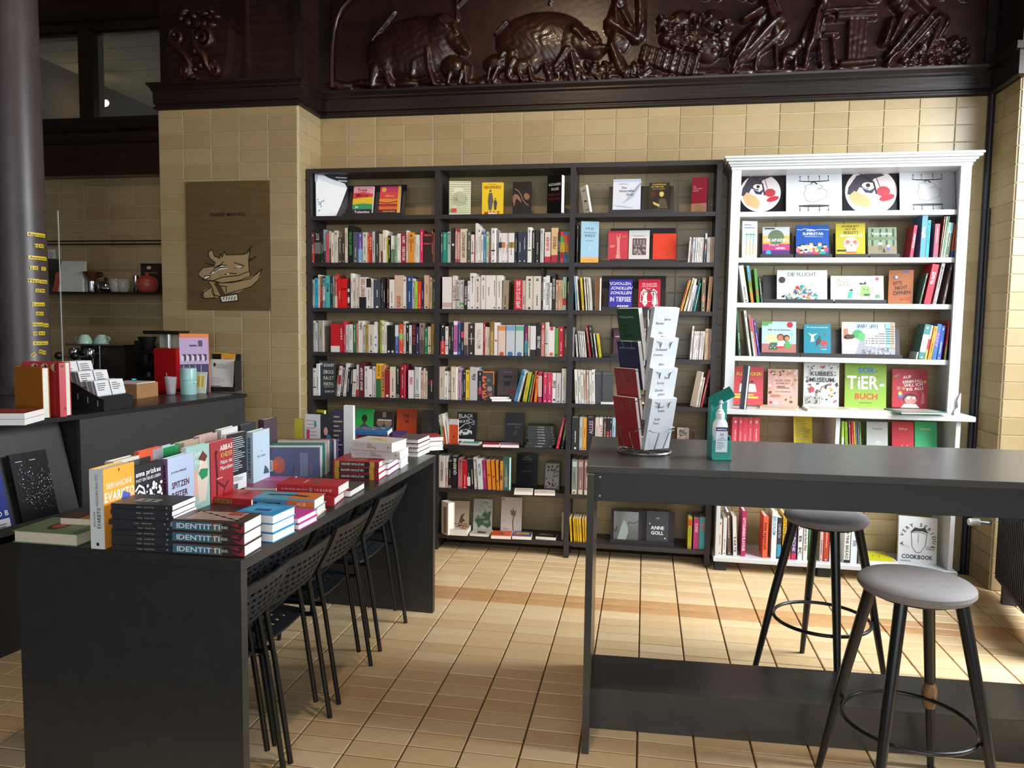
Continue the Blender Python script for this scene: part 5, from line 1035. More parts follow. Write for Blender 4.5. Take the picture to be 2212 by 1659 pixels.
face('coral red paperback with a pale dancer figure on a stand, second shelf', G3, ZF, 452, 662, 775, BZ[1]+.013, -.19, '#c23a48', lambda p: (p.pgon([(.42, .1), (.45, .5), (.4, .9), (.5, .75), (.6, .92), (.58, .5), (.62, .1)], '#d88a88'), p.rect(.1, .5, .35, .515, '#e8c0c0'), p.rect(.1, .46, .3, .475, '#e8c0c0'), p.rect(.7, .8, .9, .81, '#e8c0c0'), p.lines(.4, .08, .65, .2, 3, '#e8c0c0')), th=.014, tilt=11)
face('white hardback with a square brown etching on a stand, second shelf', G3, ZF, 670, 888, 770, BZ[1]+.013, -.19, '#d6ccc6', lambda p: (p.rect(.18, .2, .84, .74, '#57484a'), [p.circ(random.Random(k).uniform(.22, .8), random.Random(k+50).uniform(.22, .5), .05, '#a89490', n=8) for k in range(16)], [p.rect(.22+.15*k, .52, .32+.15*k, .7, '#8a7878') for k in range(4)], p.text('Monika Rinck', .5, .87, .035, '#4a4444', maxw=.6), p.text('Wirksame Fiktionen', .5, .8, .03, '#4a4444', maxw=.65), p.rect(0, .84, 1, 1, '#c6cacc')), th=.016, tilt=11)
face('plain orange-red hardback on a stand, second shelf', G3, ZF, 925, 1172, 803, BZ[1]+.013, -.19, '#d8402a', lambda p: (p.rect(.7, .8, .85, .81, '#8a2a1c'), p.rect(.62, .26, .75, .27, '#8a2a1c'), p.rect(.3, .32, .8, .324, '#b8361f')), th=.016, tilt=11)
face('light brown sketchbook with a line drawing leaning at the third shelf corner', G3, ZF, 315, 368, 1270, BZ[2], -.225, '#b88a68', lambda p: [p.ring(.5, .6, .3, .03, '#7a5238'), p.ring(.55, .5, .2, .03, '#7a5238'), p.line([(.2, .3), (.5, .4), (.8, .7)], .03, '#7a5238')], th=.014, yaw=-30, hard=False)
stand('black display stand behind a blue and a red lettered cover, third shelf', ZF, 378, 1060, 1245, BZ[2], -.2)
def art_scholl(p):
    for k, (t, b_) in enumerate((('SCHOLLEN', .82), ('SCHOLLEN', .66), ('SCHOLLEN', .5), ('IN TIEFSEE', .25))): p.text(t, .5, b_, .1 if k < 3 else .16, '#dcdcec', bold=1, maxw=.9, shear=(-.5, .6, .25, 0)[k])
    for k in range(5): p.pgon([(.35+.1*k, .06), (.42+.1*k, .06), (.46+.1*k, .12), (.39+.1*k, .12)], '#dcdcec')
    p.rect(.0, .88, 1, .885, '#4a48a0')
face('violet-blue book with warped white capitals on a stand, third shelf', G3, ZF, 462, 706, 1288, BZ[2]+.013, -.19, '#3a36a0', art_scholl, th=.014, tilt=11)
face('red book with two white folded-paper shapes on a stand, third shelf', G3, ZF, 772, 1004, 1284, BZ[2]+.013, -.19, '#c0243c', lambda p: (p.text('DIE ALLEE DER', .5, .82, .055, '#ecdcdc', maxw=.8), p.text('LEUCHTKÄFER', .5, .74, .055, '#ecdcdc', maxw=.8), p.text('FLIO', .45, .66, .05, '#ecdcdc'), [p.pgon([(x, .55), (x+.12, .68), (x+.3, .58), (x+.26, .4), (x+.3, .2), (x+.18, .08), (x+.06, .2), (x+.1, .4)], '#ece4e0') for x in (.12, .56)], [p.pgon([(x+.08, .45), (x+.18, .5), (x+.08, .56)], '#c0243c') for x in (.12, .56)]), th=.014, tilt=11)
stand('black display stand behind the card rack, fourth shelf', ZG, 452, 960, 320, BZ[3], -.2)
face('pale pink book with grey capitals seen behind the wire rack, fourth shelf', G3, ZG, 775, 895, 320, BZ[3]+.013, -.19, '#d2b0aa', lambda p: (p.text('GRUND', .55, .85, .08, '#5a5654', bold=1, maxw=.8), p.circ(.5, .4, .3, '#c87a74')), th=.012, tilt=11)
face('dark book with plum cover seen behind the wire rack, fourth shelf', G3, ZG, 480, 640, 330, BZ[3]+.013, -.19, '#4a3040', lambda p: p.rect(.1, .7, .8, .75, '#a890a0'), th=.012, tilt=11)
for x0, x1, c_, l_ in ((300, 372, '#26262a', 'first black landscape book leaning beside seven white paperbacks, fifth shelf'), (375, 480, '#2c2c2e', 'second black landscape book leaning beside seven white paperbacks, fifth shelf')):
    face(l_, G3, ZG, x0, x1, 748, BZ[4], -.21, c_, lambda p: (p.rect(.0, .92, 1, .95, '#5a5a5c')), th=.012, yaw=12, tilt=5)
flat('white booklet lying on the fifth shelf behind the wire rack', G3, (358, 1072), (520, 1076), (560, 1045), BZ[4], .012, '#dcd8d2', 'back', hard=False, zoom=ZG, D=.11)
for k in range(2): flat(('white brochure lying under a pink one on the fifth shelf', 'pink brochure lying on a white one on the fifth shelf')[k], G3, (735, 1072), (935, 1078), (960, 1040), BZ[4]+.013*k, .012, ('#e2dcd8', '#c8625a')[k], 'back', hard=False, zoom=ZG, D=.11)
face('cream paperback fanned open beside two white ones, fifth shelf end', G3, ZG, 1245, 1300, 748, BZ[4], -.22, '#cdbca8', None, th=.03, yaw=-20, hard=False, lean=10)
def art_face(p):
    p.rect(.0, .62, 1, 1, '#d8d4d0'); p.rect(0, 0, 1, .62, '#d8a898')
    r = random.Random(8)
    for k in range(20): p.line([(r.uniform(.05, .9), r.uniform(.6, .95)), (r.uniform(.05, .9), r.uniform(.6, .95))], .025, '#2a2628')
    p.line([(.2, .6), (.3, .3), (.5, .15), (.75, .3), (.8, .6)], .03, '#2a2628'); p.circ(.4, .4, .04, '#2a2628'); p.circ(.62, .4, .04, '#2a2628')
face('book with a sketchy black-haired face on pink, sixth shelf', G3, ZG, 1115, 1232, 1308, BZ[5], -.17, '#d8c8c0', art_face, th=.014, tilt=6)
face('brown framed booklet beside the sketched face, sixth shelf', G3, ZG, 1242, 1298, 1325, BZ[5], -.17, '#7a3a2c', lambda p: p.rect(.12, .08, .88, .92, '#4a2a24'), th=.014, tilt=6)
stand('black display stand carrying two dark covers on the bottom shelf', ZH, 682, 1555, 212, BZ[7], -.2, tilt=10)
face('glossy grey art book with a black angular line, bottom shelf', G3, ZH, 725, 1062, 222, BZ[7]+.013, -.19, '#5a5856', lambda p: (p.pgon([(.15, .02), (.3, .5), (.4, .72), (.55, .6), (.6, .3), (.5, .02)], '#8a9a94'), p.line([(.55, .55), (.62, .64), (.85, .62), (1, .7)], .025, '#121212'), p.line([(0, .4), (.08, .3), (.15, .48)], .03, '#121212')), th=.03, tilt=9, rough=.1)
face('black cookbook with bold white capitals, bottom shelf', G3, ZH, 1172, 1475, 218, BZ[7]+.013, -.19, '#262327', lambda p: (p.text('ANNE', .5, .42, .11, '#e6e6e6', bold=1, maxw=.72), p.text('GOLL', .5, .26, .11, '#e6e6e6', bold=1, maxw=.62), p.text('cafe', .5, .76, .05, '#d8d8d8', maxw=.5), p.circ(.85, .15, .04, '#b8b8b8'), p.circ(.15, .6, .03, '#b8b8b8')), th=.02, tilt=9)
# ---- white bookcase
YWF = WF+.05
def art_clown(p, sx=0.0):
    c = (.5+sx, .48)
    p.circ(c[0], c[1], .46, '#cfc4c4', n=40); p.pgon([(c[0]-.4, c[1]+.1), (c[0]-.25, c[1]+.36), (c[0]+.1, c[1]+.43), (c[0]+.25, c[1]+.36), (c[0]+.05, c[1]+.28), (c[0]-.05, c[1]+.05), (c[0]-.2, c[1]+.1), (c[0]-.3, c[1]-.1), (c[0]-.42, c[1]-.05)], '#3a3440')
    p.pgon([(c[0]-.3, c[1]+.02), (c[0]-.1, c[1]-.08), (c[0]+.0, c[1]-.2), (c[0]-.05, c[1]-.36), (c[0]-.3, c[1]-.28), (c[0]-.4, c[1]-.1)], '#d2a070'); p.circ(c[0]-.06, c[1]+.14, .1, '#e0d4d0', ry=.06); p.circ(c[0]-.05, c[1]+.14, .04, '#3a2420'); p.pgon([(c[0]-.16, c[1]+.08), (c[0]-.02, c[1]+.02), (c[0]+.1, c[1]+.1), (c[0]+.02, c[1]-.04), (c[0]-.1, c[1]-.02)], '#22344a')
    p.circ(c[0]+.22, c[1]+.0, .12, '#a8343c', ry=.1); p.circ(c[0]+.28, c[1]-.14, .14, '#b02430', ry=.06, rot=.3); p.line([(c[0]+.1, c[1]+.3), (c[0]+.16, c[1]+.1)], .015, '#6a5058'); p.line([(c[0]-.2, c[1]+.4), (c[0]+.05, c[1]+.2), (c[0]+.1, c[1]-.05)], .03, '#2a262e')
def art_tramp(p):
    p.text('BEAUTIES OF THE NIGHT', .94, .93, .03, '#3a3a3c', 'r', maxw=.5)
    for b0 in (.74, .17):
        p.circ(.5, b0, .28, '#2a2a2c', ry=.025); s = 1 if b0 > .5 else -1; p.circ(.5, b0+.012, .27, '#d8d8da' if s > 0 else '#4a4a4c', ry=.012)
        for x in (.25, .4, .6, .76): p.line([(x, b0), (x, b0+.09*s)], .008, '#222222'); p.circ(x, b0+.1*s, .012, '#222222', n=8)
    p.line([(.48, .24), (.36, .3), (.32, .45), (.36, .55), (.34, .62), (.42, .66), (.5, .64)], .005, '#5a5a5c'); p.line([(.48, .24), (.6, .3), (.72, .36), (.74, .5), (.64, .56), (.55, .54), (.66, .6), (.6, .66)], .005, '#5a5a5c'); p.line([(.45, .68), (.5, .72), (.56, .66)], .02, '#333333')
def sleeve(label, x0, x1, top, y, colr, art, yaw):
    o = face(label, 'record sleeves on the white bookcase', ZI, x0, x1, top, WZ[0], y, colr, art, th=.004, tilt=12, yaw=yaw, hard=False, name='record_sleeve', rough=.3)
sleeve('black record sleeve with painted clown face disc, at the dark bookcase end', 150, 520, 178, -.15, '#17151a', lambda p: art_clown(p, -.06), 0)
sleeve('white record sleeve with trampoline drawings between the two clown sleeves', 527, 988, 175, -.17, '#c9cbd0', art_tramp, 0)
sleeve('black record sleeve with painted clown face disc between two white sleeves', 995, 1462, 165, -.15, '#17151a', art_clown, 0)
sleeve('white record sleeve with trampoline drawings at the pilaster end', 1465, 1925, 160, -.17, '#c2c2c6', art_tramp, 0)
def art_city(p): p.rect(.08, .06, .92, .72, '#9ab8b8'); p.pgon([(.1, .3), (.5, .5), (.9, .3), (.9, .08), (.1, .08)], '#c8b890'); [p.line([(x, .1), (x+.05, .65)], .03, '#6a4a2a') for x in (.25, .5, .7)]; [p.circ(x, .64, .12, '#5a7a48', ry=.05) for x in (.3, .55, .76)]; p.lines(.1, .78, .9, .94, 2, '#5a6a8a', .03)
face('white comic with a palm beach picture turned towards the dark bookcase, second shelf', G4, ZI, 165, 290, 600, WZ[1], -.24, '#d8dad8', art_city, th=.012, yaw=12, tilt=4, hard=False)
for x0, x1, t_, l_ in ((312, 585, 700, 'dark display stand under the rainbow guidebook, second shelf'), (600, 905, 720, 'dark display stand under the blue crowd cover, second shelf'), (930, 1205, 700, 'dark display stand under the skull cover, second shelf'), (1215, 1460, 720, 'dark display stand under the forest comic, second shelf')):
    stand(l_, ZI, x0, x1, t_, WZ[1], -.23, tilt=14)
def art_esk(p):
    p.rect(0, .0, 1, .2, '#4a2a70'); p.rect(0, .2, 1, .42, '#a83a6a'); p.rect(0, .42, 1, .7, '#c8a04a'); p.rect(0, .7, 1, .78, '#b8b0b0'); p.circ(.5, .64, .3, '#5a6a50'); p.text('ESKAPADEN', .5, .5, .1, '#eeeeee', bold=1, maxw=.85); p.text('LEIPZIG', .66, .24, .06, '#eeeeee', bold=1, maxw=.45); p.text('IN UND UM', .42, .36, .045, '#eeeeee', maxw=.5); p.circ(.22, .12, .1, '#2a9ad8'); p.rect(.08, .92, .45, .97, '#3a3a3c')
face('guidebook with rainbow landscape stripes and white lettering, second shelf', G4, ZI, 332, 555, 650, WZ[1]+.013, -.22, '#b4bcc0', art_esk, th=.014, tilt=12, hard=False)
def art_super(p):
    p.line([(.04, .86), (.15, .84), (.25, .88), (.6, .84), (.78, .86), (1, .84)], .012, '#e6eaf0'); p.text('mama', .45, .8, .08, '#e6eaf0', maxw=.5); p.text('SUPERSTAR', .52, .68, .08, '#e6eaf0', maxw=.72, bold=1)
    r = random.Random(5)
    for k, (x, y) in enumerate(((.1, .3), (.22, .34), (.34, .3), (.46, .36), (.58, .3), (.72, .36), (.88, .32), (.16, .14), (.3, .16), (.46, .18), (.62, .18), (.8, .2))):
        p.circ(x, y-.1, .1, r.choice(['#c83a4a', '#2a8a8a', '#d8a03a', '#8a4a7a', '#d86a6a', '#e0e0e0']), ry=.1); p.circ(x, y, .055, '#e0b8a0'); p.circ(x, y+.035, .055, r.choice(['#1e1a1c', '#2a1c18', '#c89a3a']), ry=.03)
    p.lines(.25, .6, .85, .65, 2, '#8ab0d8', .012)
face('blue picture book with a crowd of faces below white lettering, second shelf', G4, ZI, 608, 880, 634, WZ[1]+.013, -.22, '#1c4a98', art_super, th=.014, tilt=12)
def art_skull(p):
    p.text('UNTERM BETT', .5, .88, .06, '#3a2c14', bold=1, maxw=.6); p.text('LIEGT EIN', .5, .8, .05, '#3a2c14', bold=1, maxw=.45); p.text('SKELETT', .52, .68, .08, '#3a2c14', bold=1, maxw=.5); p.line([(.2, .62), (.85, .62)], .04, '#e8e4d8'); [p.circ(x, y, .04, '#e8e4d8') for x in (.2, .85) for y in (.61, .64)]
    p.circ(.52, .38, .26, '#e8e4da', ry=.24); p.rect(.36, .14, .68, .3, '#e8e4da'); p.circ(.4, .42, .1, '#d87a6a'); p.circ(.66, .42, .1, '#d87a6a'); p.circ(.41, .43, .025, '#2a1c18'); p.circ(.65, .43, .025, '#2a1c18'); p.pgon([(.5, .34), (.56, .34), (.53, .28)], '#2a1c18'); p.rect(.36, .1, .7, .13, '#b04a3a'); p.rect(.05, .14, .36, .19, '#2a2418')
face('olive yellow picture book with a white cartoon skull and bone, second shelf', G4, ZI, 936, 1180, 620, WZ[1]+.013, -.22, '#a89c28', art_skull, th=.014, tilt=12)
def art_forest(p):
    p.rect(0, .0, 1, .35, '#7a6a52'); [p.rect(x, .35, x+.07, .95, '#2a3a28') for x in (.12, .4, .62, .85)]; p.rect(0, .55, 1, .66, '#5a6a4a'); p.text('Tante NonNon', .48, .74, .08, '#eeeee6', bold=1, maxw=.7); p.circ(.42, .42, .07, '#d8b8a0'); p.pgon([(.34, .2), (.38, .38), (.48, .38), (.52, .2)], '#5a5a34'); p.circ(.7, .34, .06, '#d8a898'); p.rect(.66, .18, .76, .3, '#3a5a9a'); p.pgon([(.5, .12), (.56, .3), (.62, .12)], '#1e1c18')
face('comic with two small figures in a dark green forest, second shelf', G4, ZI, 1203, 1440, 652, WZ[1]+.013, -.22, '#6f8466', art_forest, th=.018, tilt=12, hard=False)
for x0, x1, t_, l_ in ((342, 915, 1045, 'dark display stand under the white animal pile book, third shelf'), (925, 1350, 1045, 'dark display stand under the cream creature book, third shelf')):
    stand(l_, ZI, x0, x1, t_, WZ[2], -.23, tilt=13)
def art_flucht(p):
    p.text('DIE FLUCHT', .5, .8, .12, '#4a4a52', maxw=.78); p.circ(.1, .68, .07, '#3a3236')
    r = random.Random(6)
    for k in range(70):
        x = r.gauss(.5, .2); y = .06+.5*abs(r.random())*max(0, 1-abs(x-.5)*2.2)
        if .08 < x < .92: p.circ(x, y, r.uniform(.015, .04), r.choice(['#c83a34', '#e0b090', '#2a8a84', '#d87a4a', '#1e1a20', '#3a6a9a', '#e8d8c8', '#4aa098']), ry=r.uniform(.01, .03), rot=r.uniform(0, 3), n=7)
face('wide white picture book with a colourful heap of animals, third shelf', G4, ZI, 450, 865, 1005, WZ[2]+.013, -.22, '#d2d4d2', art_flucht, th=.012, tilt=11, spine=lambda s: s.rect(0, 0, 1, 1, '#2f86b4'))
def art_plum(p):
    p.text('DIE LETZTEN', .12, .8, .075, '#3a4a34', 'l', maxw=.24); p.text('23 TAGE', .12, .7, .08, '#3a4a34', 'l', maxw=.24); p.text('DER PLUM', .12, .6, .075, '#3a4a34', 'l', maxw=.25); p.text('Katharina Greve', .12, .92, .035, '#5a4a34', 'l', maxw=.24); p.circ(.88, .88, .035, '#b02a70'); p.pgon([(.56, .2), (.58, .62), (.74, .6), (.76, .2)], '#7aa85a'); p.pgon([(.54, .66), (.56, .74), (.62, .7), (.66, .8), (.68, .66)], '#221e1c'); p.circ(.63, .48, .012, '#222222'); p.circ(.7, .46, .012, '#222222'); p.pgon([(.62, .3), (.76, .3), (.72, .22), (.64, .22)], '#1c4a30'); p.line([(.56, .42), (.5, .3), (.53, .24)], .006, '#222222'); p.line([(.76, .4), (.8, .5), (.79, .56)], .006, '#222222'); p.line([(.6, .2), (.56, .08)], .006, '#222222'); p.line([(.7, .2), (.78, .08)], .006, '#222222'); p.pgon([(.32, .12), (.35, .4), (.42, .38), (.4, .14)], '#3a9a8a'); p.pgon([(.34, .42), (.4, .5), (.43, .4)], '#222222'); p.pgon([(.85, .14), (.85, .28), (.93, .28), (.93, .14)], '#4a8a5a')
face('wide cream picture book with green cartoon creatures, third shelf', G4, ZI, 895, 1330, 1052, WZ[2]+.013, -.22, '#dedac2', art_plum, th=.012, tilt=11)
def art_brown(p):
    p.text('BITTE', .2, .56, .1, '#3a2216', 'l', bold=1, rot=.1, maxw=.35); p.text('NICHT', .28, .42, .1, '#3a2216', 'l', bold=1, rot=.1, maxw=.5); p.text('ÖFFNEN', .2, .26, .11, '#3a2216', 'l', bold=1, rot=.1, maxw=.7); p.text('Bissig!', .5, .1, .08, '#b03020', 'l', rot=.2, maxw=.4); p.circ(.3, .78, .12, '#4a4a68', ry=.07); p.circ(.32, .79, .06, '#d8c0b0'); p.rect(.55, .92, .82, .98, '#5a5a80')
face('brown paper-look book with hand-scrawled black and red lettering, third shelf', G4, ZI, 1365, 1560, 1005, WZ[2], -.2, '#9a5c38', art_brown, th=.025, tilt=6, yaw=-8, hard=False)
for x0, x1, t_, l_ in ((310, 640, 225, 'dark display stand under the playground picture book, fourth shelf'), (645, 985, 235, 'dark display stand under the teal goat book, fourth shelf'), (985, 1480, 230, 'dark display stand under the wide city book, fourth shelf')):
    stand(l_, ZJ, x0, x1, t_, WZ[3], -.23, tilt=13)
def art_kids(p):
    p.rect(0, 0, 1, .32, '#a0655a'); p.circ(.28, .48, .2, '#e8d890', ry=.14); p.line([(.88, .3), (.88, .8)], .02, '#8ab0c0'); p.circ(.88, .62, .05, '#8ab0c0'); p.text('Nelly und die Berlinchen', .5, .72, .06, '#5a3a34', maxw=.65); p.circ(.82, .9, .09, '#b02030'); p.rect(0, .93, .3, 1, '#5a9a50'); p.circ(.1, .9, .1, '#5a9a50', ry=.04); p.circ(.55, .52, .11, '#6a4028'); p.circ(.55, .5, .08, '#a86a48'); p.circ(.72, .5, .1, '#3a2018'); p.circ(.74, .48, .07, '#b87a54'); p.rect(.46, .24, .64, .4, '#c8d0e0'); p.rect(.46, .18, .64, .25, '#c03a3a'); p.pgon([(.66, .2), (.7, .4), (.8, .4), (.86, .2)], '#4a9a4a'); p.pgon([(.2, .14), (.26, .36), (.44, .36), (.46, .14)], '#3a5a48'); [p.circ(.26+.06*k, .2+.05*(k % 2), .015, '#e0e0d8', n=6) for k in range(4)]
face('pale blue picture book with children in front of a city tower, fourth shelf', G4, ZJ, 325, 608, 170, WZ[3]+.013, -.22, '#a6c4cc', art_kids, th=.012, tilt=11)
def art_goat(p): p.text('Wir sind ganz durcheinander', .5, .88, .045, '#d8e6e8', maxw=.8); p.pgon([(.15, .72), (.3, .66), (.5, .7), (.36, .6), (.4, .45), (.25, .42), (.28, .6)], '#e6e2dc'); p.pgon([(.45, .45), (.6, .66), (.62, .5), (.75, .42), (.6, .38), (.45, .28)], '#3a3438'); p.circ(.75, .4, .14, '#b0303c', ry=.1); p.pgon([(.72, .68), (.82, .72), (.8, .62)], '#7a3a6a'); p.line([(.65, .3), (.62, .2)], .04, '#c84a54'); p.line([(.78, .3), (.8, .2)], .04, '#c84a54'); p.circ(.75, .18, .1, '#8ac0c0', ry=.015)
face('teal hardback with dancing goat and donkey cartoon, fourth shelf', G4, ZJ, 672, 895, 192, WZ[3]+.013, -.22, '#1d7a8c', art_goat, th=.016, tilt=11)
def art_juju(p):
    p.rect(0, 0, .24, 1, '#c8b8aa'); p.rect(.03, .5, .12, .8, '#a86a50'); p.pgon([(.24, 0), (.36, .5), (.62, .4), (1, .25), (1, 0)], '#8a8c92'); p.circ(.3, .64, .1, '#3a8a4a', ry=.09); p.circ(.38, .56, .08, '#4a9a54', ry=.08)
    for k, (x, w_, h_, c_) in enumerate(((.44, .05, .6, '#c0b8b0'), (.5, .05, .66, '#d8d0c4'), (.56, .06, .62, '#b8ada4'), (.62, .07, .7, '#cfc4b4'), (.7, .12, .82, '#d8d0c6'), (.82, .1, .95, '#7aa8a8'), (.92, .07, .99, '#b08a6a'))):
        p.rect(x, .3-.01*k, x+w_, h_, c_); [p.rect(x+.005, .36+.07*j, x+w_-.008, .39+.07*j, '#4a4c54') for j in range(int((h_-.4)/.07))]
    r = random.Random(4); [p.rect(x, y, x+.025, y+.02, r.choice(['#e8e8e8', '#3a4a6a', '#b8b8c0', '#6a3a3a'])) for x, y in [(r.uniform(.38, .9), r.uniform(.03, .22)) for _ in range(45)]]
    p.text('JUJU', .38, .84, .09, '#3a2a5a', bold=1, maxw=.17); p.text('JOJÓ', .62, .84, .09, '#3a2a5a', bold=1, maxw=.17); p.circ(.12, .56, .05, '#3a241c'); p.circ(.19, .56, .045, '#3a241c'); p.rect(0, .0, .2, .42, '#ddd6d0')
face('wide picture book with a busy city street and tower blocks, fourth shelf', G4, ZJ, 985, 1425, 175, WZ[3]+.013, -.22, '#a8cadc', art_juju, th=.012, tilt=11)
# counter-board row
YC = -.14
def art_leck(p): p.text('ALLES LECKER!', .55, .78, .08, '#e8c83a', bold=1, maxw=.8); p.pgon([(.25, .36), (.28, .56), (.75, .56), (.8, .36)], '#d8dce0'); [p.circ(.35+.1*k, .62, .04, '#3a2a28') for k in range(4)]; [p.circ(.34+.1*k, .54, .035, '#f0f0f0') for k in range(4)]; p.rect(.1, .2, .85, .25, '#c8c04a'); p.rect(.1, .27, .7, .31, '#c8c04a'); p.rect(.0, .0, 1, .03, '#3a5a3a')
face('red picture book with a laid table and yellow title, counter board', G4, ZJ, 70, 335, 540, WCT, YC, '#c23f44', art_leck, th=.014, tilt=8)
face('navy picture book seen edge on, leaning across the red table cover', G4, ZJ, 140, 172, 525, WCT, -.28, '#26344a', None, th=.016, yaw=-72, tilt=4)
def art_food(p):
    r = random.Random(7); p.rect(.2, .3, .8, .8, '#dcae9e')
    for k in range(34):
        x, y = r.uniform(.06, .94), r.choice([r.uniform(.82, .96), r.uniform(.04, .26), r.uniform(.3, .8)])
        if .18 < x < .82 and .28 < y < .8: x = r.choice([r.uniform(.04, .14), r.uniform(.86, .96)])
        p.circ(x, y, r.uniform(.03, .06), r.choice(['#a83a34', '#8a9a4a', '#e0d8d0', '#6a4a3a', '#c8906a', '#a8b8c0']), ry=r.uniform(.02, .05), rot=r.uniform(0, 3), n=9)
    p.text('ALLES, WAS', .5, .66, .055, '#6a3a34', maxw=.55); p.text('SCHMECKT', .5, .58, .055, '#6a3a34', maxw=.55); p.lines(.3, .46, .75, .54, 2, '#6a3a34', .02); p.text('JULIA HOHMANN', .5, .36, .04, '#6a3a34', maxw=.55); [p.rect(.1+.05*k, .22, .12+.05*k, .3, '#a85a4a') for k in range(7)]
face('pink cookbook with small food drawings around its title, counter board', G4, ZJ, 374, 622, 562, WCT+.012, YC, '#d2a092', art_food, th=.018, tilt=8)
def art_kubb(p):
    r = random.Random(12)
    for k in range(110):
        x, y = r.uniform(.04, .96), r.uniform(.02, .98)
        if .52 < y < .82 and .14 < x < .86: continue
        c_ = r.choice(['#3a3a3c', '#4a4a4c', '#3a8a7a', '#c0404a', '#c8b030', '#5a5a5c', '#2a2a2c'])
        if r.random() < .5: p.line([(x, y), (x+r.uniform(-.05, .05), y+r.uniform(-.06, .06))], .016, c_)
        else: p.circ(x, y, r.uniform(.015, .04), c_, ry=r.uniform(.012, .05), rot=r.uniform(0, 3), n=7)
    [p.rect(.03+.05*k, .04, .045+.05*k, .24, '#6a6a6c') for k in range(10)]
    p.text('KUBBES', .5, .7, .1, '#2e2e30', bold=1, maxw=.66); p.text('MUSEUM', .5, .56, .1, '#2e2e30', bold=1, maxw=.7); p.pgon([(.16, .33), (.2, .44), (.3, .42), (.28, .31)], '#c03a44')
face('tall white picture book crowded with small object drawings, counter board', G4, ZJ, 668, 960, 510, WCT+.014, YC, '#d4d8d8', art_kubb, th=.014, tilt=7)
def art_sort(p):
    p.text('SOR-', .55, .78, .13, '#2f74c4', bold=1, maxw=.55); p.text('TiER-', .5, .42, .3, '#e8ecec', bold=1, maxw=.9); p.text('BUCH', .52, .19, .13, '#c8322c', bold=1, maxw=.62); p.rect(.35, .1, .65, .115, '#4a6a2a'); r = random.Random(3)
    for k in range(60): x, y = r.uniform(.06, .94), r.uniform(.42, .7); p.circ(x, y, .012, '#8a9a98', n=5)
face('large lime green picture book with blue, white and red capitals, counter board', G4, ZJ, 1008, 1350, 514, WCT+.014, YC, '#86a83a', art_sort, th=.014, tilt=7, spine=lambda s: s.rect(0, 0, 1, 1, '#e0a82a'))
def art_all(p):
    for t_, a_, b_ in (('AUF', .42, .76), ('KEINEN FALL', .58, .65), ('WILL ICH', .6, .56), ('INS ALL!', .64, .46)): p.text(t_, a_, b_, .075, '#e8dcd8', bold=1, rot=.12, maxw=.56)
    p.circ(.5, .24, .2, '#3a2420', ry=.16); p.circ(.52, .2, .17, '#d88a84', ry=.13); p.circ(.46, .26, .05, '#f0f0ee'); p.circ(.62, .26, .045, '#f0f0ee'); p.pgon([(.6, .22), (.74, .2), (.6, .17)], '#d88a84'); p.pgon([(.24, .0), (.34, .1), (.68, .1), (.78, .0)], '#dcdcd8'); [p.circ(x, y, .06, '#a8705a') for x, y in ((.18, .5), (.32, .5), (.22, .38))]; p.rect(.16, .26, .3, .36, '#3a6ab0'); p.circ(.22, .36, .05, '#e0c03a'); p.circ(.92, .68, .045, '#d8a03a'); p.circ(.12, .82, .09, '#8a6a68', ry=.04, rot=.4); p.pgon([(.8, .1), (.84, .34), (.82, .46), (.9, .36), (.92, .12)], '#c06a70')
face('red picture book with a big-nosed pink cartoon figure, counter board', G4, ZJ, 1400, 1690, 562, WCT+.02, YC, '#a8202f', art_all, th=.014, tilt=7, spine=lambda s: s.rect(0, 0, 1, 1, '#e0902a'))
for A, B, C, t_, c_, l_ in (((305, 888), (615, 905), (640, 868), .012, '#d8b48a', 'thin tan picture book lying below the pink cookbook'), ((700, 908), (1110, 922), (1085, 885), .014, '#d2cdc8', 'thin white picture book lying below the object drawings cover'), ((1105, 920), (1478, 934), (1440, 905), .014, '#dadcd2', 'thin pale picture book lying below the lime green cover')):
    flat(l_+' on the counter board', G4, A, B, C, WCT, t_, c_, 'back', lambda p: p.rect(.1, .1, .9, .9, '#bfb4a4'), zoom=ZJ, D=.19)
for k in range(2): flat(('cream', 'teal edged')[k]+' picture book, %s of two lying by the bracket of the counter board' % ('lower', 'upper')[k], G4, (1485-10*k, 938-k*6), (1880-8*k, 945-k*8), (1895, 905), WCT+.011*k, .0105, ('#d8d8d0', '#3a7a74')[k], 'back', lambda p: (p.rect(.1, .1, .9, .9, '#9a9484'), p.rect(.3, .3, .6, .7, '#b8707a')), zoom=ZJ, D=.2)
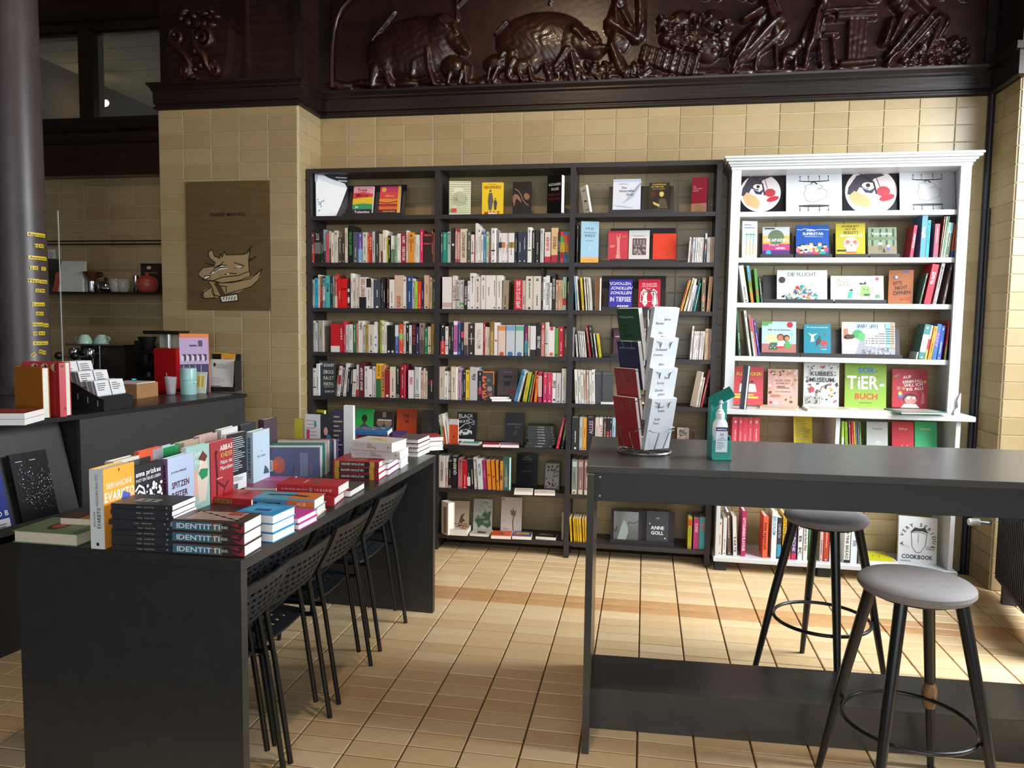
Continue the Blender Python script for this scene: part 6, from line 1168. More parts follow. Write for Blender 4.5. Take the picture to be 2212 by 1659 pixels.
# shelf below the counter board
face('yellow softcover filled with fine lines of black print, below the counter', G4, ZJ, 592, 748, 955, .70, -.2, '#d8c41e', lambda p: p.lines(.1, .06, .92, .94, 22, '#6a5c14', .012, 4), th=.008, tilt=10, yaw=6, hard=False)
for x0, x1, c_, t_, l_, a_ in ((1190, 1365, '#c4c6c6', 'Steinpilz', 'pale grey slim hardback with a mushroom drawing below the counter', lambda p: (p.circ(.55, .48, .14, '#dcdcdc', ry=.06), p.line([(.5, .3), (.52, .46)], .06, '#d8d4d0'), p.circ(.68, .14, .14, '#8a8684', ry=.09), p.circ(.64, .17, .1, '#c8c8c8'))), (1400, 1580, '#c01f2f', 'Safran', 'red slim hardback with a golden crocus drawing below the counter', lambda p: [p.line([(.5, .04), (.3+.08*k, .3+.06*(k % 3))], .05, '#e0902a') for k in range(6)]), (1588, 1772, '#1fa866', 'Artischocke', 'green slim hardback with a blue artichoke drawing below the counter', lambda p: (p.circ(.52, .22, .24, '#2a9ad8', ry=.2), [p.circ(.36+.1*k, .2+.06*(k % 2), .06, '#3ab0e6', ry=.04) for k in range(4)]))):
    def ar(p, t_=t_, c_=c_, a_=a_): p.text(t_, .5, .8, .055, '#e8d890' if c_ != '#c4c6c6' else '#4a4a4a', maxw=.5, shear=.2); a_(p)
    face(l_, G4, ZJ, x0, x1, 996, .70, -.2, c_, ar, th=.012, tilt=10)
def art_cook(p):
    def arc(t_, c0, r, a0, a1):
        n = len(t_)
        for k, ch in enumerate(t_):
            if ch == ' ': continue
            a = math.radians(a0+(a1-a0)*k/(n-1)); p.text(ch, .5+r*math.cos(a), c0+r*.8*math.sin(a), .075, '#1c1c1e', bold=1, rot=a-math.pi/2)
    arc('A VERY SERIOUS', .5, .38, 195, -20)
    p.pgon([(.3, .66), (.42, .78), (.55, .76), (.68, .78), (.78, .66), (.62, .7), (.45, .7)], '#2a2a2c'); p.line([(.33, .66), (.36, .36), (.46, .24), (.58, .24), (.7, .4), (.74, .64), (.54, .68)], .012, '#2a2a2c', True); p.line([(.52, .64), (.51, .45)], .01, '#2a2a2c'); p.text('COOKBOOK', .5, .1, .09, '#1c1c1e', bold=1, maxw=.8); p.text('PHAIDON', .06, .03, .035, '#4a4a4c', 'l', maxw=.3); p.text('Contra', .72, .36, .035, '#2a2a2c', 'l'); p.text('Wildsalz', .72, .31, .035, '#2a2a2c', 'l'); p.line([(.08, .38), (.28, .37)], .006, '#444444'); p.line([(.08, .36), (.3, .33)], .006, '#444444')
face('white cookbook with an inked open mouth and tongue, bottom shelf', G4, ZK2, 1340, 1600, 180, WBS, -.2, '#cfd0d2', art_cook, th=.03, tilt=6, yaw=-5)
flat('yellow and white booklet lying beside the mouth cookbook, bottom shelf', G4, (1110, 500), (1345, 510), (1280, 432), WBS, .012, '#dcdce0', 'left', lambda p: (p.rect(.04, .06, .96, .94, '#d4cc26'), p.line([(.4, .4), (.5, .6), (.6, .4), (.7, .6)], .02, '#8a8420')), zoom=ZK2, hard=False)
# ================================================================== books on the long table
GT = 'books on the long table'; KJ = (220, 860, 4.483); KK = (540, 860, 5.183); KI = (0, 900, 4.424)
def tpt(zoom, x, y, z=TZ): return onz(*upx(zoom, x, y), z)
def upright(label, P, Q, h, th, colr, art=None, spine=None, back=None, hard=True, facing='front', pg=None, round_=False, group=GT, z=TZ, tilt=0.0, d=None):
    """standing book; P -> Q is the bottom edge of the cover seen (ground points). facing 'front': spine at P; 'back': spine at Q"""
    P = np.array(P[:2]); Q = np.array(Q[:2]); e = (Q-P)/np.linalg.norm(Q-P); L = d or float(np.linalg.norm(Q-P)); n = np.array([-e[1], e[0]])   # n points away from the viewer side
    e3, n3, up = Vector((*e, 0)), Vector((*n, 0)), Vector((0, 0, 1))
    if facing == 'front': xd, yd, o = -n3, e3, Vector((*P, z+.0004))+n3*th
    else: xd, yd, o = n3, -e3, Vector((*P, z+.0004))+e3*L
    M = Matrix(((xd.x, yd.x, up.x, o.x), (xd.y, yd.y, up.y, o.y), (xd.z, yd.z, up.z, o.z), (0, 0, 0, 1)))
    if tilt: M = TR(*Vector((*P, z))) @ Matrix.Rotation(math.radians(tilt), 4, e3) @ TR(*(-Vector((*P, z)))) @ M
    f = Print(L, h); s = Print(th, h); b_ = Print(L, h)
    if art: (art(f) if facing == 'front' else art(b_))
    if spine: spine(s)
    nm = 'hardback' if hard else 'paperback'
    return book(nm, label, group, th, h, L, colr, M, cat=nm, hard=hard, front_print=f, back_print=b_, spine_print=s, pg=pg, round_=round_)
def hgt(P, u, v):  # height of the point above ground point P seen at row v
    lo, hi = 0.0, 2.5
    for _ in range(40):
        m_ = (lo+hi)/2
        if proj((P[0], P[1], m_))[1] > v: lo = m_
        else: hi = m_
    return lo
# direction of the standing rows (along the table) and covers
_a = math.radians(3); rowd = np.array([TD[0]*math.cos(_a)-TD[1]*math.sin(_a), TD[0]*math.sin(_a)+TD[1]*math.cos(_a)])
def art_eva(p):
    p.text('BERNARDINE', .5, .74, .075, '#f2e4d0', maxw=.82, rot=.0); p.text('EVARISTO', .5, .58, .12, '#f6ecdc', maxw=.94, bold=1); p.pgon([(.3, .2), (.34, .44), (.6, .5), (.82, .44), (.8, .1), (.4, .12)], '#d22a5a'); p.pgon([(.32, .12), (.8, .08), (.78, .24), (.34, .2)], '#5a3090'); p.pgon([(.5, .5), (.62, .66), (.86, .6), (.72, .46)], '#4a5ab0'); p.rect(.62, .32, .94, .5, '#d83a34'); p.lines(.66, .36, .9, .48, 3, '#f0d8d0', .02); p.rect(.48, .93, .5, .97, '#3a2a1a')
S0 = tpt(KI, 865, 1265); S1 = tpt(KI, 1005, 1270)
th_e = float(np.linalg.norm((S1-S0)[:2])); hE = hgt(S0, 0, upx(KI, 865, 505)[1])-TZ
ed = rowd
upright('orange hardback with white spine and a purple bust on its cover', S1, (S1[0]+ed[0]*.14, S1[1]+ed[1]*.14), hE, th_e, '#eba23c', art_eva, lambda s: (s.rect(0, 0, 1, 1, '#dfe2e4'), s.vtext('BERNARDINE', .28, .47, '#3a3a3c', wd=.16, a=.3, bold=0), s.vtext('EVARISTO', .26, .52, '#2c2c2e', wd=.26, a=.62), s.vtext('MÄDCHEN FRAU ETC', .54, .94, '#3a3a3c', wd=.2, a=.52, bold=0), s.circ(.5, .06, .12, '#2a2a2c', n=8)))
Q0 = tpt(KI, 735, 1248); Q1 = tpt(KI, 858, 1252)
o = upright('orange hardback beside it showing its cream fore-edge', (Q1[0]+ed[0]*.14, Q1[1]+ed[1]*.14), (Q1[0], Q1[1]), hgt(Q0, 0, upx(KI, 730, 555)[1])-TZ, float(np.linalg.norm((Q1-Q0)[:2])), '#e08a34', facing='back', d=.135)
o['label'] = 'orange hardback standing with its cream page edges towards the aisle'
# covers of the front row: pixel columns of the bottom edge are hidden, so take the row line through the first book
base = np.array(S1[:2])
def onrow(u, off=0.0, zz=TZ, vtop=None, h=.2):
    "point on the row line (through base along the table) seen in pixel column u at the height of the book top"
    lo, hi = -.3, 2.2; q = base+TN*(-off)
    for _ in range(50):
        m_ = (lo+hi)/2; P = q+rowd*m_
        if proj((P[0], P[1], zz+h))[0] < u: lo = m_
        else: hi = m_
    return q+rowd*lo
row1 = [(290, 349, 'black paperback with white pebble and wave pattern on the table', '#26282c', .217, .014, 'front'),
        (362, 418, 'light blue hardback with dark red capitals standing on the table', '#b4c2dc', .212, .022, 'front'),
        (421, 452, 'hardback with teal and pink cover beside its white spine on the table', '#9cc0b8', .228, .02, 'front'),
        (454, 503, 'red hardback with a dark chair figure and white lettering', '#a83a40', .224, .022, 'front'),
        (503, 532, 'black book back cover with white print lines and a price label', '#24282c', .234, .02, 'back'),
        (546, 582, 'pale blue hardback with a small dark wave on the cover', '#b4c8d6', .22, .032, 'front')]
def art_pebble(p):
    p.text('anna prizkau', .5, .84, .075, '#eaeaea', maxw=.9, bold=1); p.text('FAST EIN NEUES LEBEN', .5, .76, .045, '#eaeaea', maxw=.9)
    r = random.Random(2)
    for k in range(8): p.line([(.02, .05+.085*k), (.15, .12+.085*k), (.3, .1+.08*k), (.45, .02+.05*k)], .045, '#e6e6e6')
    for k in range(46): x, y = r.uniform(.5, .96), r.uniform(.05, .7); p.circ(x, y, r.uniform(.03, .05), '#e6e6e6', n=9)
    for k in range(8): p.circ(r.uniform(.3, .5), r.uniform(.5, .68), r.uniform(.025, .04), '#e6e6e6', n=9)
def art_spitz(p): p.text('JOVANA REISINGER', .12, .74, .035, '#2a2c34', 'l', maxw=.6); p.text('SPITZEN', .14, .5, .1, '#4a1c2c', 'l', bold=1, maxw=.66); p.text('REITER', .14, .34, .1, '#4a1c2c', 'l', bold=1, maxw=.6); p.text('INNEN', .14, .18, .1, '#4a1c2c', 'l', bold=1, maxw=.55)
def art_eika(p): p.circ(.3, .4, .25, '#d8a898', ry=.4); p.pgon([(.5, .1), (.45, .5), (.6, .8), (.85, .85), (.95, .5), (.8, .1)], '#d8c8b8'); p.pgon([(.5, .56), (.62, .62), (.92, .6), (.9, .48), (.65, .44)], '#1f8a5a'); p.text('Jonas', .5, .84, .07, '#eef0ea', maxw=.6); p.text('Eika', .5, .7, .07, '#eef0ea'); p.pgon([(.5, .78), (.7, .9), (.9, .8), (.8, .72)], '#6a3a28'); p.text('Nach', .5, .08, .06, '#eef0ea')
def art_abbas(p): p.text('ABBAS', .97, .83, .09, '#f0ece6', 'r', bold=1, maxw=.56); p.text('KHIDER', .97, .71, .085, '#d8b060', 'r', maxw=.56); p.text('Palast der', .97, .6, .07, '#f0ece6', 'r', maxw=.56); p.text('Miserablen', .97, .5, .07, '#f0ece6', 'r', maxw=.58); p.line([(.25, .05), (.27, .45), (.22, .8)], .07, '#5a1a20'); p.circ(.24, .82, .05, '#4a1a1c'); p.line([(.3, .32), (.6, .2), (.75, .28)], .05, '#5a1a20'); p.line([(.6, .2), (.5, .05)], .03, '#5a1a20'); p.rect(.25, .37, .5, .39, '#d8a8a8')
def art_back(p): p.lines(.08, .36, .92, .94, 17, '#c8ccd0', .011, 5); p.rect(.04, .05, .96, .3, '#dde0e4'); [p.rect(.12+.028*k, .07, .12+.028*k+.014, .16, '#2a2a2c') for k in range(14)]; p.lines(.1, .2, .8, .28, 3, '#55585c', .01)
def art_sender(p): p.text('Der Sender', .5, .5, .05, '#5a6a78', maxw=.8); p.pgon([(.6, .16), (.7, .32), (.9, .22), (.95, .14)], '#3a5460'); p.text('Kuhn', .5, .6, .025, '#7a8a98')
for (u0, u1, lb, c_, h_, t_, fc), ar, so in zip(row1, (art_pebble, art_spitz, art_eika, art_abbas, art_back, art_sender), (None, ('#8a6a98', '#5a1a3a'), ('#dcdfe2', '#555555'), None, None, ('#a8bccb', '#4a6a80'))):
    P = onrow(u0, h=.2); Qp = onrow(u1, h=.2)
    if np.linalg.norm(Qp-P) < .12: P = Qp-rowd*.128+TN*.012
    upright(lb, P, Qp, h_, t_, c_, ar, (lambda s, so=so: (s.rect(0, 0, 1, 1, so[0]), s.dashes(.15, .9, so[1], wd=.35, seed=3))) if so else None, facing=fc, hard=fc == 'front', round_=False)
# second row of standing books behind, only their heads show
for k, (u0, h_, t_, c_, l_) in enumerate(((245, .212, .03, '#d8d0c0', 'white hardback standing behind the orange one with a purple bust'), (272, .20, .02, '#3a3638', 'dark hardback standing behind the pebble pattern cover'), (300, .222, .018, '#dd5a34', 'hardback with orange head standing behind the pebble pattern cover'), (330, .218, .02, '#b8ccd8', 'pale blue hardback standing behind the light blue one'), (352, .214, .02, '#2f9a5a', 'green hardback standing behind the light blue one'), (386, .216, .022, '#b8a490', 'tan hardback standing behind the teal and pink cover'), (430, .222, .022, '#c8a8a0', 'pinkish hardback standing behind the red chair cover'), (478, .226, .026, '#d8d8d6', 'white hardback standing behind the black back cover'), (520, .224, .02, '#2c3036', 'dark blue hardback standing behind the pale blue wave cover'), (570, .222, .028, '#4a3a44', 'dark hardback with red title print standing behind the wave cover'))):
    A_ = onrow(u0, off=-.10, h=h_); upright(l_, A_, A_+np.array(ed)*.128, h_+.01, t_, c_, (lambda p: (p.lines(.2, .2, .9, .5, 4, '#b05a4a', .03))) if k == 9 else None)
# dark paperbacks in a stack, and the lettered trio ----------------------------------------------------
def stack(n, A, B, C, zoom, t_, label, colr, z0=TZ, jit=.004, seed=1, **kw):
    r = random.Random(seed); z = z0
    pa, pb, pc = (tpt(zoom, *q, z0) for q in (A, B, C))
    for k in range(n):
        d_ = np.array([r.uniform(-jit, jit), r.uniform(-jit, jit), 0]) if k else np.zeros(3)
        flat(label(k) if callable(label) else label, GT, tuple(pa+d_), tuple(pb+d_), tuple(pc+d_), z, t_, colr(k) if callable(colr) else colr, **kw); z += t_+.0005
    return z
stack(9, (98, 1470), (690, 1500), (905, 1400), KJ, .0148, lambda k: 'black paperback, %s from the bottom of the stack beside the lettered trio' % ordn(k+1), '#2e2f33', hard=False, side='front', jit=.005, spine=lambda s: (s.vtext('Karosh Taha', .30, .46, '#c0c0c2', wd=.28, down=True, bold=0), s.vtext('Im Bauch', .50, .58, '#c0c0c2', wd=.28, down=True, bold=0), s.rect(.35, .08, .65, .1, '#8ab0d8')), art=lambda p: (p.pgon([(.25, .35), (.55, .35), (.55, .75), (.25, .75)], '#8a8a8c'), p.rect(.3, .45, .5, .5, '#33343a'), p.rect(.3, .6, .5, .64, '#33343a')), D=.125, pg=PAGEW)
def sp_id(s):
    s.rect(0, 0, 1, 1, '#3f6f86'); s.rect(0, 0, 1, .30, '#3a2426'); s.rect(0, .30, 1, .45, '#5a6a62'); s.vtext('IDENTITTI', .33, .94, '#dfe8ea', wd=.62, down=True); s.vtext('MITHU SANYAL', .22, .31, '#d8d8d0', wd=.34, down=True); s.pgon([(.95, .46), (.95, .40), (.65, .43)], '#b02a2a'); s.pgon([(0, .05), (.5, .18), (.3, .05), (1, .0), (0, 0)], '#a02a2c'); s.pgon([(.6, .06), (.9, .2), (1, .08)], '#a02a2c')
def art_id(p):
    for k in range(6): p.rect(.12+.13*k, .15, .17+.13*k, .85, '#d8d0c4'); p.rect(.17+.13*k, .15, .25+.13*k, .85, '#7a4a34')
    p.line([(.1, .1), (.5, .5), (.9, .9)], .04, '#2a1c18'); p.rect(.6, .2, .8, .4, '#b03a2a')
stack(3, (695, 1505), (1382, 1546), (1637, 1442), KJ, .0335, lambda k: 'hardback with big white capitals on a blue spine, %s of three stacked' % ('lowest', 'middle', 'topmost')[k], '#4a3430', jit=.002, side='front', spine=sp_id, art=art_id, round_=True, pg=PAGEW)
# red hardback behind the trio
stack(1, (835, 1003), (1446, 1046), (1605, 962), KJ, .024, 'red hardback with a gold bar on its spine between the two big stacks', '#c0262a', side='front', z0=TZ, spine=lambda s: (s.rect(.2, .3, .8, .62, '#b0863a'), s.vtext('DIE KUNST', .3, .78, '#4a1414', wd=.4, down=True)), art=lambda p: (p.circ(.5, .5, .3, '#a01c22', ry=.12), p.circ(.6, .3, .2, '#a01c22', ry=.1)), pg=PAGEW)
# mauve and slate paperbacks lying in the middle
stack(1, (1235, 888), (1690, 900), (1800, 775), KJ, .012, 'glossy mauve paperback lying flat in the middle of the table', '#8f3f6a', side='back', hard=False, art=lambda p: p.rect(.1, .1, .5, .9, '#a85a80'))
stack(1, (1520, 797), (1760, 803), (1850, 760), KJ, .01, 'slate blue paperback lying flat behind the mauve one', '#7088a0', side='back', hard=False)
# blue trio, pink pair
stack(3, (1560, 1395), (1662, 1404), (1878, 1296), KJ, .028, lambda k: 'hardback with bright blue spine, %s of three stacked by the table edge' % ('lowest', 'middle', 'topmost')[k], '#2a8cc4', side='left', round_=True, art=lambda p: (p.rect(.1, .2, .8, .8, '#4aa0d0'), p.rect(.3, .3, .7, .5, '#1c4a8a')), pg=PAGEW, jit=.003, L=.135, anchor='B')
stack(2, (1790, 1272), (1910, 1282), (2092, 1186), KJ, .019, lambda k: 'pink hardback with green page ribbon, %s of a pair by the table edge' % ('lower', 'upper')[k], '#c0409a', side='left', pg=PAGEW, spine=lambda s: s.rect(.2, .05, .8, .1, '#3a1a3a'), L=.13, anchor='B')
# orange-and-blue book on a pale one, black paperback under
zt_ = stack(1, (60, 1320), (745, 1338), (918, 1248), KK, .03, 'thick pale hardback under the blue and orange one', '#d8cfc4', side='front', pg=PAGE)
stack(1, (35, 1222), (722, 1252), (916, 1178), KK, .034, 'hardback with half blue, half orange spine on top of a pale one', '#5a9cbc', side='front', z0=zt_, round_=True, spine=lambda s: (s.rect(0, 0, 1, .44, '#d2742c'), s.vtext('ERTAN', .14, .28, '#ecdcc8', wd=.45), s.vtext('Mein Kosmos', .55, .8, '#24465c', wd=.3), s.circ(.5, .95, .2, '#24465c')), art=lambda p: (p.rect(0, 0, 1, .44, '#d2742c'), p.pgon([(.3, .2), (.5, .5), (.45, .85), (.6, .85), (.65, .4), (.5, .15)], '#3a3430')), pg=PAGE)
stack(1, (235, 1282), (520, 1290), (735, 1248), KK, .012, 'slim black paperback lying between the blue trio and the pink pair', '#221e22', side='front', hard=False, spine=lambda s: s.vtext('Marianengraben', .1, .9, '#c8c8c8', wd=.4), L=.12, D=.13)
# two red ones
zr_ = stack(1, (430, 1200), (945, 1212), (1112, 1120), KK, .03, 'lower of two big red hardbacks with silver print', '#b0242e', side='front', pg=PAGEW, D=.15)
stack(1, (300, 1062), (988, 1092), (1140, 1012), KK, .034, 'upper of two big red hardbacks with silver print', '#b8242e', side='front', z0=zr_, spine=lambda s: (s.rect(.3, .42, .7, .47, '#8a9a98'), s.dashes(.5, .92, '#d88a8a', wd=.2, seed=4), s.dashes(.1, .38, '#d88a8a', wd=.3, seed=6)), art=lambda p: (p.circ(.5, .45, .2, '#6a5a58', ry=.1), p.rect(.3, .6, .7, .64, '#d89a9a')), pg=PAGEW)
stack(1, (985, 1105), (1128, 1112), (1290, 1012), KK, .026, 'dark hardback with broad white pages behind the two big red ones', '#4a4442', side='left', pg=PAGEW, L=.13, anchor='B')
# trio with black bands
def sp_kim(s): s.rect(0, 0, 1, 1, '#8e1c20'); s.rect(.15, .12, .85, .92, '#1c1818'); s.rect(.0, .86, 1, .96, '#c8983a'); s.rect(0, .1, 1, .2, '#c8983a'); s.vtext('KIM JIYOUNG GEBOREN', .32, .82, '#dcd4c8', wd=.4)
stack(3, (928, 902), (1442, 922), (1566, 832), KK, .026, lambda k: 'red hardback with black and gold spine, %s of three stacked' % ('lowest', 'middle', 'topmost')[k], '#c01f2a', side='front', spine=sp_kim, art=lambda p: (p.circ(.45, .45, .24, '#c8907a', ry=.18), p.circ(.5, .62, .2, '#d8a890', ry=.1), p.rect(.1, .3, .14, .7, '#d89a3a')), pg=PAGEW, jit=.003)
stack(3, (1440, 862), (1555, 868), (1680, 782), KK, .026, lambda k: 'hardback with purple and red spine, %s of three behind the banded trio' % ('lowest', 'middle', 'topmost')[k], '#8a2a78', side='left', round_=True, pg=PAGEW, art=lambda p: p.rect(.2, .2, .8, .8, '#b03a5a'), L=.13, anchor='B')
# pale grey hardbacks with sloping title
zz_ = stack(2, (1140, 770), (1690, 790), (1880, 700), KK, .04, lambda k: 'white hardback, %s of the pair under the pale grey ones' % ('lower', 'upper')[k], '#d6d2d0', side='front', pg=PAGEW, D=.14, round_=True)
def sp_ueb(s): s.vtext('JULI ZEH', .68, .94, '#b0aaa8', wd=.5, bold=0); s.vtext('Über', .5, .62, '#6a5f5c', wd=.42, a=.68, bold=0); s.vtext('Menschen', .38, .62, '#6a5f5c', wd=.42, a=.3, bold=0); s.line([(.3, .08), (.6, .1), (.5, .06)], .1, '#8a8280')
z2 = stack(1, (1140, 668), (1680, 690), (1782, 612), KK, .036, 'lower pale grey hardback with title upside down along the spine', '#cdc6c2', side='front', z0=zz_, spine=sp_ueb, pg=PAGEW, round_=True, D=.14)
stack(1, (1142, 578), (1592, 612), (1822, 560), KK, .042, 'upper pale grey hardback turned askew on its twin', '#cdc6c2', side='front', z0=z2, spine=sp_ueb, art=lambda p: (p.pgon([(.2, .2), (.5, .3), (.7, .5), (.6, .8), (.3, .7)], '#d8c07a'), p.pgon([(.4, .4), (.6, .5), (.5, .7)], '#a87a6a')), pg=PAGEW, round_=True, D=.14)
# small stacks by the far corner
stack(4, (1700, 668), (1885, 662), (2015, 600), KK, .022, lambda k: 'white paged hardback with dark cover, %s from the bottom in the far corner stack' % ordn(k+1), lambda k: ('#d0cac4', '#4a3a3e', '#7a2430', '#5a4a44')[k], side='left', pg=PAGEW, L=.13, anchor='B', jit=.004)
stack(3, (1985, 592), (2020, 590), (2075, 555), KK, .024, lambda k: 'red topped hardback, %s of three at the far table corner' % ('lowest', 'middle', 'topmost')[k], lambda k: ('#c8c2be', '#c8c2be', '#b02636')[k], side='back', pg=PAGEW, L=.09, D=.13)
za = stack(1, (1190, 462), (1545, 462), (1640, 420), KK, .026, 'red hardback under the blue one near the far table end', '#b02434', z0=TZ, side='front', pg=PAGEW)
stack(1, (1080, 412), (1540, 420), (1648, 375), KK, .026, 'blue hardback with a crowded cover on a red one', '#2f6a9c', z0=za, side='front', round_=True, art=lambda p: [p.circ(random.Random(k).uniform(.1, .9), random.Random(k+9).uniform(.1, .9), .08, random.Random(k).choice(['#c8a890', '#b04a3a', '#d8d0c8', '#5a7a9a']), n=9) for k in range(14)], pg=PAGEW)
stack(1, (1600, 452), (1755, 452), (1840, 410), KK, .024, 'purple hardback lying beside the blue one near the far table end', '#4a2a78', side='front', pg=PAGEW)
# filed row: books on their fore-edges, spines up, one behind the other ---------------------------------------
F0 = tpt(KK, 197, 905); F1 = tpt(KK, 785, 902)
fe = (F1-F0)[:2]; FL = float(np.linalg.norm(fe)); fe /= FL; fn = np.array([-fe[1], fe[0]])
FH = hgt(F0, 0, upx(KK, 197, 562)[1])-TZ
def art_glow(p): p.lines(.2, .45, .36, .6, 1, '#b0b8c8', .01)
cols_f = [('#4a5478', .026, 'slate blue with an orange glow and barcode'), ('#d8d4cc', .018, 'white with a yellow sticker'), ('#17706a', .02, 'teal'), ('#2a2c34', .016, 'dark'), ('#c8ccd0', .016, 'pale grey'), ('#d0b82c', .018, 'yellow'), ('#b9b2a4', .034, 'beige with grey title'), ('#3a4a62', .018, 'navy'), ('#d0d0d0', .016, 'white'), ('#2f3a5a', .02, 'dark blue'), ('#8a4a6a', .016, 'plum'), ('#c8c4bc', .018, 'cream'), ('#38406a', .02, 'indigo')]
acc = 0.0
for k, (c_, t_, l_) in enumerate(cols_f):
    o0 = np.array(F0[:2])+fn*acc+fe*(.006*k*.5); hh_ = FH*(1.0+(.10 if k in (2, 6) else .04*(k % 3 == 1)))
    e3, n3, up = Vector((*fe, 0)), Vector((*fn, 0)), Vector((0, 0, 1))
    # canonical: x thickness -> away, y (from spine) -> down, z (height) -> along the row front
    xd, yd = -n3, -up; zd = xd.cross(yd); Lk = FL*(.98+.05*((k*37) % 5)/5)
    org = Vector((*o0, TZ+hh_+.0004))+n3*t_+(Vector((0, 0, 0)) if zd.dot(e3) > 0 else e3*Lk)
    M = Matrix(((xd.x, yd.x, zd.x, org.x), (xd.y, yd.y, zd.y, org.y), (xd.z, yd.z, zd.z, org.z), (0, 0, 0, 1)))
    f = Print(hh_, Lk); s = Print(t_, Lk); s.dashes(.2, .8, '#6a6a6a', wd=.2, seed=k)
    if k == 6: s.items.clear(); s.vtext('Frank Innizer', .25, .85, '#4a4640', wd=.4)
    if k == 0:
        f.circ(.55, .22, .28, '#a85a48', ry=.2); f.circ(.55, .14, .16, '#c8603a', ry=.12); f.rect(.4, .04, .75, .1, '#e6e6e6'); [f.rect(.43+.03*j, .05, .445+.03*j, .09, '#222222') for j in range(10)]; [f.rect(.15, .64+.022*j, .92, .648+.022*j, '#9aa4ba') for j in range(7)]; [f.rect(.5, .82+.022*j, .9, .828+.022*j, '#8a6a78') for j in range(3)]; f.line([(.5, .52), (.95, .48)], .015, '#2a2a38')
    book('hardback', '%s hardback filed spine up, %s in the row' % (l_, ordn(k+1)), 'books filed spine up on the table', t_, Lk, hh_, c_, M, cat='hardback', front_print=f, spine_print=s, pg=PAGEW)
    acc += t_+.0012
# standing group at the far end -------------------------------------------------------------------------------------
for x0, x1, top, c_, t_, l_, ar in ((500, 585, 235, '#c8b83a', .03, 'hardback with yellow edge turned away at the far table end', None), (618, 788, 185, '#dcdcde', .024, 'white hardback with pink and turquoise squares and red script', lambda p: (p.rect(.6, .7, .75, .85, '#2a9ab0'), p.rect(.1, .42, .3, .64, '#d83a7a'), p.lines(.1, .1, .9, .9, 9, '#c86a7a', .014, 3), p.rect(.7, .05, .98, .15, '#c83a6a'))), (795, 915, 185, '#33303c', .026, 'dark hardback with a pink and blue painted face', lambda p: (p.circ(.45, .6, .2, '#d8a0a0', ry=.36), p.circ(.7, .45, .22, '#3a7a9a', ry=.3), p.circ(.6, .2, .2, '#c8b060', ry=.14))), (925, 1050, 130, '#3e3450', .034, 'dark purple hardback covered with pale brush lettering', lambda p: (p.lines(.1, .1, .9, .9, 8, '#b8a488', .03, 8), p.circ(.3, .3, .1, '#7a5a8a'), p.rect(.3, .05, .4, .12, '#d83a6a'))), (1050, 1155, 85, '#e6e8ea', .03, 'tall white hardback with a tiny figure at the far table end', lambda p: (p.line([(.7, .08), (.75, .2)], .03, '#8a8aa0'), p.rect(.5, .05, .95, .07, '#8aa0c8')))):
    fy = TBk+TN*.36
    A_ = onpl(*upx(KK, x0, 415), (TBk[0], TBk[1]-.13, 0), (-.06, 1, 0)); B_ = onpl(*upx(KK, x1, 405), (TBk[0], TBk[1]-.13, 0), (-.06, 1, 0))
    h_ = hgt(A_, 0, upx(KK, x0, top)[1])-TZ
    upright(l_, A_, B_, h_, t_, c_, ar, (lambda s: (s.rect(0, 0, 1, 1, '#d8d8d8'), s.vtext('MARX NEU SCHREIBT', .1, .9, '#222222', wd=.4))) if x0 == 618 else None)
# green flat book and the orange one on it at the near corner
g0 = tpt(KI, 126, 1200); g1 = tpt(KI, 722, 1242)
flat('thick green hardback with a red painted oval lying at the near table corner', GT, tuple(g0), tuple(g1), (g1[0]+TD[0]*.19, g1[1]+TD[1]*.19, TZ), TZ, .036, '#6f9068', 'back', lambda p: (p.circ(.5, .45, .3, '#3a3428', ry=.18), p.circ(.5, .45, .2, '#b8543a', ry=.12)), pg=PAGE2, L=.215, D=.16)
flat('small book with orange and black cover on the thick green one', GT, (g0[0]+.085, g0[1]+.09, 0), (g0[0]+.20, g0[1]+.095, 0), (g0[0]+.2, g0[1]+.2, 0), TZ+.0365, .02, '#c8782a', 'back', lambda p: p.rect(.0, .0, 1, .55, '#4a3a44'), hard=False, pg=PAGE2, D=.085)
# ================================================================== bar top: wire rack, cards, dispenser
WIRE = mat('#9a9a9c', .28, .85)
def wire_rack():
    c = onz(*upx(ZG, 790, 1552), BARZ); cx, cy = float(c[0]), float(c[1])
    root = empty('wire_card_rack', (cx, cy, BARZ)); tag(root, 'revolving wire rack with slim books in four tiers on the bar table', 'rack')
    r0 = .098
    b = MB(); b.tube([(r0*math.cos(k*math.pi/18), r0*math.sin(k*math.pi/18), .006) for k in range(36)], .0045, WIRE, n=8, closed=True)
    br_ = b.build('base_ring', root, True)
    b = MB()
    for k in range(4):
        a = k*math.pi/4+.3; b.tube([(r0*math.cos(a), r0*math.sin(a), .006), (0, 0, .012), (-r0*math.cos(a), -r0*math.sin(a), .006)], .003, WIRE, n=6)
    b.build('base_spoke', br_, True)
    b = MB(); b.tube([(0, 0, .006), (0, 0, .50)], .0055, WIRE, n=10); b.build('pole', root, True)
    top = [(0, 0, .50), (.0, 0, .535), (.012, 0, .545), (.03, 0, .548), (.034, 0, .56), (.028, 0, .60), (.022, 0, .605), (-.028, 0, .602), (-.03, 0, .565), (.018, 0, .567), (.02, 0, .6)]
    b = MB(); b.tube(top, .0022, WIRE, n=6); b.build('sign_holder', root, True)
    return root, cx, cy
rack, RCX, RCY = wire_rack()
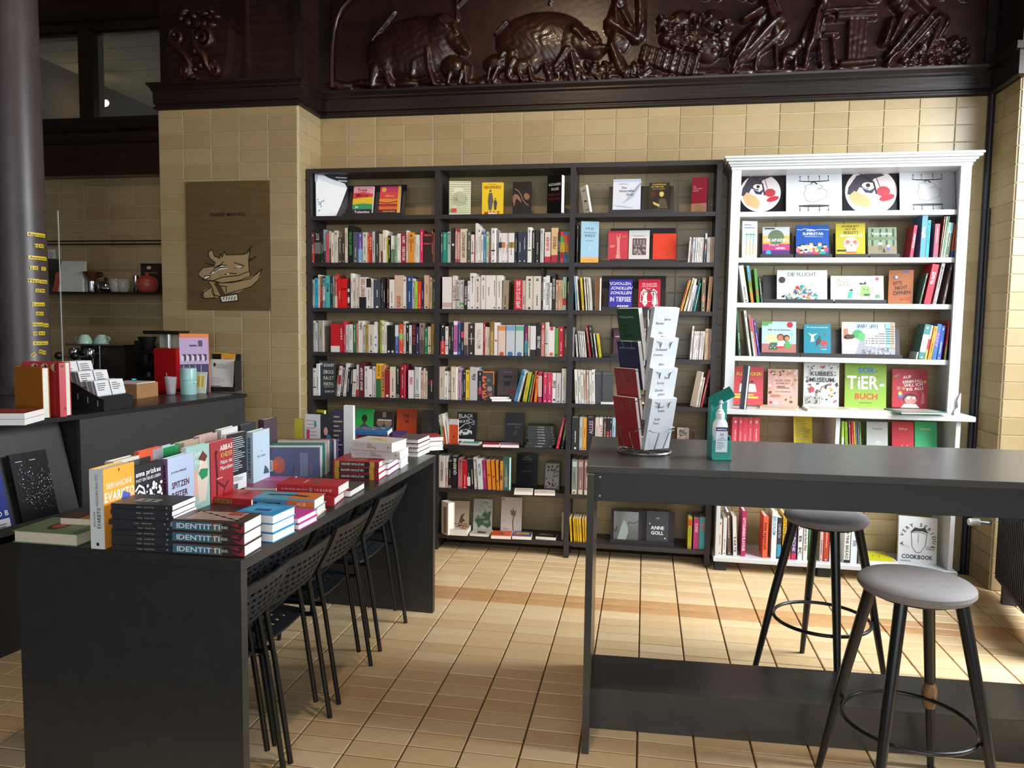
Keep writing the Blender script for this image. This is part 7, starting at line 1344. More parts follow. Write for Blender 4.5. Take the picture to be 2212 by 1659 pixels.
# pockets at four tiers on four sides; the two sides towards the aisle carry books
RC = np.array([RCX, RCY])
TIER = [.018, .128, .238, .348]
def pocket(az, tier):
    "wire pocket facing direction az; returns its frame"
    d = Vector((math.cos(az), math.sin(az), 0)); t = Vector((-d.y, d.x, 0)); z = TIER[tier]; b = MB(); w = .052
    o = d*.058
    b.tube([tuple(Vector((0, 0, z+.085))), tuple(o-t*w*.8+Vector((0, 0, z+.085))), tuple(o-t*w+d*.045+Vector((0, 0, z+.075))), tuple(o-t*w*.45+d*.05+Vector((0, 0, z+.07))), tuple(o-t*w*.4+d*.02+Vector((0, 0, z+.0)))], .0018, WIRE, n=6)
    b.tube([tuple(Vector((0, 0, z+.085))), tuple(o+t*w*.8+Vector((0, 0, z+.085))), tuple(o+t*w+d*.045+Vector((0, 0, z+.075))), tuple(o+t*w*.45+d*.05+Vector((0, 0, z+.07))), tuple(o+t*w*.4+d*.02+Vector((0, 0, z+.0)))], .0018, WIRE, n=6)
    b.tube([tuple(o-t*w*.4+d*.02+Vector((0, 0, z))), tuple(o*.3+Vector((0, 0, z))), tuple(o+t*w*.4+d*.02+Vector((0, 0, z)))], .0018, WIRE, n=6)
    b.build('pocket', rack, True)
azL, azR = math.radians(-134), math.radians(-50)
for az in (azL, azR, azL+math.pi, azR+math.pi):
    for k in range(4): pocket(az, k)
def rack_book(az, tier, label, colr, art, h=.19, wd=.118, t_=.012, lean=11, n=1, out=.052, grp='slim books in the wire rack', side=0.0, lift=0.0):
    d = Vector((math.cos(az), math.sin(az), 0)); t = Vector((-d.y, d.x, 0))
    o = Vector((RCX, RCY, BARZ+TIER[tier]+.004+lift))+d*(out+t_)-t*(wd/2)+t*side
    # frame: cover faces d; width along t; local like face(): x=t, y=-d, z=up
    B_ = Matrix(((t.x, -d.x, 0, o.x), (t.y, -d.y, 0, o.y), (0, 0, 1, o.z), (0, 0, 0, 1)))
    M = B_ @ RX(lean) @ TR(0, t_, 0) @ RZ(-90)
    p = Print(wd, h); 
    if art: art(p)
    return book('paperback', label, grp, t_, h, wd, colr, M, cat='paperback', hard=False, front_print=p, pg=PAGEW)
def wt(*lines_):
    def f(p):
        for tx, a_, b_ in lines_: p.text(tx, a_, b_, .05, '#3a3a3c', 'l', maxw=.75)
    return f
WB = '#b9bdc1'
white = [(3, (('Justus', .45, .76), ('Bender', .15, .68), ('Der', .3, .5), ('Plan', .42, .42)), 'topmost'), (2, (('Emmanuel', .15, .76), ('Carrere', .08, .66), ('Julies', .35, .48), ('Leben', .2, .38)), 'second'), (1, (('Sarr,', .5, .8), ('Savoy', .25, .7), ('Zurück-', .2, .56), ('geben.', .35, .48), ('Über die', .05, .4), ('Restitution', .12, .3)), 'third'), (0, (('Youssef', .15, .82), ('Rakha', .3, .74), ('Arab', .2, .58), ('Porn', .2, .5)), 'lowest')]
for tier, tx, nm in white:
    rack_book(azR, tier, 'white slim book with grey title lettering, %s tier of the wire rack' % nm, WB, wt(*tx), h=.195, t_=.018)
rack_book(azL, 3, 'dark green book with pale title, topmost tier of the wire rack', '#1f4a2c', lambda p: (p.text('Wolfgang Ullrich', .1, .82, .04, '#c8d0c8', 'l', maxw=.65), p.text('FEIND', .2, .64, .05, '#14301c', 'l'), p.text('BILD', .2, .55, .05, '#14301c', 'l'), p.text('WERDEN', .2, .44, .05, '#14301c', 'l')), h=.19, t_=.02, wd=.112)
rack_book(azL, 2, 'navy blue book with white capitals, second tier of the wire rack', '#1a2048', lambda p: (p.text('FERDINAND VON SCHIRACH', .1, .85, .03, '#b8bcd0', 'l', maxw=.75), p.text('JEDER', .3, .38, .07, '#d8dae4', 'l', maxw=.4), p.text('MENSCH', .25, .26, .07, '#d8dae4', 'l', maxw=.55)), h=.18, t_=.018, wd=.108)
rack_book(azL, 1, 'brick red slim book with a shiny wrapper, third tier of the wire rack', '#9a2a2a', lambda p: p.rect(.3, .75, .75, .77, '#7a2020'), h=.19, t_=.014, wd=.112, side=-.012)
rack_book(azL, 0, 'brick red slim book with faint print, lowest tier of the wire rack', '#9a2628', lambda p: p.rect(.3, .72, .8, .74, '#7a1c1e'), h=.195, t_=.014, wd=.115, side=-.012)
rack_book(azR+math.pi, 2, 'purple book on the shelf side of the wire rack, second tier', '#4a2a6a', None, h=.18)
rack_book(azL+math.pi, 3, 'pink book on the shelf side of the wire rack, topmost tier', '#c07a7a', None, h=.18)
rack_book(azL+math.pi, 0, 'light blue book on the shelf side of the wire rack, lowest tier', '#7ab4cc', None, h=.18)
# hand disinfectant ----------------------------------------------------------------------------
def dispenser():
    c = onz(*upx(ZG, 1520, 1590), BARZ); c = onz(1552, 990, BARZ)
    GRN = mat('#10847a', .35); WP = mat('#e8eaea', .35)
    root = empty('sanitizer_holder', tuple(c), BANG+.12); tag(root, 'teal plastic holder with raised lever for the disinfectant bottle', 'holder')
    b = MB(); b.box(-.034, .036, -.048, .045, 0, .008, GRN, ch=.002); b.build('base', root)
    b = MB(); b.box(-.034, .034, .034, .040, .008, .215, GRN); b.build('back_plate', root)
    b = MB(); b.box(-.034, -.030, -.03, .034, .008, .085, GRN); b.box(-.0341, -.0301, .0, .034, .085, .21, GRN); b.box(.030, .034, -.03, .034, .008, .085, GRN); b.box(-.034, .034, -.034, -.03, .008, .07, GRN); b.build('tray', root)
    b = MB(); M_ = TR(-.03, .02, .205) @ RZ(0) @ RX(18) @ RY(-32)
    b.box(0, .085, -.028, .028, 0, .006, GRN, M=M_); b.box(0, .085, -.028, -.024, -.012, 0, GRN, M=M_); b.box(0, .085, .024, .028, -.012, 0, GRN, M=M_); b.build('lever', root)
    bot = empty('sanitizer_bottle', (c[0], c[1], BARZ+.0085), BANG+.12); tag(bot, 'white disinfectant pump bottle standing in the teal holder', 'bottle')
    b = MB(); prof = [(.0, 0), (.70, .0), (.74, .004), (.74, .105), (.68, .122), (.42, .138), (.40, .142)]
    vs = []; n = 28
    for r, z in prof:
        for k in range(n):
            a = 2*math.pi*k/n; ca, sa = math.cos(a), math.sin(a); q = (abs(ca)**4+abs(sa)**4)**-.25 if z < .13 else 1.0
            vs.append((r*.037*ca*q, r*.032*sa*q, z))
    fs = [(j*n+i, j*n+(i+1) % n, (j+1)*n+(i+1) % n, (j+1)*n+i) for j in range(len(prof)-1) for i in range(n)]
    b.add(vs, fs, mat('#e2e6e8', .3)); bb_ = b.build('bottle_body', bot, True)
    b = MB(); b.lathe([(.0155, .138), (.0165, .14), (.0165, .158), (.012, .162), (.012, .168), (.006, .172), (.0055, .192)], WP, n=20); pc_ = b.build('pump_collar', bot, True)
    b = MB(); b.lathe([(.0055, .192), (.012, .194), (.013, .205), (.008, .21), (0, .211)], WP, n=16); b.tube([(0, 0, .202), (.022, -.004, .203), (.026, -.004, .195)], [.006, .005, .004], WP, n=8); b.build('pump_head', pc_, True)
    b = MB(); p = Print(.042, .09); p.rect(0, 0, 1, 1, '#d6e0e8'); p.rect(0, .84, 1, 1, '#1c2a58'); p.text('desinfect', .1, .885, .07, '#e8ecf4', 'l', maxw=.8, bold=1); p.line([(.35, .66), (.4, .76), (.46, .68), (.5, .64), (.54, .68), (.6, .76), (.65, .66)], .03, '#2a3a5a'); p.text('HÄNDE', .3, .54, .05, '#2a3a5a', 'l', maxw=.4); p.text('DESINFEKTION', .08, .46, .05, '#2a3a5a', 'l', maxw=.84); p.lines(.08, .1, .92, .42, 7, '#5a6a88', .014, 3)
    p.to(b, lambda x, y, o: (-.021+x, -.0252-.009-o, .02+y)); b.build('label', bb_)
dispenser()
# ================================================================== plaque on the pillar
def plaque():
    x0, x1 = ony(402, 393, PY)[0], ony(584, 391, PY)[0]; z0, z1 = 1.552, 2.394; w, h = x1-x0, z1-z0; yy = PY-.0075
    root = empty('brass_plaque', (x0, yy, z0)); tag(root, 'large brushed brass plate with a writing wolf drawing on the tiled pillar', 'plaque')
    b = MB(); b.box(0, w, -.004, .0, 0, h, mat('#7d6644', .36, .45, noise=.14, scale=5, stretch=(1, 1, 12))); plate = b.build('plate', root)
    p = Print(w, h); K = '#17110c'; T = '#a88e66'
    def q(x, y): return ((x-217)/(770-217), 1-(y-125)/(970-125))     # positions read in a zoomed view of the plate
    p.text('UNSERE MEINUNG', .5, q(0, 352)[1], .026, '#1e160e', maxw=.51, bold=1); b = MB(); p.to(b, lambda x, y, o: (x, -.004-o, y)); b.build('lettering', plate); p.items.clear()
    head = [(300, 720), (325, 690), (400, 678), (408, 655), (370, 625), (362, 595), (378, 570), (395, 580), (402, 612), (440, 628), (445, 595), (455, 620), (470, 585), (480, 605), (600, 603), (640, 560), (632, 632), (628, 660), (632, 705), (640, 745), (560, 775), (450, 790), (395, 775), (330, 770), (302, 745)]
    p.pgon([q(*z) for z in head], T); body = [(360, 780), (450, 790), (640, 745), (680, 735), (712, 700), (700, 760), (650, 805), (560, 850), (480, 862), (405, 890), (330, 893), (312, 870), (335, 835), (380, 820)]
    p.pgon([q(*z) for z in body], T)
    for ln in (head, [(395, 775), (450, 752), (560, 740), (632, 712)], [(455, 790), (530, 786), (640, 760), (712, 700), (690, 770), (640, 815), (480, 862)], [(360, 782), (385, 815), (330, 850), (312, 880), (330, 893), (405, 888), (382, 850), (388, 822)], [(398, 690), (440, 672), (465, 650)], [(535, 655), (600, 678)], [(345, 660), (400, 672)], [(625, 640), (675, 620)], [(628, 650), (680, 612)], [(470, 735), (500, 725), (548, 728)], [(320, 850), (330, 890)], [(310, 860), (318, 888)], [(640, 560), (655, 545)], [(615, 600), (640, 570), (632, 630)], [(392, 830), (400, 870), (440, 880)], [(440, 810), (480, 812), (478, 850)]):
        p.line([q(*z) for z in ln], .009, K)
    p.pgon([q(*z) for z in ((375, 728), (410, 695), (450, 672), (488, 675), (490, 695), (430, 705), (395, 728))], '#e6e4dc'); p.line([q(400, 715), q(440, 688), q(488, 685)], .012, K); p.line([q(375, 728), q(410, 695), q(450, 672), q(488, 675)], .01, K)
    p.pgon([q(*z) for z in ((328, 760), (345, 742), (375, 742), (370, 755), (335, 768))], '#e6e4dc'); p.line([q(328, 760), q(345, 742), q(375, 742), q(370, 755), q(335, 768)], .009, K, True)
    p.pgon([q(*z) for z in ((538, 685), (570, 678), (592, 690), (560, 698))], '#e6e4dc'); p.line([q(538, 690), q(592, 690)], .008, K)
    p.pgon([q(*z) for z in ((480, 728), (500, 726), (498, 738))], '#e6e4dc')
    p.pgon([q(*z) for z in ((405, 795), (425, 785), (478, 880), (455, 888))], '#6a4a30'); p.line([q(405, 795), q(425, 785), q(478, 880), q(455, 888)], .009, K, True); p.line([q(415, 790), q(465, 885)], .007, K)
    p.pgon([q(*z) for z in ((438, 880), (552, 862), (558, 905), (448, 918))], '#dcdacc'); p.line([q(438, 880), q(552, 862), q(558, 905), q(448, 918)], .01, K, True)
    for k in range(5): p.line([q(460+18*k, 900), q(465+18*k, 880)], .008, K)
    b = MB(); p.to(b, lambda x, y, o: (x, -.004-o, y)); b.build('drawing', plate)
    for u in (.02, .98):
        for v in (.012, .988):
            b = MB(); b.lathe([(.004, 0), (.004, .002), (0, .003)], mat('#c8b890', .3, .8), n=8, c=(u*w, -.004, v*h), M=Matrix.Rotation(math.pi/2, 3, 'X')); b.build('screw', plate)
plaque()
# ================================================================== iron column with yellow letter magnets
CCX, CCY = onpl(38, 500, (*(CO-CN*.62), 0), (*CN, 0))[:2]
cen = np.array([CCX, CCY]); edge = ony(95, 500, CCY)
def colr_px(v):
    return None
CR = float(np.linalg.norm(onpl(94, 500, (CCX, CCY, 0), (*RM[2][:2], 0))[:2]-np.array([CCX, CCY])))*.985
def column():
    b = MB(); P_ = mat('#43393a', .38, noise=.10, scale=6)
    b.lathe([(CR+.05, 0), (CR+.05, .12), (CR+.03, .16), (CR+.03, CZ+.02), (CR+.028, CZ+.05), (CR+.036, CZ+.07), (CR+.028, CZ+.09), (CR+.012, CZ+.13), (CR+.02, CZ+.16), (CR+.004, CZ+.20), (CR, CZ+.28), (CR-.012, 4.4)], P_, n=48, c=(CCX, CCY, 0))
    return structure(b.build('wall_column', smooth=True), 'dark round iron column')
column()
YEL = mat('#e3c21c', .4)
def on_col(u, v):
    "azimuth and height on the column surface seen at a pixel"
    d = ray(u, v); o = CAM; ax = np.array([d[0], d[1]]); oc = np.array([o[0]-CCX, o[1]-CCY]); A = ax@ax; B = 2*oc@ax; C_ = oc@oc-(CR+.001)**2; D_ = B*B-4*A*C_
    if D_ < 0: t = -B/(2*A)
    else: t = (-B-math.sqrt(D_))/(2*A)
    p = o+d*t; return math.atan2(p[1]-CCY, p[0]-CCX), p[2]
ZY = (0, 420, 4.1475)
mag = [('Espresso', 242, 402, 352, 'Espresso'), ('1', 310, 347, 456, '1 40'), ('40', 350, 390, 460, '1 40'), ('Americano', 252, 415, 562, 'Americano'), ('2 10', 270, 340, 655, '2 10'), ('2.', 370, 410, 664, '20'), ('Flat', 248, 352, 770, 'Flat White'), ('White', 356, 422, 780, 'White'), ('2', 318, 352, 860, '2 91'), ('91', 356, 402, 862, '91'), ('Latte', 288, 400, 982, 'Latte'), ('3', 322, 355, 1066, '3'), ('20', 358, 390, 1068, '20'), ('Hand', 292, 385, 1164, 'Hand'), ('Brew', 388, 436, 1172, 'Brew'), ('3', 296, 333, 1247, '3'), ('60', 346, 402, 1244, '60'), ('XtrShot', 294, 428, 1334, 'XtrShot'), ('8', 350, 382, 1408, '8'), ('0', 384, 408, 1418, '0'), ('0', 282, 322, 1436, '0')]
mname = ['long strip at the top with a coffee name', 'single digit tile below the top strip', 'pair tile below the top strip', 'long strip third row', 'price strip under the third row', 'small tile at the edge under the third row', 'strip in the middle of the list', 'strip at the edge in the middle of the list', 'single digit tile below the middle strips', 'pair tile below the middle strips', 'five-letter strip in the lower half', 'single digit tile under the five-letter strip', 'pair tile under the five-letter strip', 'four-letter strip near the end of the list', 'short strip at the edge near the end', 'single digit tile above the last strip', 'pair tile above the last strip', 'last word strip at the bottom of the list', 'tilted digit tile below the last strip', 'digit tile at the edge below the last strip', 'turned loose tile at the very bottom']
for k, (tx, x0, x1, yc, _) in enumerate(mag):
    a0, z0 = on_col(x0/4.1475, 420+yc/4.1475); a1, _z = on_col(min(x1/4.1475, 97.5+yc*.006), 420+yc/4.1475)
    if len(tx) > 3: a1 = a0+max(a1-a0, .0095*len(tx)*.9/CR+.03)
    a1 = min(max(a1, a0+.035/CR*.55), a0+.115/CR); hh = .0095; b = MB(); n = max(2, int((a1-a0)/.08)+1); R0, R1 = CR+.0006, CR+.0018
    rot = .7 if k == 20 else -.25 if k == 18 else .0
    vs = []; L = (a1-a0)*CR
    def S(x, z, r):   # x along the strip from its middle, z up from its middle, turned by rot
        X = x*math.cos(rot)-z*math.sin(rot); Z = x*math.sin(rot)+z*math.cos(rot); a = (a0+a1)/2+X/CR; return (CCX+r*math.cos(a), CCY+r*math.sin(a), z0+Z)
    for i in range(n+1):
        x = -L/2+L*i/n; vs += [S(x, -hh, R0), S(x, hh, R0), S(x, hh, R1), S(x, -hh, R1)]
    fs = [(i*4+j, i*4+(j+1) % 4, (i+1)*4+(j+1) % 4, (i+1)*4+j) for i in range(n) for j in range(4)]+[(3, 2, 1, 0), (n*4, n*4+1, n*4+2, n*4+3)]
    b.add(vs, fs, YEL); o = b.build('letter_magnet'); tag(o, 'yellow letter magnet on the column, '+mname[k], 'magnet', 'yellow letter magnets on the column')
    V, F, tl = text2d(tx, 1); kx = L*.86/tl; kz = .0115/.72; g = MB(); g.add([S(-L*.43+x*kx, -.0057+y*kz, R1+.0003) for x, y in V], F, mat('#3a3010', .6)); g.build('lettering', o)
# acrylic screen on the counter ---------------------------------------------------------------------------
sx0 = onx(127, 600, -3.02)
sc = MB(); T_ = glass_mat('#202424', .02, .03)
p1 = onpl(124, 455, (*(CO+CDv*1.15-CN*.33), 0), (*CN, 0)); 
sS = float((p1[:2]-CO) @ CDv)
sc.box(sS, 2.6, .325, .331, CZ, p1[2], T_, M=CM)
scr = sc.build('acrylic_screen'); tag(scr, 'clear acrylic splash screen standing on the coffee counter beside the column', 'screen')
b = MB(); b.box(sS-.0015, sS, .325, .331, CZ, p1[2], glass_mat('#f4ffff', .1, .6), M=CM); b.build('edge', scr)
b = MB(); b.box(sS+.02, sS+.1, .31, .346, CZ, CZ+.012, glass_mat('#e8f0ee', .05, .3), M=CM); b.build('foot', scr)
# ================================================================== things on the coffee counter
def cz(u, v, z=CZ): return onz(u, v, z)
ZN = (0, 700, 3.95)
def zn(x, y): return upx(ZN, x, y)
# leaflet display with six fronts
def leaflets():
    a = cz(*zn(885, 745)); r = cz(*zn(1135, 705)); e = (r-a)[:2]; Lw = float(np.linalg.norm(e)); e /= Lw; n = np.array([-e[1], e[0]])
    M = Matrix(((e[0], n[0], 0, a[0]), (e[1], n[1], 0, a[1]), (0, 0, .76, CZ+.0003), (0, 0, 0, 1)))
    root = empty('leaflet_display'); tag(root, 'black cardboard display with three steps of striped booklets on the counter', 'display'); root.matrix_world = M
    K_ = mat('#171718', .6); Dp = .30; tan_ = mat('#8a6a50', .8)
    prof_ = [(0, 0), (Dp, 0), (Dp, .215), (.22, .205), (.15, .175), (.08, .125), (.015, .085), (0, .08)]
    for x in (0, Lw-.004):
        b = MB(); b.prism(prof_, 0, .004, K_, Matrix(((0, 0, 1, x), (1, 0, 0, 0), (0, 1, 0, 0), (0, 0, 0, 1)))); b.build('side_panel', root)
        b = MB()
        for (y0, z0), (y1, z1) in zip(prof_[2:-1], prof_[3:]): b.tube([(x+.002, y0, z0), (x+.002, y1, z1)], .0018, tan_, n=4)
        b.build('raw_edge', root)
    b = MB(); b.box(0, Lw, 0, .004, 0, .08, K_); b.build('front_panel', root)
    for k in range(3):
        b = MB(); b.box(.004, Lw-.004, .015+.09*k, .019+.09*k, .0, .095+.06*k, K_); b.box(.004, Lw-.004, .015+.09*k, .1+.09*k, .02+.06*k, .024+.06*k, K_); b.build('step', root)
    for k in range(5):
        b = MB(); s_ = MB(); s_.box(-.0006, 0, .03+.055*k, .034+.055*k, .03+.022*k, .07+.022*k, mat('#b8b0a8', .6)); s_.build('slot', root)
    cols6 = [['#d8d8d6', '#7ab09a', '#9ac0a8', '#4a4a4c'], ['#d8d8d6', '#d8823a', '#3a8aa8', '#4a4a4c']]
    for k in range(3):
        for j in range(2):
            w_ = Lw*.46; x0 = .01+j*(Lw*.49)
            for q in range(5):
                Mq = M @ TR(x0+.0, .024+.09*k+.014*(4-q), .026+.06*k+.0*q) @ RX(-14) @ TR(0, .008, 0) @ RZ(-90)
                p = Print(w_, .17)
                if q == 4:
                    p.rect(0, .42, 1, 1, '#e6e6e8'); p.lines(.12, .6, .8, .92, 4, '#55555a', .03, k*2+j)
                    r = random.Random(k*3+j); x = .02
                    while x < .98:
                        wq = r.uniform(.03, .08); p.rect(x, 0, min(.99, x+wq), .34, r.choice(cols6[j])); x += wq+.015
                book('booklet', 'striped booklet, %s from the front in the %s pile on the %s step' % (ordn(5-q), ('aisle-end', 'pillar-end')[j], ('lowest', 'middle', 'highest')[k]), 'booklets in the counter display', .007, .17, w_, '#d4d4d4' if q % 2 else '#9a9a9c', Mq, cat='booklet', hard=False, front_print=p if q == 4 else None)
leaflets()
# cardboard carton with papers
def carton():
    a = cz(*zn(1168, 640)); r = cz(*zn(1350, 612)); l_ = cz(*zn(1062, 610)); e = (r-a)[:2]; w = float(np.linalg.norm(e)); e /= w; n = np.array([-e[1], e[0]]); d = .20
    M = Matrix(((e[0], n[0], 0, a[0]), (e[1], n[1], 0, a[1]), (0, 0, 1, CZ+.0003), (0, 0, 0, 1))); root = empty('cardboard_box'); root.matrix_world = M; tag(root, 'low open brown cardboard box full of papers on the counter', 'box')
    KB = mat('#a9794f', .75, noise=.06, scale=20); h = .085
    for x0, x1, y0, y1 in ((0, w, 0, .003), (0, w, d-.003, d), (0, .003, .003, d-.003), (w-.003, w, .003, d-.003)):
        b = MB(); b.box(x0, x1, y0, y1, 0, h, KB); b.build('side', root)
    b = MB(); b.box(.004, w-.004, .004, d-.004, 0, .004, KB); b.build('bottom', root)
    for k in range(6):
        b = MB(); b.box(.008+.002*k, w-.01, .01, d-.02+.002*k, .005+.0142*k, .0185+.0142*k, mat('#dcdcdc', .7)); b.build('paper', root)
carton()
# glass, mint canister, flyer rack
def lathe_thing(name, label, cat, loc, prof, material, n=28, parts=()):
    root = empty(name, tuple(loc)); tag(root, label, cat)
    b = MB(); b.lathe(prof, material, n=n); b.build('body', root, True)
    for nm, pr, m_ in parts:
        b = MB(); b.lathe(pr, m_, n=n); b.build(nm, root, True)
    return root
gp = cz(*zn(1460, 602))
g_ = lathe_thing('water_glass', 'faceted water glass with a teaspoon on the coffee counter', 'glass', gp, [(0, .002), (.024, .002), (.026, .006), (.036, .11), (.034, .11), (.024, .01), (0, .01)], glass_mat('#c8ccd0', .05, .35))
b = MB(); b.tube([(-.01, .0, .012), (-.02, 0, .08), (-.03, 0, .135)], .0025, mat('#b0b0b2', .25, .9), n=6); b.ball((-.008, 0, .02), .012, mat('#b0b0b2', .25, .9), n=6, sc=(.8, .3, 1.4)); b.build('spoon', g_, True)
MINT = mat('#9cc8c4', .35)
mp = cz(*zn(1610, 598)); k_ = .049
lathe_thing('mint_canister', 'mint green cylindrical canister beside the faceted glass', 'canister', mp, [(0, 0), (k_*.94, 0), (k_*.97, .003), (k_*.97, .088), (k_*.9, .09)], MINT, parts=[('lid', [(k_*.9, .09), (k_, .091), (k_, .158), (k_*.95, .163), (0, .164)], MINT)])
b = MB(); b.ball((mp[0]+.05, mp[1]-.01, CZ+.075), .008, mat('#dfe6e4', .4), n=6); ob = b.build('clip', None, True); ob.parent = bpy.data.objects['mint_canister']; ob.matrix_parent_inverse = Matrix.Translation(-Vector(mp))
def panel_px(name, label, cat, BL, BR, h, tilt, colr, art, th=.004, group=None, z=CZ, hard=False, back=0.0):
    "upright sheet or booklet on the counter, base corners as pixels, leaning back"
    a, r = cz(*BL, z), cz(*BR, z); e = (r-a)[:2]; w = float(np.linalg.norm(e)); e /= w; n = np.array([-e[1], e[0]]); a = a+np.array([n[0]*back, n[1]*back, 0])
    M = Matrix(((e[0], n[0], 0, a[0]), (e[1], n[1], 0, a[1]), (0, 0, 1, z+.0005), (0, 0, 0, 1))) @ RX(-tilt) @ TR(0, th, 0) @ RZ(-90)
    p = Print(w, h)
    if art: art(p)
    return book(name, label, group, th, h, w, colr, M, cat=cat, hard=hard, front_print=p)
def art_poster(p):
    p.rect(0, 0, 1, .52, '#2a2450'); p.rect(0, .52, 1, 1, '#b49ac0')
    for k in range(5): p.pgon([(.06+.18*k, .6), (.14+.18*k, .56), (.22+.18*k, .6), (.22+.18*k, .7), (.06+.18*k, .7)], '#3a2a4a'); p.pgon([(.06+.18*k, .7), (.14+.18*k, .66), (.14+.18*k, .56), (.06+.18*k, .6)], '#d8c8d8')
    for k in range(4): p.rect(.12+.2*k, .1, .135+.2*k, .5, '#d8d0e0')
    p.rect(.4, .2, .65, .23, '#e6e0ea'); p.pgon([(0, .3), (.2, .18), (0, .14)], '#d8d8e0'); p.rect(.35, .84, .6, .87, '#4a3a58'); p.rect(.66, .84, .8, .95, '#4a4050')
panel_px('poster_board', 'purple poster on an orange clipboard leaning on the coffee counter', 'poster', zn(1545, 592), zn(1790, 584), .35, 7, '#b8a0c0', art_poster, th=.004)
panel_px('clipboard', 'orange clipboard behind the purple poster', 'clipboard', zn(1550, 588), zn(1800, 580), .375, 7, '#e0783a', None, th=.006, back=.010)
def flyer_stand():
    a = cz(*zn(1760, 572)); r = cz(*zn(2005, 578)); e = (r-a)[:2]; w = float(np.linalg.norm(e)); e /= w; n = np.array([-e[1], e[0]])
    M = Matrix(((e[0], n[0], 0, a[0]), (e[1], n[1], 0, a[1]), (0, 0, 1, CZ+.0003), (0, 0, 0, 1))); root = empty('flyer_holder'); root.matrix_world = M; tag(root, 'black flyer holder at the pillar end of the counter', 'holder')
    K_ = mat('#1c1b1c', .5)
    b = MB(); b.box(0, w, 0, .09, 0, .008, K_); b.build('base', root)
    b = MB(); b.box(0, w, 0, .004, .008, .03, K_); b.build('front_lip', root)
    b = MB(); b.box(0, w, .085, .09, .008, .24, K_); b.build('back_plate', root)
    b = MB(); b.box(w-.004, w, .004, .085, .008, .2, K_); b.build('side_plate', root)
    for nm, x0, x1, y, h, c_, lb, ar in (('flyer', .01, w-.02, .010, .20, '#d8d6d4', 'white flyer with a small black emblem in the holder', lambda p: (p.circ(.2, .82, .05, '#2a2a2e', ry=.08), p.lines(.25, .7, .75, .86, 3, '#6a6a70', .014), p.lines(.1, .2, .7, .42, 4, '#8a8a90', .01), p.rect(.1, .12, .5, .14, '#4a4a50'))), ('flyer', .07, w-.03, .04, .235, '#df9a2e', 'orange flyer behind the white one in the holder', lambda p: (p.rect(.3, .84, .7, .86, '#a86a1c'), p.rect(.3, .78, .6, .8, '#a86a1c'))), ('flyer', .0, w*.55, .06, .24, '#b0b83a', 'lime green flyer at the back of the holder', lambda p: p.lines(.1, .5, .9, .95, 8, '#7a8426', .02))):
        p = Print(x1-x0, h); ar(p); book(nm, lb, 'flyers in the holder', .003, h, x1-x0, c_, M @ TR(x0, y, .0085) @ RX(-8) @ TR(0, .003, 0) @ RZ(-90), cat='flyer', hard=False, front_print=p)
flyer_stand()
panel_px('framed_card', 'small white framed card with a yellow picture beside the canister', 'card', zn(1658, 590), zn(1752, 592), .135, 10, '#d4d0c8', lambda p: (p.rect(.12, .2, .88, .88, '#e0d8b0'), p.rect(.2, .28, .8, .8, '#d8b03a'), p.rect(.45, .28, .55, .8, '#f0e8c8')), th=.008)
# books at the near end of the counter
GC = 'books on the coffee counter'
for k in range(2):
    a = cz(*zn(-260, 868)); r = cz(*zn(212, 865)); c_ = cz(*zn(372, 818))
    flat(('white paperback with a red cover edge under another one on the counter', 'paperback with brick red cover lying on a white one on the counter')[k], GC, tuple(a), tuple(r), tuple(c_), CZ+.0265*k, .026, ('#c8c0b8', '#a02a34')[k], 'left', lambda p: p.rect(.1, .1, .9, .9, '#b8483a'), hard=False, pg=PAGEW)
pa, pb = cz(*zn(132, 790)), cz(*zn(372, 810))
upright('orange-brown hardback with faint lettering on the coffee counter', pa, pb, .235, .034, '#b06a20', lambda p: p.rect(.35, .62, .75, .63, '#8a5218'), group=GC, z=CZ, tilt=0)
pa, pb = cz(*zn(165, 795)), cz(*zn(455, 800))
upright('red slipcase with cut-out gold discs behind the orange-brown hardback', pa+np.array([-.03, .06, 0]), pb+np.array([.02, .05, 0]), .255, .045, '#c83a40', lambda p: [(p.circ(.3+.24*k, .9, .09, '#d8c49a'), p.pgon([(.3+.24*k, .83), (.3+.24*k, .97), (.39+.24*k, .9)], '#3a1c1c')) for k in range(3)]+[p.circ(.95, .15, .07, '#2a1414')], group=GC, z=CZ)
pa, pb = cz(*zn(458, 800)), cz(*zn(512, 795))
upright('narrow red slipcase with a dark corner mark on the coffee counter', pa+np.array([.01, .03, 0]), pb+np.array([.012, .03, 0]), .252, .05, '#c4353c', lambda p: p.rect(.3, .92, .7, .96, '#3a1414'), group=GC, z=CZ)
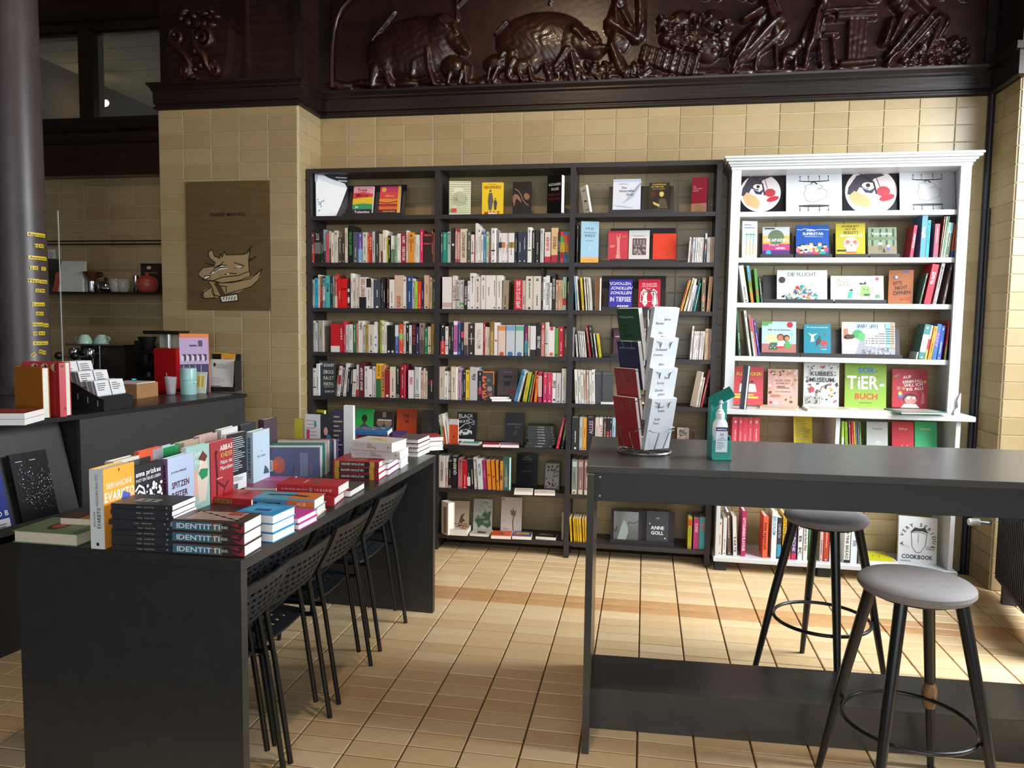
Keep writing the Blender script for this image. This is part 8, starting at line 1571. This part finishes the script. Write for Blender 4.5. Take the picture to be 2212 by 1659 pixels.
# display ledge: star cover, blue cover
def ledge_book(label, TLp, BRp, BLp, h, colr, art, th=.02):
    s1 = float((onpl(*BRp, (*(CO+CN*.02), 0), (*CN, 0))[:2]-CO) @ CDv); s0 = float((onpl(*BLp, (*(CO+CN*.02), 0), (*CN, 0))[:2]-CO) @ CDv)
    # local x must run from the cover's spine side: viewer sees larger s to the left
    w = s0-s1; e = Vector((-CDv[0], -CDv[1], 0)); n = Vector((-CN[0], -CN[1], 0)); P = cpt(s0, -.030, .5605)
    M = Matrix(((e.x, n.x, 0, P.x), (e.y, n.y, 0, P.y), (e.z, n.z, 1, P.z), (0, 0, 0, 1))) @ RX(-13.5) @ TR(0, th, 0) @ RZ(-90)
    p = Print(w, h); art(p); book('hardback', label, GC, th, h, w, colr, M, cat='hardback', front_print=p, rough=.2)
def art_star(p):
    r = random.Random(6); p.rect(.12, .88, .3, .892, '#b0b4b8'); p.rect(.5, .88, .66, .892, '#b0b4b8')
    for k in range(230):
        y = r.gauss(.5, .2); x = r.uniform(.08, .95)
        if .18 < y < .86: s = r.choice([.005, .007, .009, .013]); p.circ(x, y, s, r.choice(['#c8ccd0', '#8a9098', '#e6eaec']), n=5)
ledge_book('black hardback with scattered white specks on the counter display ledge', (30, 962), (125, 1087), (47, 1110), .325, '#101318', art_star)
ledge_book('blue hardback with white capitals and a white label on the display ledge', (0, 1010), (24, 1122), (-60, 1145), .255, '#23348e', lambda p: (p.text('PHOTO B', .97, .27, .09, '#e6e6ea', 'r', bold=1, maxw=.9), p.rect(.3, .04, .97, .22, '#d8d8de'), p.lines(.36, .07, .9, .19, 3, '#6a6a78', .02)))
# ================================================================== coffee corner: wall shelf and machines
CHR = mat('#c4c6c8', .14, 1.0); BKM = mat('#141415', .4)
SHZ = 1.672
def wall_shelf():
    root = empty('wall_shelf', (-3.9, -.01, SHZ)); tag(root, 'thin black metal wall shelf with an open wire frame above it', 'shelf')
    x0, x1 = -1.1, .68
    b = MB(); b.box(x0, x1, -.21, 0, -.014, 0, BKM); b.build('shelf_board', root)
    for y in (-.205, -.006):
        b = MB(); b.tube([(x0, y, .352), (x1, y, .352)], .005, BKM, n=6); b.build('rail', root)
        for x in (x1-.02, x0): b = MB(); b.tube([(x, y, 0), (x, y, .352)], .005, BKM, n=6); b.build('upright', root)
    b = MB(); b.tube([(x1-.02, -.205, .352), (x1-.02, -.006, .352)], .005, BKM, n=6); b.build('rail', root)
wall_shelf()
def sh(u, y=-.12): p = ony(u, 628, y); return (p[0], y, SHZ+.0004)
GW = 'things on the wall shelf'
def bag(u0, u1, vt, y, colr, name, label):
    a, r = sh(u0, y), sh(u1, y); w = r[0]-a[0]; h = ony((u0+u1)/2, vt, y)[2]-SHZ; b = MB(); d = .05; n = 8; vs = []
    for j in range(n+1):
        t = j/n; k = d*(1-t)**.6*.9+.003; q = .02*math.sin(math.pi*t)*.5; vs += [(a[0]+q, y-k, SHZ+h*t), (r[0]-q, y-k, SHZ+h*t), (r[0]-q, y+k*.4, SHZ+h*t), (a[0]+q, y+k*.4, SHZ+h*t)]
    fs = [(j*4+i, j*4+(i+1) % 4, j*4+4+(i+1) % 4, j*4+4+i) for j in range(n) for i in range(4)]+[(3, 2, 1, 0), (n*4, n*4+1, n*4+2, n*4+3)]
    b.add(vs, fs, mat(colr, .5, noise=.06, scale=15, bump=.2)); o = b.build(name); tag(o, label, 'bag', GW)
    s_ = MB(); s_.box(a[0]+.006, r[0]-.006, y-.006, y-.004, SHZ+h*.93, SHZ+h*.96, mat('#b8bab4', .5)); s_.build('seal', o); return o
o = bag(136, 189, 564, -.12, '#c4c8c2', 'coffee_bag', 'white coffee bag with a small red mark on the wall shelf')
bag(123, 138, 588, -.1, '#b85a4c', 'coffee_bag', 'red coffee bag behind the white one on the wall shelf')
b = MB(); p_ = sh(108, -.08); b.box(p_[0], p_[0]+.075, -.1, -.05, SHZ, SHZ+.24, mat('#20261f', .6)); tag(b.build('dark_carton'), 'dark green upright carton at the screen end of the wall shelf', 'carton', GW)
def lat(name, label, cat, loc, prof, m_, parts=(), grp=GW, n=24):
    root = empty(name, tuple(loc)); tag(root, label, cat, grp); b = MB(); b.lathe(prof, m_, n=n); b.build('body', root, True)
    for nm, fn in parts:
        b = MB(); fn(b); b.build(nm, root, True)
    return root
lat('coffee_dripper', 'brown glass coffee dripper on a steel cup on the wall shelf', 'dripper', sh(199), [(.028, 0), (.03, .003), (.03, .075), (.022, .08), (.03, .095), (.062, .145), (.06, .145), (.02, .085)], mat('#5a3424', .15, noise=.1), [('cup', lambda b: b.lathe([(0, .001), (.034, .001), (.035, .006), (.035, .078), (.033, .078)], CHR, n=24)), ('handle', lambda b: b.tube([(.05, 0, .135), (.085, 0, .135), (.088, 0, .12), (.045, 0, .105)], .005, BKM, n=6))])
lat('steel_teapot', 'polished steel teapot with a black knob on the wall shelf', 'teapot', sh(229), [(0, 0), (.035, .002), (.052, .025), (.05, .055), (.03, .078), (0, .085)], CHR, [('knob', lambda b: b.ball((0, 0, .095), .013, BKM, n=6)), ('spout', lambda b: b.tube([(-.045, 0, .03), (-.07, 0, .05), (-.078, 0, .075)], [.011, .008, .006], CHR, n=8)), ('handle', lambda b: b.tube([(.045, 0, .06), (.072, 0, .06), (.072, 0, .03), (.048, 0, .02)], .005, BKM, n=6))])
CL = glass_mat('#d8dcdc', .1, .35)
for k, (u, w_, c_) in enumerate(((252, .05, '#c8a890'), (268, .045, '#b8b0a8'))):
    rt_ = lat('clear_bowl', ('clear round jar with tan filters', 'clear round jar with grey lids')[k]+' on the wall shelf', 'jar', sh(u), [(0, .001), (w_*.7, .001), (w_, .03), (w_, .075), (w_*.85, .095), (w_*.82, .095)], CL, [('filling', lambda b, w_=w_, c_=c_: b.lathe([(0, .004), (w_*.62, .004), (w_*.85, .035), (w_*.8, .08), (0, .085)], mat(c_, .8, noise=.2, scale=60), n=20))])
lat('steel_tin', 'tall polished steel tin beside the red pot on the wall shelf', 'tin', sh(294), [(0, 0), (.018, 0), (.02, .003), (.02, .118), (.018, .12), (0, .121)], CHR)
RP = mat('#a8483e', .4)
lat('red_pot', 'dull red ceramic pot with lid knob on the wall shelf', 'pot', sh(319), [(0, 0), (.05, .001), (.068, .02), (.074, .055), (.068, .09), (.06, .1)], RP, [('lid', lambda b: b.lathe([(.064, .1), (.05, .112), (.018, .12), (.012, .128), (.018, .14), (0, .146)], RP, n=24)), ('handle', lambda b: b.tube([(-.07, 0, .08), (-.09, 0, .085), (-.088, 0, .07), (-.072, 0, .06)], .007, RP, n=6))])
b = MB(); p0, p1 = sh(306, -.045), sh(352, -.045); b.box(p0[0], p0[0]+.155, -.05, -.02, SHZ, SHZ+.21, mat('#1f1a18', .6))
pr = Print(.155, .21); pr.circ(.42, .86, .12, '#c8b8a0', ry=.08); pr.text('HOPPENWORTH', .5, .66, .05, '#a89a88', maxw=.85); pr.to(b, lambda x, y, o: (p0[0]+x, -.05-o, SHZ+y)); tag(b.build('dark_coffee_box'), 'dark coffee box with a pale oval emblem behind the red pot', 'box', GW)
b = MB(); q_ = ony(108, 555, -.03); b.box(q_[0]-.03, q_[0]+.03, -.012, -.010, q_[2]-.045, q_[2]+.055, mat('#d8d8d8', .7)); pr = Print(.06, .1); pr.lines(.1, .2, .8, .9, 6, '#5a5a5a', .04); pr.to(b, lambda x, y, o: (q_[0]-.03+x, -.012-o, q_[2]-.045+y)); tag(b.build('paper_note'), 'small white printed note on the recess wall beside the screen', 'note')
# ---- machines on the back worktop -----------------------------------------------------------------------
BWZ = 1.0004
def bw(u, v, y): p = ony(u, v, y); return Vector((p[0], y, p[2]))
def espresso():
    y = -.40; a = bw(150, 800, y); r = bw(266, 800, y); root = empty('espresso_machine', (a.x, y, BWZ)); tag(root, 'chrome espresso machine with black portafilter knobs below the wall shelf', 'coffee machine')
    w = r.x-a.x; top = bw(250, 748, y).z-BWZ
    b = MB(); b.box(w*.18, w, .02, .36, 0, top, mat('#2e2622', .45), ch=.006); b.build('housing', root)
    b = MB(); b.box(-.02, w+.01, -.01, .36, top, top+.012, CHR, ch=.003); b.build('cup_tray', root)
    for k in range(2):
        x = .03+.12*k
        b = MB(); b.lathe([(0, 0), (.03, 0), (.034, .01), (.034, .06), (.028, .07)], CHR, n=20, c=(x+.05, -.05, top-.085)); b.tube([(x+.05, -.05, top-.06), (x+.05, .03, top-.05)], .018, CHR, n=10); b.build('brew_head', root, True)
        b = MB(); b.tube([(x+.04, -.06, top-.075), (x-.0, -.1, top-.068)], .007, CHR, n=8); hr_ = b.build('handle_rod', root, True)
        b = MB(); b.ball((x-.015, -.11, top-.066), .026, BKM, n=8); b.build('handle_knob', hr_, True)
    b = MB(); b.tube([(w*.55, -.05, top-.03), (w*.56, -.055, top-.12), (w*.52, -.07, top-.2)], .005, CHR, n=8); b.build('steam_wand', root, True)
    b = MB(); b.tube([(w*.62, -.02, 0), (w*.62, -.02, top)], .007, CHR, n=8); b.build('post', root, True)
    b = MB(); b.lathe([(0, 0), (.022, 0), (.022, .012), (0, .014)], CHR, n=16, c=(w*.42, -.0, top-.05), M=Matrix.Rotation(math.pi/2, 3, 'X')); b.build('gauge', root, True)
    CUP = mat('#a9c8bc', .3)
    for k, (dx, rot) in enumerate(((.075, math.pi), (.15, math.pi*1.05))):
        c = empty('coffee_cup', (a.x+dx, y+.06+.07*k, BWZ+top+.0125), rot); tag(c, ('pale green cup upside down on the espresso machine, handle towards the screen', 'pale green cup upside down on the espresso machine, handle towards the pillar')[k], 'cup', 'cups on the espresso machine')
        if k: c.rotation_euler.z = -.1
        q = MB(); q.lathe([(.048, 0), (.0485, .004), (.046, .02), (.036, .045), (.026, .056), (.026, .06), (.022, .06), (.022, .057), (0, .056)], CUP, n=28); q.build('body', c, True)
        q = MB(); q.tube([(.044, 0, .022), (.062, 0, .02), (.072, 0, .03), (.064, 0, .044), (.036, 0, .046)], .0055, CUP, n=8); q.build('handle', c, True)
espresso()
def grinder():
    y = -.36; a = bw(322, 800, y); root = empty('coffee_grinder', (a.x, y, BWZ)); tag(root, 'black coffee grinder with flared hopper and blue display beside the red brewer', 'grinder')
    k = (bw(340, 800, y).x-a.x)/18
    b = MB(); b.box(-.09, .07, -.06, .14, 0, .10, BKM, ch=.006); b.build('body', root)
    b = MB(); b.lathe([(.035, .1), (.03, .13), (.09, .185), (.092, .195), (.03, .2)], BKM, n=24); b.build('tray', root, True)
    b = MB(); b.lathe([(.03, .2), (.034, .22), (.05, .33), (.048, .33), (.03, .23)], BKM, n=20, c=(-.02, 0, 0)); b.box(-.085, -.05, -.03, .03, .24, .34, BKM, ch=.004); b.build('hopper', root, True)
    b = MB(); b.box(-.086, -.055, -.0615, -.0605, .045, .085, emit_mat('#2f8fe0', 2.2)); b.build('display', root)
    jug = empty('milk_jug', (a.x-.015, y-.15, BWZ)); tag(jug, 'brushed steel milk jug in front of the coffee grinder', 'jug')
    b = MB(); b.lathe([(0, 0), (.046, 0), (.05, .008), (.036, .07), (.034, .085), (.032, .085), (.046, .01), (0, .006)], mat('#8a7a68', .3, .8), n=24); b.build('body', jug, True)
    b = MB(); b.tube([(.036, 0, .075), (.06, 0, .07), (.062, 0, .03), (.046, 0, .02)], .005, mat('#8a7a68', .3, .8), n=8); b.build('handle', jug, True)
grinder()
def brewer():
    y = -.42; a = bw(338, 826, y); r = bw(385, 826, y); w = r.x-a.x; t = bw(360, 752, y).z-BWZ; root = empty('filter_brewer', (a.x, y, BWZ)); tag(root, 'red filter coffee brewer with clear water tank and black basket', 'coffee machine')
    b = MB(); b.box(0, w, -.02, .16, 0, t, mat('#b8141c', .3), ch=.006); b.build('tower', root)
    T2 = bw(360, 722, y).z-BWZ
    b = MB(); b.box(.03, w+.02, .0, .13, t+.002, T2, glass_mat('#c8ccc8', .05, .25)); b.build('water_tank', root)
    b = MB(); b.tube([(w*.35, .06, t), (w*.35, .06, T2)], .018, CHR, n=12); b.build('riser_tube', root, True)
    b = MB(); b.box(-.07, w+.03, -.03, .14, T2, T2+.022, BKM, ch=.004); b.build('lid', root)
    b = MB(); b.lathe([(.03, t-.02), (.035, t-.01), (.06, T2-.02), (.056, T2-.02), (.03, t)], BKM, n=24, c=(-.075, .02, 0)); b.build('filter_basket', root, True)
    b = MB(); b.box(-.14, .0, -.06, .1, t-.035, t-.02, BKM, ch=.003); b.build('basket_arm', root)
    b = MB(); b.box(-.15, w, -.08, .17, 0, .03, mat('#b8141c', .3), ch=.004); b.build('foot_plate', root)
brewer()
